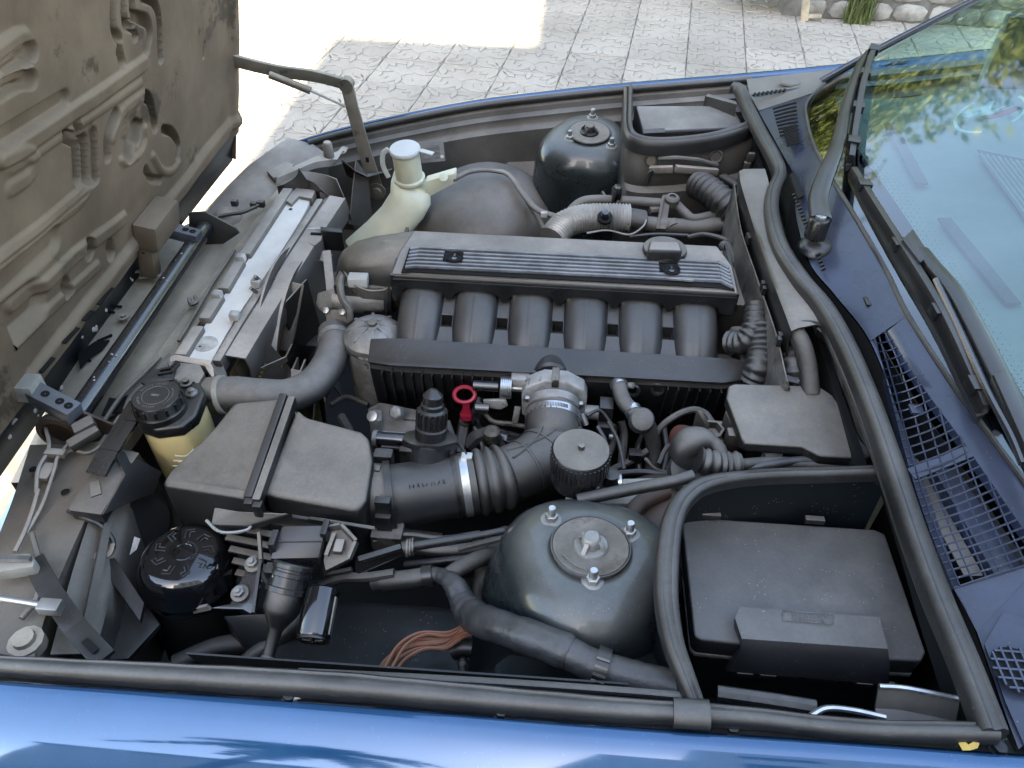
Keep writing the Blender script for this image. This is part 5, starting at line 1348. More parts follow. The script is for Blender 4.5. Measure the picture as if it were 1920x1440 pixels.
G().cyl(e0+ax*.010+X*.044+up_*.012, V((.4,-.5,-.8)), .005, .020, 8).build('clamp_screw', M['clip'], ib)
bl = path[kb:kc+1]; nb = len(bl)
G().tube(bl, [.0432+.0075*abs(math.sin(math.pi*3*k/(nb-1)))**.8 for k in range(nb)], 32).build('bellows', M['rubber_dusty'], ib)
G().tube(path[kc:], .0465, 32).build('collar', M['rubber_dusty'], ib)
kq = kc+(len(path)-kc)//3; kr = kc+int((len(path)-kc)*.75)
G().tube([path[kq], path[kr]], .0476, 36).build('clamp_band', M['clip'], ib)
bp_ = path[-3:]
pm = path[(kq+kr)//2]
G().box(pm+V((.0,.012,.046)), (.016,.012,.010)).build('clamp_lock', M['steel'], ib, bevel=.001)
G().tube([pm+V((.0,.014,.05)), P(815,775,.80)], .0022, 7).build('strap_cord', M['plastic'], ib)
mf = T('air_flow_meter', 'smooth black plastic air flow meter tube', 'air meter', P(790,920,.72))
m0, m1 = bp_[-1], P(722,932,.758)
dm = (m1-m0).normalized()
G().tube([m0-dm*.004, m0+dm*.03, m1], .0455, 36).build('tube', M['runner'], mf)
G().tube([m0+dm*.0, m0+dm*.006], .0472, 36).build('rim', M['plastic'], mf)
up2 = V((.05,.30,.95)).normalized()
ic = P(806,852,.795)
icv = T('idle_valve', 'upright black idle air valve with ribbed collar', 'valve', ic)
G().lathe([(.028,-.05),(.0275,.012),(.0265,.024)], ic, up2, 24).build('neck', M['runner'], icv)
G().prism([ic+up2*.030+X*x+V((0,.95,-.3))*y for x, y in ((-.040,-.012),(-.018,-.024),(.018,-.024),(.040,-.010),(.038,.010),(.016,.022),(-.016,.022),(-.038,.012))], up2*-.012).build('flange', M['plastic_clean'], icv, bevel=.002)
G().lathe([(.0225,.030),(.0235,.038),(.0235,.046),(.0205,.048),(.0205,.074),(.0165,.077),(.0165,.083),(.0145,.085),(.0145,.097),(.006,.106),(.001,.107)], ic, up2, 28).build('body', M['plastic_clean'], icv)
a_, b_ = frame(up2)
for k in range(18):
    t = 2*math.pi*k/18; d = a_*math.cos(t)+b_*math.sin(t)
    G().bar(ic+d*.0212+up2*.050, ic+d*.0212+up2*.073, .0028, .003).build('grip', M['plastic'], icv)

# airbox
ab = T('air_filter_box', 'large dusty black air filter box with split lid', 'air box', P(520,860,.70))
lidA = PL([(438,752,.838),(540,742,.846),(552,760,.846),(486,925,.835),(475,938,.832),(300,908,.822),(318,880,.826),(400,800,.832)])
G().prism(lidA, (0,0,-.10)).build('front_shell', M['plastic_dusty'], ab, bevel=.012, seg=4)
lidB = PL([(556,762,.845),(575,780,.845),(678,806,.838),(694,822,.834),(700,862,.828),(688,935,.815),(672,962,.808),(490,926,.832)])
G().prism(lidB, (0,0,-.115)).build('rear_shell', M['plastic_dusty'], ab, bevel=.012, seg=4)
# split flange
def flange(a, b, w, h, m_): 
    G().bar(a, b, w, h).build('split_flange', m_, ab, bevel=.002)
flange(P(533,744,.847), P(466,938,.837), .012, .016, M['plastic']); flange(P(549,750,.848), P(482,944,.838), .011, .018, M['plastic_dusty'])
for a0_, b0_ in (((466,938),(470,962)),((482,944),(486,962))): G().bar(P(a0_[0],a0_[1],.842), P(a0_[0],a0_[1],.842)-Z*.05, .012, .012).build('split_flange', M['plastic'], ab, bevel=.002)
# latch and lower ribs on the near face
lt = P(455,960,.815)
G().prism([lt+V((-.034,-.004,.012)), lt+V((.0,-.008,.012)), lt+V((.07,-.004,.010)), lt+V((.012,-.020,-.004)), lt+V((-.036,-.022,-.004))], (0,0,-.010)).build('latch', M['plastic_dusty'], ab, bevel=.002)
G().tube(cr([lt+V((-.044,-.016,-.002)), lt+V((-.02,-.030,-.006)), lt+V((.012,-.024,-.006)), lt+V((.016,-.01,-.004))], 5), .0022, 7).build('latch_wire', M['steel'], ab)
for k in range(5):
    z = .785-k*.018; p = P(418+6*k, 985+22*k, z)
    G().bar(p, p+V((.10-.008*k,-.006,-.012)), .010, .004).build('rib', M['plastic_dusty'], ab, bevel=.001)
lw = PL([(415,945,.80),(470,975,.80),(660,985,.79),(665,960,.79)])
G().prism([P(330,935,.79), P(480,980,.79), P(660,1000,.77), P(640,900,.77), P(400,860,.78)], (0,.03,-.16)).build('lower_shell', M['plastic'], ab, bevel=.006)
for k in range(3):
    p = P(505+50*k, 966+6*k, .80); G().loft([[p+V((-.02,0,.004)), p+V((-.02,0,-.006)), p+V((-.02,.01,-.004))], [p+V((.07,-.004,-.004)), p+V((.07,-.004,-.0055)), p+V((.07,.002,-.005))]]).build('fin', M['plastic_dusty'], ab)
# outlet collar to the air meter
c0, c1 = P(690,932,.760), P(728,932,.758)
G().tube([c0-dm*-.0, c0.lerp(c1,.5), c1], [.050,.049,.049], 32).build('outlet', M['plastic_dusty'], ab)
G().tube([c1+dm*.002, c1-dm*.008], .053, 32).build('outlet_rim', M['plastic'], ab)
for k, th_ in enumerate((.35,1.2)):
    G().box(c1+V((.004,-.050*math.cos(th_-.6),.050*math.sin(th_-.2)*.7)), (.022,.012,.034)).build('outlet_clip', M['plastic'], ab, bevel=.002)
G().box(P(700,880,.806), (.02,.010,.008)).build('tab', M['plastic_dusty'], ab, bevel=.001)
for k in range(3): G().bar(P(690,1000+7*k,.715), P(742,998+7*k,.715), .006, .005).build('hinge_slat', M['plastic_dusty'], ab, bevel=.001)

# coolant expansion tank
ct = T('coolant_tank', 'cream coolant expansion tank with black screw cap', 'coolant tank', P(315,840,.70))
tp = PL([(250,778,.83),(262,752,.83),(330,706,.83),(372,712,.83),(385,735,.83),(368,778,.83),(340,800,.83),(290,806,.83),(260,796,.83)])
ring = [p-Z*.012 for p in tp]
cc = sum(ring, V())/len(ring)
G().loft([[cc+(p-cc)*.92 for p in ring], [cc+(p-cc)*.95-Z*.03 for p in ring], [cc+(p-cc)*.93-Z*.10 for p in ring], [cc+(p-cc)*.85-Z*.16 for p in ring], [cc+(p-cc)*.6-Z*.18 for p in ring]]).build('tank', M['tank'], ct, bevel=.008, seg=3, ang=60)
G().prism(tp, (0,0,-.022)).build('top_frame', M['plastic'], ct, bevel=.006, seg=3)
cz = P(300,762,.838)
cap = G().lathe([(.037,-.010),(.037,.002),(.0345,.005),(.0340,.020),(.032,.0225),(.001,.023)], cz, Z, 40).build('cap', M['plastic'], ct)
G().torus(cz+Z*.023, Z, .019, .0006, 36, 5).build('ring_mark', M['scuff'], cap)
for k in range(44):
    if (k % 15) in (6, 7, 8, 14): continue
    t = 2*math.pi*k/44; d = V((math.cos(t), math.sin(t), 0)); tn = V((-d.y, d.x, 0))
    G().box(cz+d*.0245+Z*.0232, (.0012,.003,.0006), (tn, d, Z)).build('lettering', M['scuff'], cap)
G().prism([cz+Z*.0231+V((x,y,0)) for x, y in ((-.006,-.002),(.006,-.002),(.006,.002),(-.006,.002))], (0,0,.0006)).build('symbol', M['scuff'], cap)
for k in range(14):
    t = 2*math.pi*k/14+.1; d = V((math.cos(t), math.sin(t), 0)); G().box(cz+d*.0345+Z*.0125, (.004,.0025,.013), (V((-d.y,d.x,0)), d, Z)).build('grip', M['plastic'], cap, bevel=.0008)
for px, py in ((350,720),(360,738)):
    G().lathe([(.009,0),(.009,.003),(.005,.0035),(.005,.009),(.001,.01)], P(px,py,.832), Z, 14).build('screw', M['steel'] if py > 730 else M['plastic_dusty'], ct)
for k in range(3): G().tube(cr([P(330-2*k,850+10*k,.78-.008*k)+V((0,-.004,0)), P(350-2*k,852+9*k,.775)+V((0,-.003,0)), P(364-3*k,842+9*k,.775)], 4), .0012, 5).build('level_mark', M['neck'], ct)
tk = T('tank_bracket', 'black folded bracket between coolant tank and radiator', 'bracket', P(310,700,.82))
G().prism(PL([(262,715,.835),(290,690,.84),(312,694,.84),(330,690,.835),(325,712,.83),(300,715,.832),(278,724,.83)]), (0,0,-.006)).build('fold', M['plastic'], tk, bevel=.001)
G().prism(PL([(312,676,.83),(375,682,.83),(384,700,.83),(370,722,.83),(330,722,.83)]), (0,0,-.02)).build('plate', M['plastic_heavy'], tk, bevel=.004)
for a0_, b0_ in (((300,694),(320,690)),((320,690),(332,678)),((296,702),(322,698)),((322,698),(336,682))): G().bar(P(*a0_,.843), P(*b0_,.843), .004, .004).build('crease', M['plastic_clean'], tk)
G().prism(PL([(388,690,.80),(410,660,.80),(425,700,.79),(430,722,.78),(398,728,.78)]), (0,0,-.05)).build('side_bracket', M['alu_dirty'], tk, bevel=.003)
G().lathe([(.009,0),(.009,.008),(.001,.01)], P(418,715,.80), V((0,-.5,.8)), 6).build('bolt', M['alu'], tk)
# ------------------------------------------------------------------ near left: black reservoir dome, relay, canister, harness
bd = T('vacuum_canister', 'glossy black domed canister with raised star markings', 'canister', P(350,1080,.55))
c = P(352,1068,.715); ax = V((.10,.05,1)).normalized(); KS = .80
G().lathe([(r_*KS, h_*KS) for r_, h_ in [(.001,.050),(.052,.049),(.062,.045),(.072,.034),(.078,.018),(.0795,.004),(.082,.0),(.084,-.004),(.082,-.010),(.0795,-.012),(.0795,-.018),(.081,-.022),(.079,-.026),(.072,-.04),(.068,-.12)]], c, ax, 48).build('shell', M['black_gloss'], bd)
a_, b_ = frame(ax)
for k in range(9):
    t0_ = 2*math.pi*k/9+.1; pts = []
    for r_, dt in ((.030,-.20),(.046,-.17),(.050,.10),(.044,.14),(.042,-.02),(.032,.02)):
        d = a_*math.cos(t0_+dt)+b_*math.sin(t0_+dt); pts.append(c+d*r_*KS+ax*(.0505 if r_ < .048 else .0495)*KS)
    G().tube(pts, .0010, 6).build('raised_mark', M['emboss'], bd)
G().torus(c+ax*.0502*KS, ax, .017*KS, .0008, 28, 5).build('raised_ring', M['black_gloss'], bd)
G().lathe([(.060,-.03),(.056,-.2)], c, ax, 24).build('bracket_ring', M['dark'], bd)
for k in range(11):
    t = 1.6+.22*k; d = a_*math.cos(t)+b_*math.sin(t); G().box(c+d*.0215*KS+ax*.0505*KS, (.0018,.0026,.001), (d.cross(ax), d, ax)).build('raised_letter', M['emboss'], bd)
G().bar(P(345,1148,.70), P(392,1138,.715), .004, .01).build('clip', M['pale'], bd)

br = T('relay_bracket', 'black steel bracket with two bolts beside the canister', 'bracket', P(455,1100,.70))
G().prism(PL([(395,1140,.755),(432,1132,.758),(455,1080,.765),(478,1040,.77),(488,1050,.77),(488,1100,.765),(470,1150,.755),(455,1142,.755)]), (0,0,-.004)).build('plate', M['black_metal'], br, bevel=.001)
G().bar(P(486,1000,.79), P(490,1050,.778), .004, .012).build('edge', M['alu_dirty'], br); G().bar(P(490,1050,.777), P(476,1150,.757), .004, .010).build('edge', M['black_metal'], br)
for px, py, z in ((450,1113,.764),(475,1058,.772)):
    w = G().lathe([(.0115,0),(.0115,.002),(.009,.003)], P(px,py,z), V((0,-.2,1)), 18).build('washer', M['alu_dirty'], br)
    G().lathe([(.0075,.003),(.0075,.010),(.004,.010),(.004,.014)], P(px,py,z), V((0,-.2,1)), 6).build('nut', M['alu'], w, bevel=.0006)
G().prism(PL([(418,1155,.70),(500,1150,.70),(560,1180,.69),(470,1225,.66)]), (0,0,-.05)).build('lower_tray', M['paint_dark'], br, bevel=.002)
rl = T('relay_box', 'black relay box with ribbed screw connector and rubber boot', 'relay', P(560,1030,.75))
G().prism(PL([(528,985,.825),(612,984,.825),(598,1046,.805),(505,1048,.805)]), (0,0,-.05)).build('box', M['plastic_clean'], rl, bevel=.004)
G().bar(P(520,1016,.8165), P(606,1015,.8165), .0012, .0008).build('seam', M['plastic'], rl)
for (x_, y_) in ((612,1000),(516,1020)): G().box(P(x_,y_,.81), (.008,.024,.03)).build('side_clip', M['plastic_clean'], rl, bevel=.001)
ca = (P(516,1185,.745)-P(552,1055,.795)).normalized()
k0 = P(552,1056,.800)
G().lathe([(.0245,0),(.0265,.002),(.0265,.007),(.0245,.008),(.0245,.011),(.0265,.012),(.0265,.017),(.0245,.018),(.0245,.030),(.027,.031),(.027,.037),(.0235,.038)], k0, ca, 28).build('collar', M['plastic_clean'], rl)
G().lathe([(.0235,.038),(.0235,.058),(.020,.066),(.012,.078),(.0085,.084),(.0078,.115),(.0095,.117),(.0095,.124)], k0, ca, 24).build('boot', M['plastic_dusty'], rl)
G().lathe([(.0098,.118),(.0098,.122)], k0, ca, 18).build('boot_ring', M['steel'], rl)
G().lathe([(.008,.124),(.007,.136),(.004,.142)], k0, ca, 10).build('wire_end', M['rust'], rl)
G().box(P(515,1070,.80), (.022,.016,.014)).build('lock_tab', M['plastic'], rl, bevel=.002); G().box(P(517,1081,.80), (.007,.008,.01)).build('lock_button', M['pale'], rl, bevel=.001)
rp_ = T('folded_bracket', 'dusty folded sheet bracket to the right of the relay box', 'bracket', P(640,1030,.76))
G().prism(PL([(618,990,.81),(640,986,.815),(668,1016,.81),(655,1048,.80),(610,1070,.79),(606,1050,.795)]), (0,0,-.008)).build('plate', M['plastic_dusty'], rp_, bevel=.002)
e_ = PL([(618,990,.814),(640,986,.819),(668,1016,.814),(655,1048,.804)])
for i in range(3): G().bar(e_[i], e_[i+1], .004, .010).build('rim', M['alu_dirty'], rp_)
G().bar(P(628,1000,.818), P(612,1042,.806), .005, .006).build('stay', M['alu_dirty'], rp_); G().box(P(636,1025,.812), (.012,.02,.008)).build('stud_plate', M['plastic_heavy'], rp_, bevel=.002)
cb = T('control_cable', 'accelerator cable running from its black adjuster to the strut tower', 'cable', P(720,1040,.78))
G().loft([[P(666,1046,.815), P(668,1062,.800), P(672,1078,.79), P(664,1070,.80)], [P(756,1020,.818), P(757,1034,.806), P(757,1042,.80), P(752,1036,.80)]]).build('adjuster', M['plastic'], cb, bevel=.003)
G().bar(P(672,1050,.820), P(752,1026,.820), .008, .006).build('adjuster_ridge', M['plastic_clean'], cb, bevel=.001)
G().tube(PL([(755,1030,.814),(776,1024,.815)]), .010, 14).build('ferrule', M['plastic'], cb)
for k in range(3): G().torus(P(764+5*k,1028-1.5*k,.814), V((1,.1,0)), .0105, .0015, 16, 5).build('ferrule_ring', M['alu_dirty'], cb)
G().tube(PL([(776,1024,.815),(885,1007,.815)]), .0062, 10).build('sleeve', M['plastic_clean'], cb)
G().tube(PL([(885,1007,.815),(945,995,.815)]), .0050, 10).build('rod', M['plastic_clean'], cb)
hr = T('wiring_harness', 'thick taped wiring harness running under the near strut tower', 'wiring harness', P(950,1150,.72))
hq = cr(PL([(700,1092,.735),(770,1085,.755),(820,1078,.765),(850,1095,.775),(872,1135,.775),(895,1160,.80),(955,1182,.845),(1040,1214,.865),(1110,1246,.865),(1180,1268,.865),(1275,1292,.875)]), 8)
rs = [.0105+.0075*min(1, max(0,(i-18)/14)) + random.uniform(-.0006,.0006) for i in range(len(hq))]
G().tube(hq, rs, 14).build('trunk', M['tape'], hr)
G().tube([p+V((0,0,.0005)) for p in hq[36:60]], [r+.0014+random.uniform(-.0008,.0012) for r in rs[36:60]], 14).build('tape_wrap', M['tape'], hr)
G().tube(hq[2:14], [.0125]*12, 12).build('corrugated_sleeve', M['rubber_dusty'], hr)
b2 = cr(PL([(838,1082,.768),(868,1062,.77),(905,1045,.76),(950,1030,.72)]), 6)
G().tube(b2, .0115, 12).build('branch', M['loom'], hr)
for i, k in ((13,9),(66,5)):
    p = hq[i]; d = (hq[i+1]-hq[i-1]).normalized(); G().tube([p-d*.007, p+d*.007], rs[i]+.0042, 16).build('cable_tie', M['plastic_clean'], hr)
p = hq[66]; d = (hq[67]-hq[65]).normalized(); s_, u_ = frame(d)
for k in range(8):
    t = -1.0+.35*k; q = (s_*math.cos(t)+u_*math.sin(t)); G().box(p+q*(rs[66]+.0052), (.0026,.014,.002), (d.cross(q), d, q)).build('tie_ridge', M['plastic_dusty'], hr)
wr = T('brown_wire_bundle', 'bundle of thin brown wires leaving the taped harness', 'wires', P(800,1200,.73))
random.seed(4)
for k in range(7):
    o = V((random.uniform(-.004,.004), random.uniform(-.012,.012), random.uniform(-.004,.005))); w = (k-3)*5
    q = cr([P(720+w*.9,1262,.79)+o*.4, P(745+w,1222,.775)+o, P(785+w*.8,1200+w*.3,.77)+o, P(835,1198+w*.5,.77)+o*.8, P(870,1180+w*.4,.775)+o*.6, P(905,1174+w*.3,.815)+o*.3], 6)
    G().tube(q, .0020, 6).build('wire', M['wire'], wr)
ag = T('tee_connector', 'black rubber tee connector on the inner fender', 'connector', P(870,1225,.71))
G().tube(cr(PL([(848,1222,.74),(865,1215,.745),(885,1216,.745)]),3), .0115, 12).build('body', M['plastic'], ag)
G().tube(PL([(866,1222,.738),(868,1264,.72)]), .0055, 10).build('stem', M['plastic_dusty'], ag); G().tube(PL([(867,1238,.733),(868,1246,.73)]), .0072, 10).build('collar', M['plastic_dusty'], ag)
cy = T('capacitor_can', 'small black cylinder lying with its ribbed end cap toward the camera', 'canister', P(600,1170,.73))
q0, q1 = P(588,1198,.765), P(606,1105,.78)
G().tube([q0, q0.lerp(q1,.04), q0.lerp(q1,.96), q1], [.0205,.0215,.0215,.018], 26).build('can', M['black_gloss'], cy)
d = (q0-q1).normalized(); s_, u_ = frame(d)
G().lathe([(.0195,.0),(.0195,.003),(.0175,.0035),(.016,.0015),(.001,.0015)], q0, d, 24).build('end_cap', M['plastic'], cy)
for k in range(5):
    t = 2*math.pi*k/5+.3; dd = s_*math.cos(t)+u_*math.sin(t); G().bar(q0+d*.0025+dd*.003, q0+d*.0025+dd*.014, .0024, .002).build('cap_spoke', M['plastic_dusty'], cy)
G().bar(q0.lerp(q1,.1)+V((.0205,-.004,.006)), q0.lerp(q1,.85)+V((.0205,-.004,.006)), .002, .010).build('seam', M['alu_dirty'], cy)
lh = T('lower_hose', 'black hoses lying in the shadow behind the near fender seal', 'hose', P(450,1230,.60))
G().tube(cr(PL([(330,1245,.62),(400,1215,.63),(460,1205,.64),(520,1195,.66),(570,1170,.69)]),6), .014, 12).build('hose', M['rubber'], lh)
G().tube(cr(PL([(440,1262,.64),(480,1225,.66),(520,1200,.67),(560,1165,.70),(600,1100,.72)]),6), .011, 12).build('hose', M['rubber'], lh)
# clutter below the boot: bracket, pipes
lp = T('fluid_pipe', 'dark pipes running below the air meter toward the tower', 'pipe', P(840,1000,.68))
G().tube(cr(PL([(670,1000,.70),(740,1010,.71),(800,1030,.72),(880,1030,.72),(950,1010,.70)]),6), .011, 12).build('pipe', M['plastic_dusty'], lp)
G().tube(cr(PL([(760,1060,.70),(830,1052,.72),(900,1045,.72),(960,1040,.68)]),6), .006, 10).build('pipe', M['plastic'], lp)
G().box(P(728,1005,.735), (.045,.03,.03)).build('pale_block', M['alu_dirty'], lp, bevel=.004)
G().prism(PL([(750,990,.68),(830,1000,.68),(815,1015,.68),(755,1008,.68)]), (0,0,-.02)).build('rusty_plate', M['rust'], lp)
G().tube(cr(PL([(900,1120,.70),(905,1080,.72),(925,1040,.72),(950,1000,.70)]),6), .013, 12).build('pipe', M['rubber_dusty'], lp)

# ------------------------------------------------------------------ centre right: breather elbow, brake reservoir, cover box
be = T('breather_elbow', 'bent rubber breather pipe with round cap in front of the plenum', 'pipe', P(1190,770,.74))
G().tube(cr(PL([(1160,716,.812),(1163,735,.808),(1172,756,.80),(1188,772,.795),(1200,784,.79)]),6), .0125, 16).build('pipe', M['hose'], be)
for px, py, z in ((1161,722,.811),(1187,771,.795)):
    G().tube([P(px-2,py-4,z), P(px+2,py+4,z)], .0142, 18).build('clamp', M['clip'], be)
G().lathe([(.020,-.012),(.020,.004),(.017,.010),(.010,.013),(.001,.0135)], P(1203,788,.79), V((0,-.6,.8)), 26).build('cap', M['hose'], be)
G().tube(cr(PL([(1212,790,.785),(1222,815,.76),(1226,850,.73),(1222,890,.70)]),6), .0125, 14).build('loom_leg', M['loom'], be)
G().lathe([(.005,0),(.005,.008),(.001,.009)], P(1180,722,.815), V((.6,-.5,.4)), 8).build('clamp_screw', M['steel'], be)
# dangling looms in the dark gap
dl = T('cable_cluster', 'dark tangle of cables and hoses in the gap below the plenum', 'cables', P(1180,840,.66))
for l, r in (([(1222,830,.75),(1240,800,.775),(1270,778,.79),(1300,768,.795),(1322,775,.79),(1335,792,.785)],.0055),([(1165,870,.70),(1170,820,.72),(1165,790,.74)],.007),([(1198,880,.71),(1196,840,.73),(1205,815,.75)],.005),([(1150,880,.72),(1190,860,.73),(1215,845,.74)],.006),([(1240,900,.70),(1250,850,.72),(1245,800,.74)],.005),([(1140,890,.76),(1200,885,.75),(1260,890,.75),(1300,880,.75)],.005),([(880,835,.70),(905,815,.72),(930,830,.70),(950,850,.68)],.014),([(860,850,.70),(870,800,.72),(872,790,.73)],.010),([(1100,880,.74),(1140,850,.72),(1150,800,.72)],.008)):
    G().tube(cr(PL(l),6), r, 9).build('cable', M['loom'] if r != .005 else M['rubber'], dl)
G().box(P(1190,855,.735), (.02,.016,.02)).build('plug', M['plastic'], dl, bevel=.002); G().box(P(1000,835,.70), (.09,.02,.03)).build('bracket', M['black_metal'], dl, bevel=.003)
G().prism(PL([(930,800,.72),(985,815,.715),(1000,835,.71),(940,825,.71)]), (0,0,-.01)).build('bracket', M['black_metal'], dl, bevel=.002)
G().lathe([(.014,-.02),(.014,0),(.009,.004)], P(922,808,.74), Z, 12).build('stud', M['alu_dirty'], dl)
# brake fluid reservoir
bk_ = T('brake_reservoir', 'brake fluid reservoir with ribbed black cap', 'reservoir', P(1090,900,.78))
c = P(1090,842,.890)
cap = G().lathe([(.0390,-.034),(.0390,-.003),(.0370,0),(.001,.001)], c, Z, 48).build('cap', M['plastic_dusty'], bk_)
for k in range(40):
    t = 2*math.pi*k/40; d = V((math.cos(t), math.sin(t), 0)); G().box(c+d*.0393-Z*.018, (.0036,.002,.028), (V((-d.y,d.x,0)), d, Z)).build('grip', M['plastic_clean'], cap, bevel=.0005)
G().lathe([(.0045,0),(.0045,.007),(.003,.008)], c+Z*.001, Z, 12).build('centre_pin', M['plastic_heavy'], cap)
G().lathe([(.037,-.060),(.0365,-.034)], c, Z, 32).build('collar', M['plastic_clean'], bk_)
G().prism(PL([(1060,905,.815),(1120,890,.82),(1155,895,.82),(1235,893,.82),(1260,905,.82),(1190,945,.81),(1085,945,.81)]), (0,0,-.08)).build('tank', M['pale'], bk_, bevel=.008)
G().box(P(1108,912,.84), (.022,.016,.012)).build('tab', M['plastic_dusty'], bk_, bevel=.002)
G().lathe([(.012,0),(.012,.02),(.008,.022)], P(1143,905,.825), Z, 16).build('nipple', M['plastic'], bk_); G().lathe([(.013,0),(.013,.005)], P(1160,905,.825), V((1,0,.2)), 16).build('ring', M['clip'], bk_)
bh = T('vacuum_hose', 'slim black hose lying from the reservoir toward the fuse box seal', 'hose', P(1180,915,.84))
G().tube(cr(PL([(1082,938,.845),(1130,928,.85),(1200,914,.86),(1260,903,.87),(1300,892,.875)]),6), .0085, 12).build('hose', M['rubber'], bh)
G().tube(cr(PL([(1175,985,.80),(1190,955,.81),(1215,935,.81),(1250,920,.81)]),6), .012, 12).build('hose', M['rust'], bh)
# dusty brown booster behind seal
bo = T('brake_booster', 'brown dusty brake booster shell beside the fuse box partition', 'booster', P(1225,960,.72))
G().lathe([(.001,.05),(.05,.045),(.085,.02),(.10,-.02),(.10,-.08)], P(1232,985,.75), V((-.3,.1,.9)), 32).build('shell', M['rust'], bo)
# big grommet + connector in front of the side box
gm_ = T('cable_grommet', 'ribbed rubber grommet with a curled cable boot', 'grommet', P(1310,860,.76))
c = P(1305,878,.83); ax = V((-.35,-.25,.9)).normalized()
G().lathe([(.046,-.05),(.047,-.03),(.043,-.028),(.044,-.012),(.040,-.010),(.040,.0),(.034,.006)], c, ax, 32).build('base', M['rubber_dusty'], gm_)
a_, b_ = frame(ax)
for k in range(22):
    t = 2*math.pi*k/22; d = a_*math.cos(t)+b_*math.sin(t); G().bar(c+d*.0465-ax*.048, c+d*.0465-ax*.032, .004, .003).build('rib', M['rubber'], gm_)
pth = cr(PL([(1300,872,.845),(1282,850,.86),(1292,830,.875),(1318,825,.88),(1342,838,.875),(1352,860,.865)]),6)
G().tube(pth, [.012+.009*math.sin(math.pi*min(1,i/22)) for i in range(len(pth))], 16).build('boot_curl', M['rubber_dusty'], gm_)
p2_ = cr(PL([(1308,862,.872),(1330,868,.868),(1358,872,.862),(1388,872,.862)]),6)
G().corr(p2_, .0165, .0030, .011, 18).build('bellows', M['rubber_dusty'], gm_)
G().tube(cr(PL([(1385,872,.862),(1430,868,.862),(1480,868,.862),(1540,872,.862),(1590,870,.862)]),6), .0085, 12).build('cable', M['loom'], gm_)
G().tube(cr(PL([(1400,878,.858),(1440,872,.864),(1500,864,.866),(1560,866,.866)]),6), .0065, 10).build('cable', M['tape'], gm_)
sp_ = T('test_socket', 'grey plastic diagnostic socket between two upright blades', 'socket', P(1340,810,.78))
G().prism(PL([(1300,795,.83),(1318,785,.83),(1368,790,.83),(1385,835,.82),(1330,838,.82)]), (0,0,-.06)).build('block', M['plastic_heavy'], sp_, bevel=.003)
G().lathe([(.0165,-.03),(.0165,0),(.012,.0005),(.012,-.014),(.001,-.015)], P(1338,803,.846), V((0,-.15,1)), 6).build('socket', M['plastic_heavy'], sp_, bevel=.001)
for (a0_, b0_, h_) in (((1306,768),(1322,795),.045),((1360,770),(1375,806),.05)):
    p, q = P(*a0_,.875), P(*b0_,.855); G().prism([p, q, q-Z*.04, p-Z*.045], (.007,.0,0)).build('blade', M['plastic_heavy'], sp_, bevel=.001)
G().box(P(1372,830,.85), (.02,.016,.045)).build('plug', M['plastic_heavy'], sp_, bevel=.002)
G().lathe([(.02,0),(.02,.012),(.001,.016)], P(1284,822,.80), V((-.6,-.4,.4)), 20).build('red_disc', M['darkred'], sp_)
for k, c_ in enumerate((M['red'], M['pale'], M['plastic'], M['plastic'], M['plastic'])):
    G().tube(cr(PL([(1375+2*k,815-3*k,.845),(1386+k,806-4*k,.86),(1398,800-2*k,.86)]),4), .0018, 6).build('wire', c_, sp_)
sbx = T('module_box', 'dusty grey black control module cover near the windscreen cowl', 'module box', P(1490,800,.80))
tp_ = PL([(1366,722,.897),(1378,718,.898),(1535,722,.898),(1562,740,.897),(1600,795,.893),(1632,860,.888),(1538,856,.884),(1505,838,.886),(1398,832,.886),(1390,822,.887),(1362,745,.895)])
G().prism(tp_, (0,0,-.018)).build('lid', M['plastic_dusty'], sbx, bevel=.005, seg=3)
bx_ = PL([(1380,740,.878),(1530,735,.878),(1600,830,.872),(1500,835,.870),(1405,830,.870)])
G().prism(bx_, (0,0,-.07)).build('case', M['plastic'], sbx, bevel=.004)
G().prism(PL([(1362,744,.880),(1372,742,.880),(1384,775,.876),(1376,780,.874)]), (0,0,-.012)).build('lip', M['plastic_dusty'], sbx, bevel=.002)
for pts in (((1549,748),(1560,745),(1566,757),(1563,768),(1552,762)),((1598,812),(1605,810),(1612,826),(1626,840),(1631,856),(1622,852),(1604,832)),((1580,785),(1586,784),(1587,789),(1582,790))):
    G().prism([P(x,y,.8975-.009*(y-745)/110) for x, y in pts], (0,0,-.001)).build('scuff', M['scuff'], sbx)
G().prism(PL([(1430,842,.862),(1470,838,.862),(1468,855,.86),(1440,862,.858)]), (0,0,-.02)).build('foil_fold', M['alu'], sbx, bevel=.003)
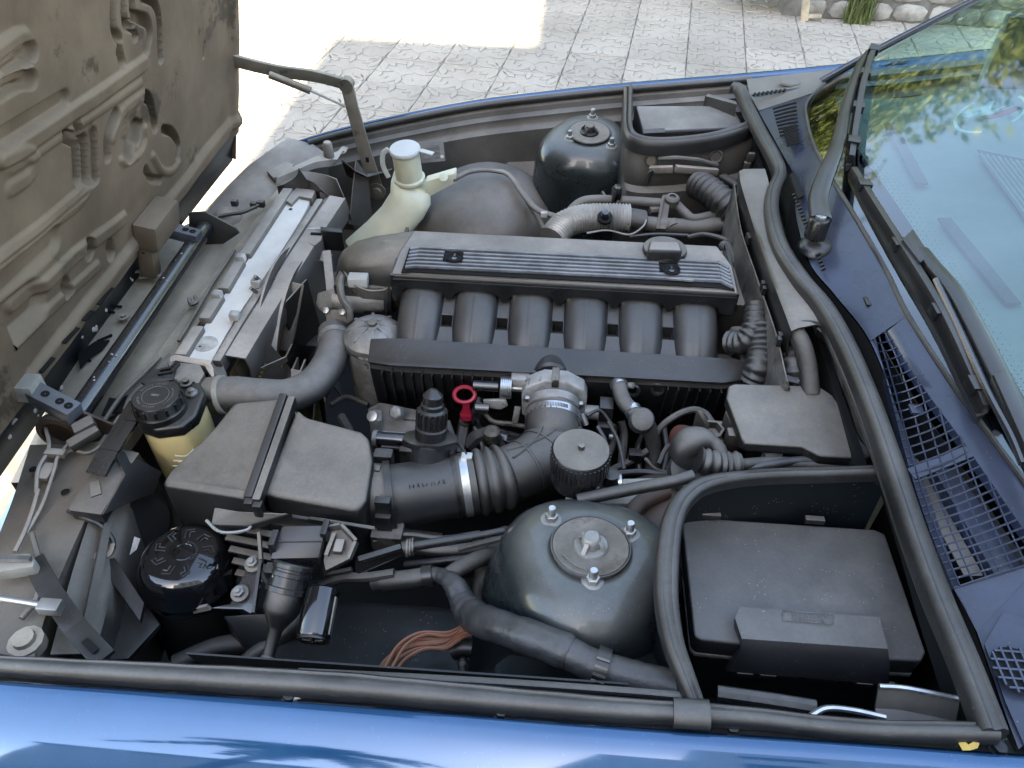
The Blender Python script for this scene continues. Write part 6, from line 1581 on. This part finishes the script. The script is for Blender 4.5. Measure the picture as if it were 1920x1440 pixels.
# fuse box (near right) with partition
fx = T('fuse_box', 'large black fuse box with dusty lid and lettered handle flap', 'fuse box', P(1500,1120,.75))
ld = PL([(1278,968,.852),(1640,992,.852),(1660,1000,.852),(1737,1222,.852),(1728,1240,.850),(1660,1236,.850),(1312,1200,.850),(1302,1190,.852)])
M['lid'] = mat('dusty_box_lid', (.017,.018,.021), .33, dust=.55, dustcol=(.22,.205,.185), dn=7, bump=.2, bs=300, specks=.6, var=.2)
G().prism(ld, (0,0,-.03)).build('lid', M['lid'], fx, bevel=.007, seg=3)
G().prism([p-Z*.0305 for p in ld], (0,0,-.006)).build('lid_lip', M['scuff'], fx, bevel=.001)
G().prism([p-Z*.037 + (sum(ld,V())/len(ld)-p)*.04 for p in ld], (0,0,-.10)).build('case', M['plastic'], fx, bevel=.004)
fp0 = PL([(1385,1143,.864),(1645,1163,.864)]); fp1 = PL([(1376,1164,.8645),(1652,1186,.8645)]); fp2 = PL([(1388,1196,.862),(1660,1215,.862)]); fp3 = PL([(1386,1212,.852),(1664,1232,.852)]); fp4 = PL([(1360,1250,.812),(1664,1276,.812)])
G().loft([[r[0].lerp(r[1], t) for t in (0,.02,.98,1)] for r in (fp0, fp1, fp2, fp3, fp4)], closed=False).build('handle_flap', M['lid'], fx, ang=50, thick=-.006)
G().loft([[r[0]+V((.001,-.001,-.003)), r[0]+V((.004,.0,-.02)), r[1]+V((-.004,.0,-.02)), r[1]+V((-.001,-.001,-.003))] for r in (fp0, fp1, fp2)], closed=True).build('flap_block', M['plastic'], fx)
tq = PL([(1465,1150,.8655),(1559,1157,.8655),(1559,1176,.866),(1465,1168,.866)])
tq = [p_+Z*.006 for p_ in tq]
G().tube(tq+[tq[0]], .0006, 5).build('text_frame', M['scuff'], fx)
def strokes(p, xdir, up_, n_, size, m_, parent, nm='lettering'):
    """worn moulded characters, no longer readable: short raised strokes along a line"""
    rs_ = random.Random(n_); xdir = V(xdir).normalized(); z_ = xdir.cross(up_).normalized(); up_ = z_.cross(xdir)
    for c_ in range(n_):
        if rs_.random() < .14: continue
        o = V(p)+xdir*((c_-(n_-1)/2)*size*.78)
        for t_ in range(rs_.choice((1,2,2))):
            a = o+xdir*rs_.uniform(-.25,.25)*size+up_*rs_.uniform(-.5,-.1)*size; b = o+xdir*rs_.uniform(-.25,.25)*size+up_*rs_.uniform(.1,.5)*size
            G().bar(a, b, size*.13, .0007, z_).build(nm, m_, parent)
xd = tq[1]-tq[0]; ud = tq[0]-tq[3]
strokes((tq[0]+tq[1])/2-ud*.28+Z*.0006, xd, ud, 15, .0052, M['scuff'], fx); strokes((tq[0]+tq[1])/2-ud*.72+Z*.0006, xd, ud, 9, .0052, M['scuff'], fx)
for k in range(4):
    p, q = fp4[0].lerp(fp4[1], .02+.245*k), fp4[0].lerp(fp4[1], .225+.245*k)
    G().prism([p+V((0,-.002,.006)), q+V((0,-.002,.006)), q+V((0,-.002,-.014)), p+V((0,-.002,-.014))], (0,.006,0)).build('hinge_block', M['plastic'], fx, bevel=.0015)
for k in (0, 3):
    p = fp4[0].lerp(fp4[1], .02+.245*k); 
    for j in range(2): G().box(p+V((.018+.026*j,-.004,-.004)), (.018,.006,.008)).build('clip', M['plastic_dusty'], fx, bevel=.001)
pw = T('fuse_box_wall', 'dark painted wall behind the fuse box under its rubber seal', 'partition', P(1460,930,.80))
q = PL([(1268,930,.915),(1320,905,.92),(1500,895,.925),(1668,888,.93)]); 
qq = cr(q, 6)
G().loft([[p+V((0,.004,0)), p+V((0,-.002,-.03)), p+V((0,-.006,-.11)), p+V((0,-.006,-.25))] for p in qq], closed=False).build('wall', M['paint_dark'], pw, thick=.003)
for px, py in ((1333,966),(1527,975)): G().box(P(px,py,.862), (.024,.008,.008)).build('clip', M['plastic_dusty'], pw, bevel=.001)
lw_ = cr(PL([(1262,960,.915),(1250,1050,.915),(1252,1160,.915),(1280,1270,.92),(1300,1300,.925)]),6)
G().loft([[p, p-Z*.12, p-Z*.25] for p in lw_], closed=False).build('side_wall', M['paint_dark'], pw, thick=.003)
ps = T('rubber_seal', 'folded rubber seal curving around the fuse box compartment', 'seal', P(1300,920,.9))
def strip_seal(line, w, h, nm, parent, m_=None, tilt=0):
    c = resample(cr(PL(line), 8), .012); n_ = len(c); rings = []
    for i, p in enumerate(c):
        d = (c[min(i+1,n_-1)]-c[max(i-1,0)]).normalized(); s = d.cross(Z).normalized()
        ww = w(i/(n_-1)) if callable(w) else w
        u = (Z+s*tilt).normalized()
        prof = [(-1,-1),(-1,.1),(-.8,.75),(-.35,1),(-.05,.62),(.15,.62),(.4,.9),(.75,.7),(1,.0),(1,-1)]
        rings.append([p+s*ww*a+u*h*b for a, b in prof])
    return G().loft(rings).build(nm, m_ or M['rubber'], parent, ang=50)
strip_seal([(1672,884,.942),(1560,888,.94),(1430,892,.938),(1330,905,.936),(1285,932,.934),(1262,975,.934),(1252,1040,.934),(1250,1120,.934),(1262,1200,.936),(1285,1265,.94),(1305,1318,.944)], lambda t: .0078+.005*max(0,math.sin((t-.35)*math.pi/.65)) if t > .35 else .0078, .0085, 'strip', ps)
# below the fuse box: dark floor, metal rail, bracket
G().box((.25,-.62,.70), (.40,.40,.01)).build('tray_floor', M['dark'], pw)
mb = T('hinge_bracket', 'bare edged metal bracket at the rear corner of the fuse box bay', 'bracket', P(1680,1310,.90))
A = cr(PL([(1648,1288,.925),(1700,1292,.927),(1800,1312,.93)]),5)
G().loft([[p, p+V((0,-.012,-.02)), p+V((0,-.04,-.03)), p+V((0,-.05,-.06))] for p in A], closed=False).build('arm', M['paint_dusty'], mb, thick=.003)
G().tube([p+Z*.001 for p in A], .003, 7).build('bright_edge', M['clip'], mb)
G().tube(cr(PL([(1520,1342,.93),(1550,1328,.93),(1600,1332,.93),(1660,1345,.93)]),4), .003, 7).build('bright_edge', M['clip'], mb)
G().tube(cr(PL([(1345,1300,.90),(1450,1315,.905),(1530,1328,.91)]),4), .008, 9).build('rod', M['rubber'], mb)
# ------------------------------------------------------------------ main seal along the cowl + cable tray
ms = T('rubber_seal', 'wide dusty rubber seal sweeping along the cowl to the fender corner', 'seal', P(1560,600,.96))
mainl = [(1372,163,.945),(1388,168,.948),(1404,205,.953),(1428,252,.958),(1452,296,.962),(1462,328,.966),(1450,360,.97),(1447,400,.972),(1462,460,.975),(1500,522,.977),(1548,580,.978),(1590,655,.978),(1632,755,.977),(1672,868,.975),(1716,1000,.972),(1760,1120,.972),(1810,1240,.974),(1862,1375,.976)]
strip_seal(mainl, .0125, .011, 'strip', ms)
inner = [(x-20-6*(y > 600), y+6, z-.02) for x, y, z in mainl[8:]]
G().tube(resample(cr(PL(inner), 6), .02), .0045, 8).build('inner_lip', M['rubber_dusty'], ms)
tr_ = T('cable_tray', 'dusty plastic cable duct cover along the firewall', 'cable duct', P(1450,480,.92))
A = cr(PL([(1388,322,.962),(1392,350,.962),(1420,440,.962),(1448,520,.962),(1478,600,.96),(1486,622,.958)]),6); B = cr(PL([(1432,318,.964),(1440,352,.964),(1448,440,.966),(1482,520,.968),(1530,592,.966),(1546,608,.962)]),6)
G().loft([[p-Z*.12+X*.02, p-Z*.02, p, p.lerp(q,.15)+Z*.003, q, q-Z*.01] for p, q in zip(A, B)], closed=False).build('cover', M['plastic_dusty'], tr_, ang=45, thick=-.002, bevel=0)
A2 = cr(PL([(1378,345,.93),(1390,428,.93),(1420,519,.93),(1456,625,.925),(1474,700,.92),(1482,730,.90)]),6)
G().loft([[p, p+V((-.002,0,-.06)), p+V((.0,0,-.18))] for p in A2], closed=False).build('front_wall', M['alu_dirty'], tr_, thick=-.002)
for px, py in ((1404,450),(1402,445),(1430,535),(1432,545),(1462,632),(1460,640),(1385,370)): G().box(P(px,py,.935), (.006,.010,.014)).build('clip', M['plastic'], tr_, bevel=.001)
A3 = cr(PL([(1478,610,.955),(1495,605,.962),(1520,604,.964),(1548,612,.962)]),4)
G().tube(A3, .003, 7).build('lip', M['plastic'], tr_)
tw = T('harness_trunk', 'thick cable trunk dropping from the duct behind the module box', 'cables', P(1500,660,.88))
G().tube(cr(PL([(1490,620,.945),(1505,650,.935),(1515,690,.915),(1520,740,.89)]),6), .0135, 12).build('trunk', M['loom'], tw)
G().corr(cr(PL([(1490,668,.90),(1488,690,.90),(1492,730,.88)]),5), .016, .004, .012, 16).build('bellows', M['rubber_dusty'], tw)
G().prism(PL([(1468,680,.905),(1488,668,.91),(1505,680,.91),(1500,720,.90),(1468,712,.90)]), (0,0,-.03)).build('clamp', M['plastic'], tw, bevel=.003)
G().add(PL([(1530,615,.95),(1560,640,.95),(1610,760,.945),(1640,860,.94),(1640,870,.80),(1560,740,.82),(1530,650,.82)]), [tuple(range(7))]).build('back_wall', M['alu_dirty'], tw, thick=.003)
ch = T('corrugated_hose', 'pair of ribbed black hoses climbing behind the manifold', 'hose', P(1410,650,.80))
G().corr(cr(PL([(1368,642,.86),(1396,640,.875),(1414,612,.895),(1418,575,.91)]),6), .0165, .003, .010, 16).build('hose', M['rubber'], ch)
G().corr(cr(PL([(1410,715,.84),(1420,690,.86),(1425,655,.875),(1424,605,.90)]),6), .017, .003, .010, 16).build('hose', M['rubber'], ch)
G().tube(cr(PL([(1372,660,.83),(1390,672,.82),(1410,700,.81)]),5), .008, 10).build('pipe', M['rubber'], ch)
G().lathe([(.009,0),(.009,.02),(.006,.024)], P(1376,622,.85), V((.3,-.6,.5)), 10).build('fitting', M['alu_dirty'], ch)
hg = T('engine_rear_hoses', 'dark hoses bundled behind the right end of the valve cover', 'hoses', P(1385,480,.85))
G().tube(cr(PL([(1358,462,.86),(1375,480,.87),(1390,520,.86),(1400,560,.84),(1400,600,.82)]),6), .012, 10).build('hose', M['loom'], hg)
G().tube(cr(PL([(1370,452,.86),(1392,490,.87),(1404,530,.86),(1408,570,.84)]),6), .008, 10).build('hose', M['rubber'], hg)
G().box(P(1392,505,.875), (.02,.03,.02)).build('plug', M['plastic_dusty'], hg, bevel=.003)
# ------------------------------------------------------------------ far side: washer neck, filter box, hoses and pipes
wn_ = T('washer_filler', 'pale washer fluid filler neck with white flip lid', 'washer filler', P(740,380,.70))
c = P(764,310,.835)
up3 = V((-.05,-.12,1)).normalized()
G().lathe([(.030,-.03),(.030,.030),(.029,.034)], c, up3, 28).build('throat', M['neck'], wn_)
G().lathe([(.035,-.036),(.035,-.030),(.032,-.028)], c, up3, 28).build('collar', M['neck'], wn_)
lid = G().lathe([(.0330,.034),(.0340,.036),(.0340,.041),(.032,.044),(.001,.046)], c, up3, 28).build('lid', M['white_cap'], wn_)
G().bar(c+up3*.042+V((.034,-.004,0)), c+up3*.040+V((.064,-.014,0)), .014, .003).build('lid_tab', M['white_cap'], lid, bevel=.001)
G().tube(cr([c+up3*.040+V((-.036,-.002,0)), c+V((-.050,-.008,.028)), c+V((-.052,-.010,.002)), c+V((-.042,-.012,-.025))], 6), .0035, 8, flat=1.6).build('lid_strap', M['white_cap'], lid)
rings = []
for px, py, z, wx, wy in ((768,326,.800,.040,.034),(770,350,.785,.052,.036),(770,372,.765,.054,.036),(755,398,.735,.056,.036),(725,430,.70,.058,.036),(690,462,.66,.060,.036)):
    p = P(px, py, z); wx *= .88; wy *= .9; rings.append([p+V((math.cos(t)*wx*(1 if abs(math.cos(t)) < .8 else .95), math.sin(t)*wy, -.25*math.cos(t)*wx)) for t in [2*math.pi*k/20 for k in range(20)]])
G().loft(rings).build('neck', M['neck'], wn_, ang=70)
a_, b_ = P(800,352,.785), P(856,334,.80)
G().loft([[a_+V((0,-.01,-.022)), a_+V((0,-.012,.022)), a_+V((0,.008,.026)), a_+V((0,.012,-.018))], [b_+V((0,-.008,-.008)), b_+V((0,-.010,.018)), b_+V((0,.012,.022)), b_+V((0,.014,-.004))]]).build('ear', M['neck'], wn_, bevel=.004)
G().lathe([(.010,0),(.010,.003),(.001,.005)], P(833,338,.805)+V((0,-.008,.010)), V((-.05,-.6,.8)), 18).build('rivet', M['neck'], wn_)
# engine label plate on the far wall
lp_ = T('rating_plate', 'small dark metal rating plate on the far inner fender', 'plate', P(822,280,.80))
q = [P(x,y,z) for x, y, z in ((785,268,.815),(831,266,.822),(835,302,.79),(790,306,.785))]
G().prism(q, (0,.003,.001)).build('plate', M['paint_dusty'], lp_, bevel=.0006)
for k in range(3): G().bar(q[0].lerp(q[3],.3+.25*k)+V((.006,-.001,.001)), q[1].lerp(q[2],.3+.25*k)+V((-.012,-.001,.001)), .0012, .0008).build('line', M['scuff'], lp_)
for x, y in ((829,283),(829,294)): G().lathe([(.004,0),(.004,.002),(.001,.003)], P(x,y,.803), V((0,-.8,.5)), 10).build('rivet', M['chip'], lp_)
# far filter housing
fb_ = T('cabin_filter_box', 'dusty beige topped filter box in the far compartment', 'filter box', P(1290,230,.85))
q = PL([(1190,197,.912),(1372,197,.912),(1400,238,.912),(1204,247,.912)])
G().prism(q, (0,0,-.09)).build('box', M['cover_top'], fb_, bevel=.009, seg=4)
G().prism([P(1206,242,.9128),P(1246,240,.9128),P(1247,248,.910),P(1206,250,.910)], (0,-.001,-.03)).build('label', M['rubber'], fb_)
wl_ = T('filter_compartment', 'far filter compartment with pressed dusty walls', 'compartment', P(1290,300,.75))
# inner wall facing the engine
A = cr(PL([(1166,262,.90),(1176,275,.905),(1215,283,.905),(1300,278,.91),(1380,262,.92),(1412,250,.925)]),6)
G().loft([[p+V((0,.006,0)), p+V((0,-.003,-.02)), p+V((0,-.012,-.055)), p+V((0,-.012,-.075)), p+V((0,-.024,-.085)), p+V((0,-.03,-.14)), p+V((0,-.05,-.26))] for p in A], closed=False).build('front_wall', M['paint_dusty'], wl_, thick=.004)
B = PL([(1170,165,.905),(1168,200,.90),(1166,240,.90),(1166,262,.90)])
G().loft([[p, p-Z*.10, p-Z*.25] for p in B], closed=False).build('side_wall', M['paint_dusty'], wl_, thick=.004)
G().prism(PL([(1190,160,.90),(1385,165,.92),(1408,248,.92),(1180,270,.89)]), (0,0,-.004)).build('floor', M['dark'], wl_).location = V((0,0,-.14))
# pressed bead and holes on the wall
def onwall(px, py, k=0):
    return PY(px, py, A[min(len(A)-1, max(0, round((px-1166)/246*(len(A)-1))))].y-.019-k)
for px, py, r in ((1221,300,.012),(1343,294,.012)): 
    p = onwall(px, py); G().torus(p, V((0,-1,.2)), r, .0025, 20, 6).build('plug_ring', M['paint_dusty'], wl_); G().lathe([(r,0),(.001,.0005)], p+V((0,.001,0)), V((0,-1,.2)), 18).build('plug', M['panel_brown'] if px < 1300 else M['paint_dusty'], wl_)
G().tube([onwall(x, y, .006) for x, y in ((1235,297),(1270,296),(1310,300),(1345,310))], .005, 8).build('bead', M['paint_dusty'], wl_)
G().bar(onwall(1218,318,.012), onwall(1262,317,.012), .012, .014).build('ledge', M['panel_grey'], wl_, bevel=.002); G().bar(onwall(1266,316,.012), onwall(1345,322,.012), .012, .014).build('ledge', M['panel_grey'], wl_, bevel=.002)
G().tube(cr([onwall(1212,345,.01), onwall(1218,325,.012), onwall(1228,318,.012)], 4), .006, 8).build('bead', M['paint_dusty'], wl_)
G().prism(PL([(1322,180,.93),(1328,176,.93),(1380,190,.94),(1382,196,.94)]), (0,0,-.03)).build('gusset', M['paint_dusty'], wl_)
for px, py, z in ((1405,300,.89),(1400,312,.88),(1408,295,.90)): G().box(P(px,py,z), (.014,.01,.02)).build('clip', M['plastic_heavy'], wl_, bevel=.002)
s2 = T('rubber_seal', 'dusty rubber seal framing the far filter compartment', 'seal', P(1180,260,.9))
def strip2(line, w, h):
    c = resample(cr(PL(line), 8), .012); n_ = len(c); rings = []
    for i, p in enumerate(c):
        d = (c[min(i+1,n_-1)]-c[max(i-1,0)]).normalized(); s = d.cross(Z).normalized()
        rings.append([p+s*w*a+Z*h*b for a, b in [(-1,-1.6),(-1,.2),(-.6,1),(-.1,.8),(.1,.45),(.4,.8),(.8,.6),(1,-.2),(1,-1.6)]])
    return G().loft(rings).build('strip', M['rubber_dusty'], s2, ang=50)
strip2([(1178,168,.925),(1177,205,.925),(1177,240,.925),(1186,260,.925),(1212,269,.925),(1260,270,.928),(1330,262,.932),(1385,247,.936),(1418,232,.94)], .0105, .013)
# corrugated hoses and pipes
fh = T('corrugated_duct', 'fat ribbed black drain hose leaving the far compartment wall', 'hose', P(1340,370,.82))
G().corr(cr(PL([(1308,346,.845),(1330,358,.85),(1355,378,.845),(1380,402,.83)]),7), .027, .0035, .0135, 22).build('hose', M['rubber_dusty'], fh)
fp_ = T('heater_pipes', 'dusty coolant pipes with clamps behind the valve cover', 'pipes', P(1220,410,.78))
for l, r, m_ in (([(1062,405,.80),(1085,382,.815),(1110,375,.82),(1160,376,.82),(1240,381,.82)], .0105, 'tanpipe'), ([(1270,385,.82),(1285,400,.82),(1300,410,.815),(1330,405,.815),(1360,395,.815)], .010, 'tanpipe'), ([(1205,420,.80),(1260,424,.80),(1310,426,.80),(1350,420,.805),(1385,418,.81)], .0165, 'tanpipe'), ([(1222,338,.82),(1232,346,.815),(1250,345,.82),(1280,330,.835),(1310,325,.84),(1350,332,.84),(1382,350,.835)], .0105, 'rubber_dusty'), ([(1225,330,.825),(1222,342,.815),(1228,350,.81)], .013, 'rubber_dusty')):
    G().tube(cr(PL(l),7), r, 12).build('pipe', M[m_], fp_)
for px, py, z, ax_ in ((1243,398,.815,V((.3,.2,1))),):
    G().bar(P(1250,368,.835), P(1240,432,.80), .018, .012).build('clamp', M['alu_dirty'], fp_, bevel=.003)
    G().bar(P(1243,372,.838), P(1232,432,.80), .006, .016).build('clamp', M['alu_dirty'], fp_, bevel=.002)
G().lathe([(.015,-.012),(.015,.006),(.011,.010),(.007,.010),(.007,.004),(.001,.004)], P(1260,375,.835), V((0,-.2,1)), 16).build('cap', M['tanpipe'], fp_)
G().tube(PL([(1218,395,.81),(1235,393,.81)]), .008, 8).build('bolt', M['tanpipe'], fp_); G().tube(PL([(1256,418,.805),(1262,428,.80)]), .016, 14).build('union', M['tanpipe'], fp_)
def knob(px, py, z, name):
    p = P(px, py, z); G().lathe([(.008,-.045),(.009,-.02),(.0105,-.018),(.0105,0),(.008,.003),(.001,.004)], p, Z, 10, mod=lambda t, r, h: 1+.10*math.cos(5*t)).build(name, M['black_metal'], fp_)
    for k in range(6):
        a_ = k*math.pi/3; G().bar(p+Z*.003, p+V((math.cos(a_)*.009, math.sin(a_)*.009, .002)), .002, .002).build('spoke', M['alu_dirty'], fp_)
knob(1158,352,.855,'service_port')
G().tube(PL([(1158,362,.84),(1156,385,.815)]), .010, 8).build('port_base', M['tanpipe'], fp_)
fs_ = T('foil_sleeve', 'ribbed foil heat sleeve on the hose behind the valve cover', 'heat sleeve', P(1110,420,.80))
G().corr(cr(PL([(1035,448,.815),(1055,424,.825),(1085,411,.83),(1120,407,.83),(1180,408,.83)]),7), .0255, .0028, .0065, 22).build('sleeve', M['foil'], fs_)
G().tube(cr(PL([(1178,408,.83),(1200,412,.828),(1210,414,.826)]),4), [.026]*8+[.02], 14, flat=.7).build('frayed_end', M['loom'], fs_)
p = P(1134,408,.852)
G().lathe([(.015,-.004),(.015,.003),(.001,.0031)], p, V((0,-.45,1)), 20).build('hole', M['dark'], fs_)
G().lathe([(.008,-.004),(.009,.010),(.007,.013),(.001,.014)], p+V((0,-.002,.002)), V((0,-.2,1)), 8).build('service_port', M['black_metal'], fs_)
G().tube(cr(PL([(1100,437,.84),(1140,432,.842),(1180,440,.84),(1205,425,.84),(1212,412,.84)]),5), .0018, 6).build('loose_wire', M['pale'], fs_)
fw_ = T('far_wiring', 'thin dusty wiring loom draped over the far wheel arch', 'wiring', P(950,350,.76))
for k, o in enumerate((0, 4, 8)):
    G().tube(cr(PL([(850,338-o*.3,.80),(885,322-o*.3,.80),(930,320+o*.2,.795),(955,328+o*.4,.79),(985,365+o,.775),(1010,392+o*.6,.77),(1055,408+o*.4,.775)]),7), .0042, 7).build('wire', M['plastic_heavy'], fw_)
G().tube(cr(PL([(985,370,.77),(1000,395,.75),(1018,425,.74),(1024,442,.74)]),5), .006, 8).build('wire', M['plastic_heavy'], fw_)
G().box(P(1020,402,.778), (.014,.010,.010)).build('tie', M['chip'], fw_, bevel=.001)

# ------------------------------------------------------------------ small wiring and fixings that fill the bay
def cables(name, label, cat, items, loc):
    t = T(name, label, cat, loc)
    for l, r, m_ in items: G().tube(cr(PL(l), 6), r, 8).build('cable', M[m_], t)
    return t
cables('small_wiring', 'thin cables and hoses crowded below the oil filter', 'cables', [
 ([(700,850,.70),(740,880,.69),(790,880,.68),(830,870,.69)], .005, 'rubber'), ([(690,870,.69),(720,840,.71),(760,850,.71)], .0035, 'loom'),
 ([(838,790,.74),(850,830,.72),(845,860,.70),(830,890,.68)], .006, 'loom'), ([(890,800,.73),(905,840,.71),(900,870,.70)], .0045, 'rubber_dusty'),
 ([(905,770,.75),(925,790,.74),(960,795,.74),(985,800,.735)], .004, 'alu_dirty'), ([(640,780,.70),(660,820,.69),(650,860,.67)], .008, 'rubber'),
 ([(620,760,.70),(650,745,.70),(690,760,.70)], .005, 'loom')], P(800,850,.65))
cables('sensor_leads', 'sensor leads crossing the gap beside the brake reservoir', 'cables', [
 ([(1120,800,.78),(1135,830,.77),(1130,870,.76),(1150,900,.76)], .0035, 'rubber'), ([(1140,790,.78),(1160,830,.76),(1170,880,.75)], .003, 'loom'),
 ([(1235,870,.76),(1250,840,.77),(1275,830,.78)], .004, 'rubber_dusty'), ([(1255,905,.80),(1275,880,.80),(1285,850,.80)], .0045, 'loom'),
 ([(1210,860,.74),(1230,880,.74),(1270,890,.76)], .003, 'alu_dirty'), ([(1100,780,.79),(1125,770,.79),(1150,800,.77)], .0028, 'rubber')], P(1190,860,.68))
cables('near_loom', 'cable loom and thin lines below the relay box and adjuster', 'cables', [
 ([(600,1100,.72),(640,1085,.74),(690,1082,.75),(740,1075,.76)], .0065, 'loom'), ([(620,1075,.74),(680,1080,.74),(730,1092,.74),(790,1080,.755)], .0035, 'rubber'),
 ([(700,1015,.74),(760,1003,.74),(830,1010,.74),(900,1000,.74)], .0045, 'rubber_dusty'), ([(560,1090,.73),(600,1080,.745),(660,1068,.76)], .004, 'rubber'),
 ([(860,1030,.76),(900,1020,.77),(940,1010,.77)], .004, 'loom'), ([(480,1060,.74),(500,1090,.73),(520,1130,.71),(510,1180,.69)], .004, 'loom')], P(700,1080,.66))
cables('front_wiring', 'dusty wiring clipped along the nose panel', 'cables', [
 ([(195,790,.785),(230,740,.79),(270,700,.79),(300,670,.79)], .0035, 'plastic_heavy'), ([(335,640,.785),(365,590,.785),(400,530,.785),(440,470,.785)], .003, 'plastic_heavy'),
 ([(110,860,.785),(135,845,.79),(165,850,.79),(200,830,.79)], .003, 'plastic_heavy'), ([(60,1000,.79),(75,1060,.79),(70,1120,.80),(40,1160,.80)], .0035, 'plastic_heavy')], P(280,700,.75))
cables('rear_wiring', 'dark wiring behind the valve cover by the duct', 'cables', [
 ([(1290,445,.83),(1320,440,.84),(1360,450,.85),(1385,470,.86)], .005, 'loom'), ([(1180,445,.83),(1230,440,.83),(1290,442,.83)], .004, 'rubber'),
 ([(1395,430,.86),(1400,480,.87),(1415,540,.87),(1420,590,.86)], .0045, 'loom'), ([(1330,380,.80),(1360,370,.82),(1385,372,.83)], .0045, 'tanpipe'),
 ([(1130,360,.80),(1145,390,.79),(1140,420,.79)], .003, 'tanpipe')], P(1300,440,.78))
# fasteners dotted over panels
def bolts(parent, pts, r, m_):
    for px, py, z in pts: G().lathe([(r*1.5,0),(r*1.5,.0015),(r,.0018),(r,.006),(r*.6,.0065)], P(px,py,z), Z, 6).build('bolt', m_, parent, bevel=.0004)
# moulded marks
strokes(P(800,908,.8055), (m0-m1), V((0,.4,.9)), 9, .0075, M['runner'], mf, 'moulded_mark')
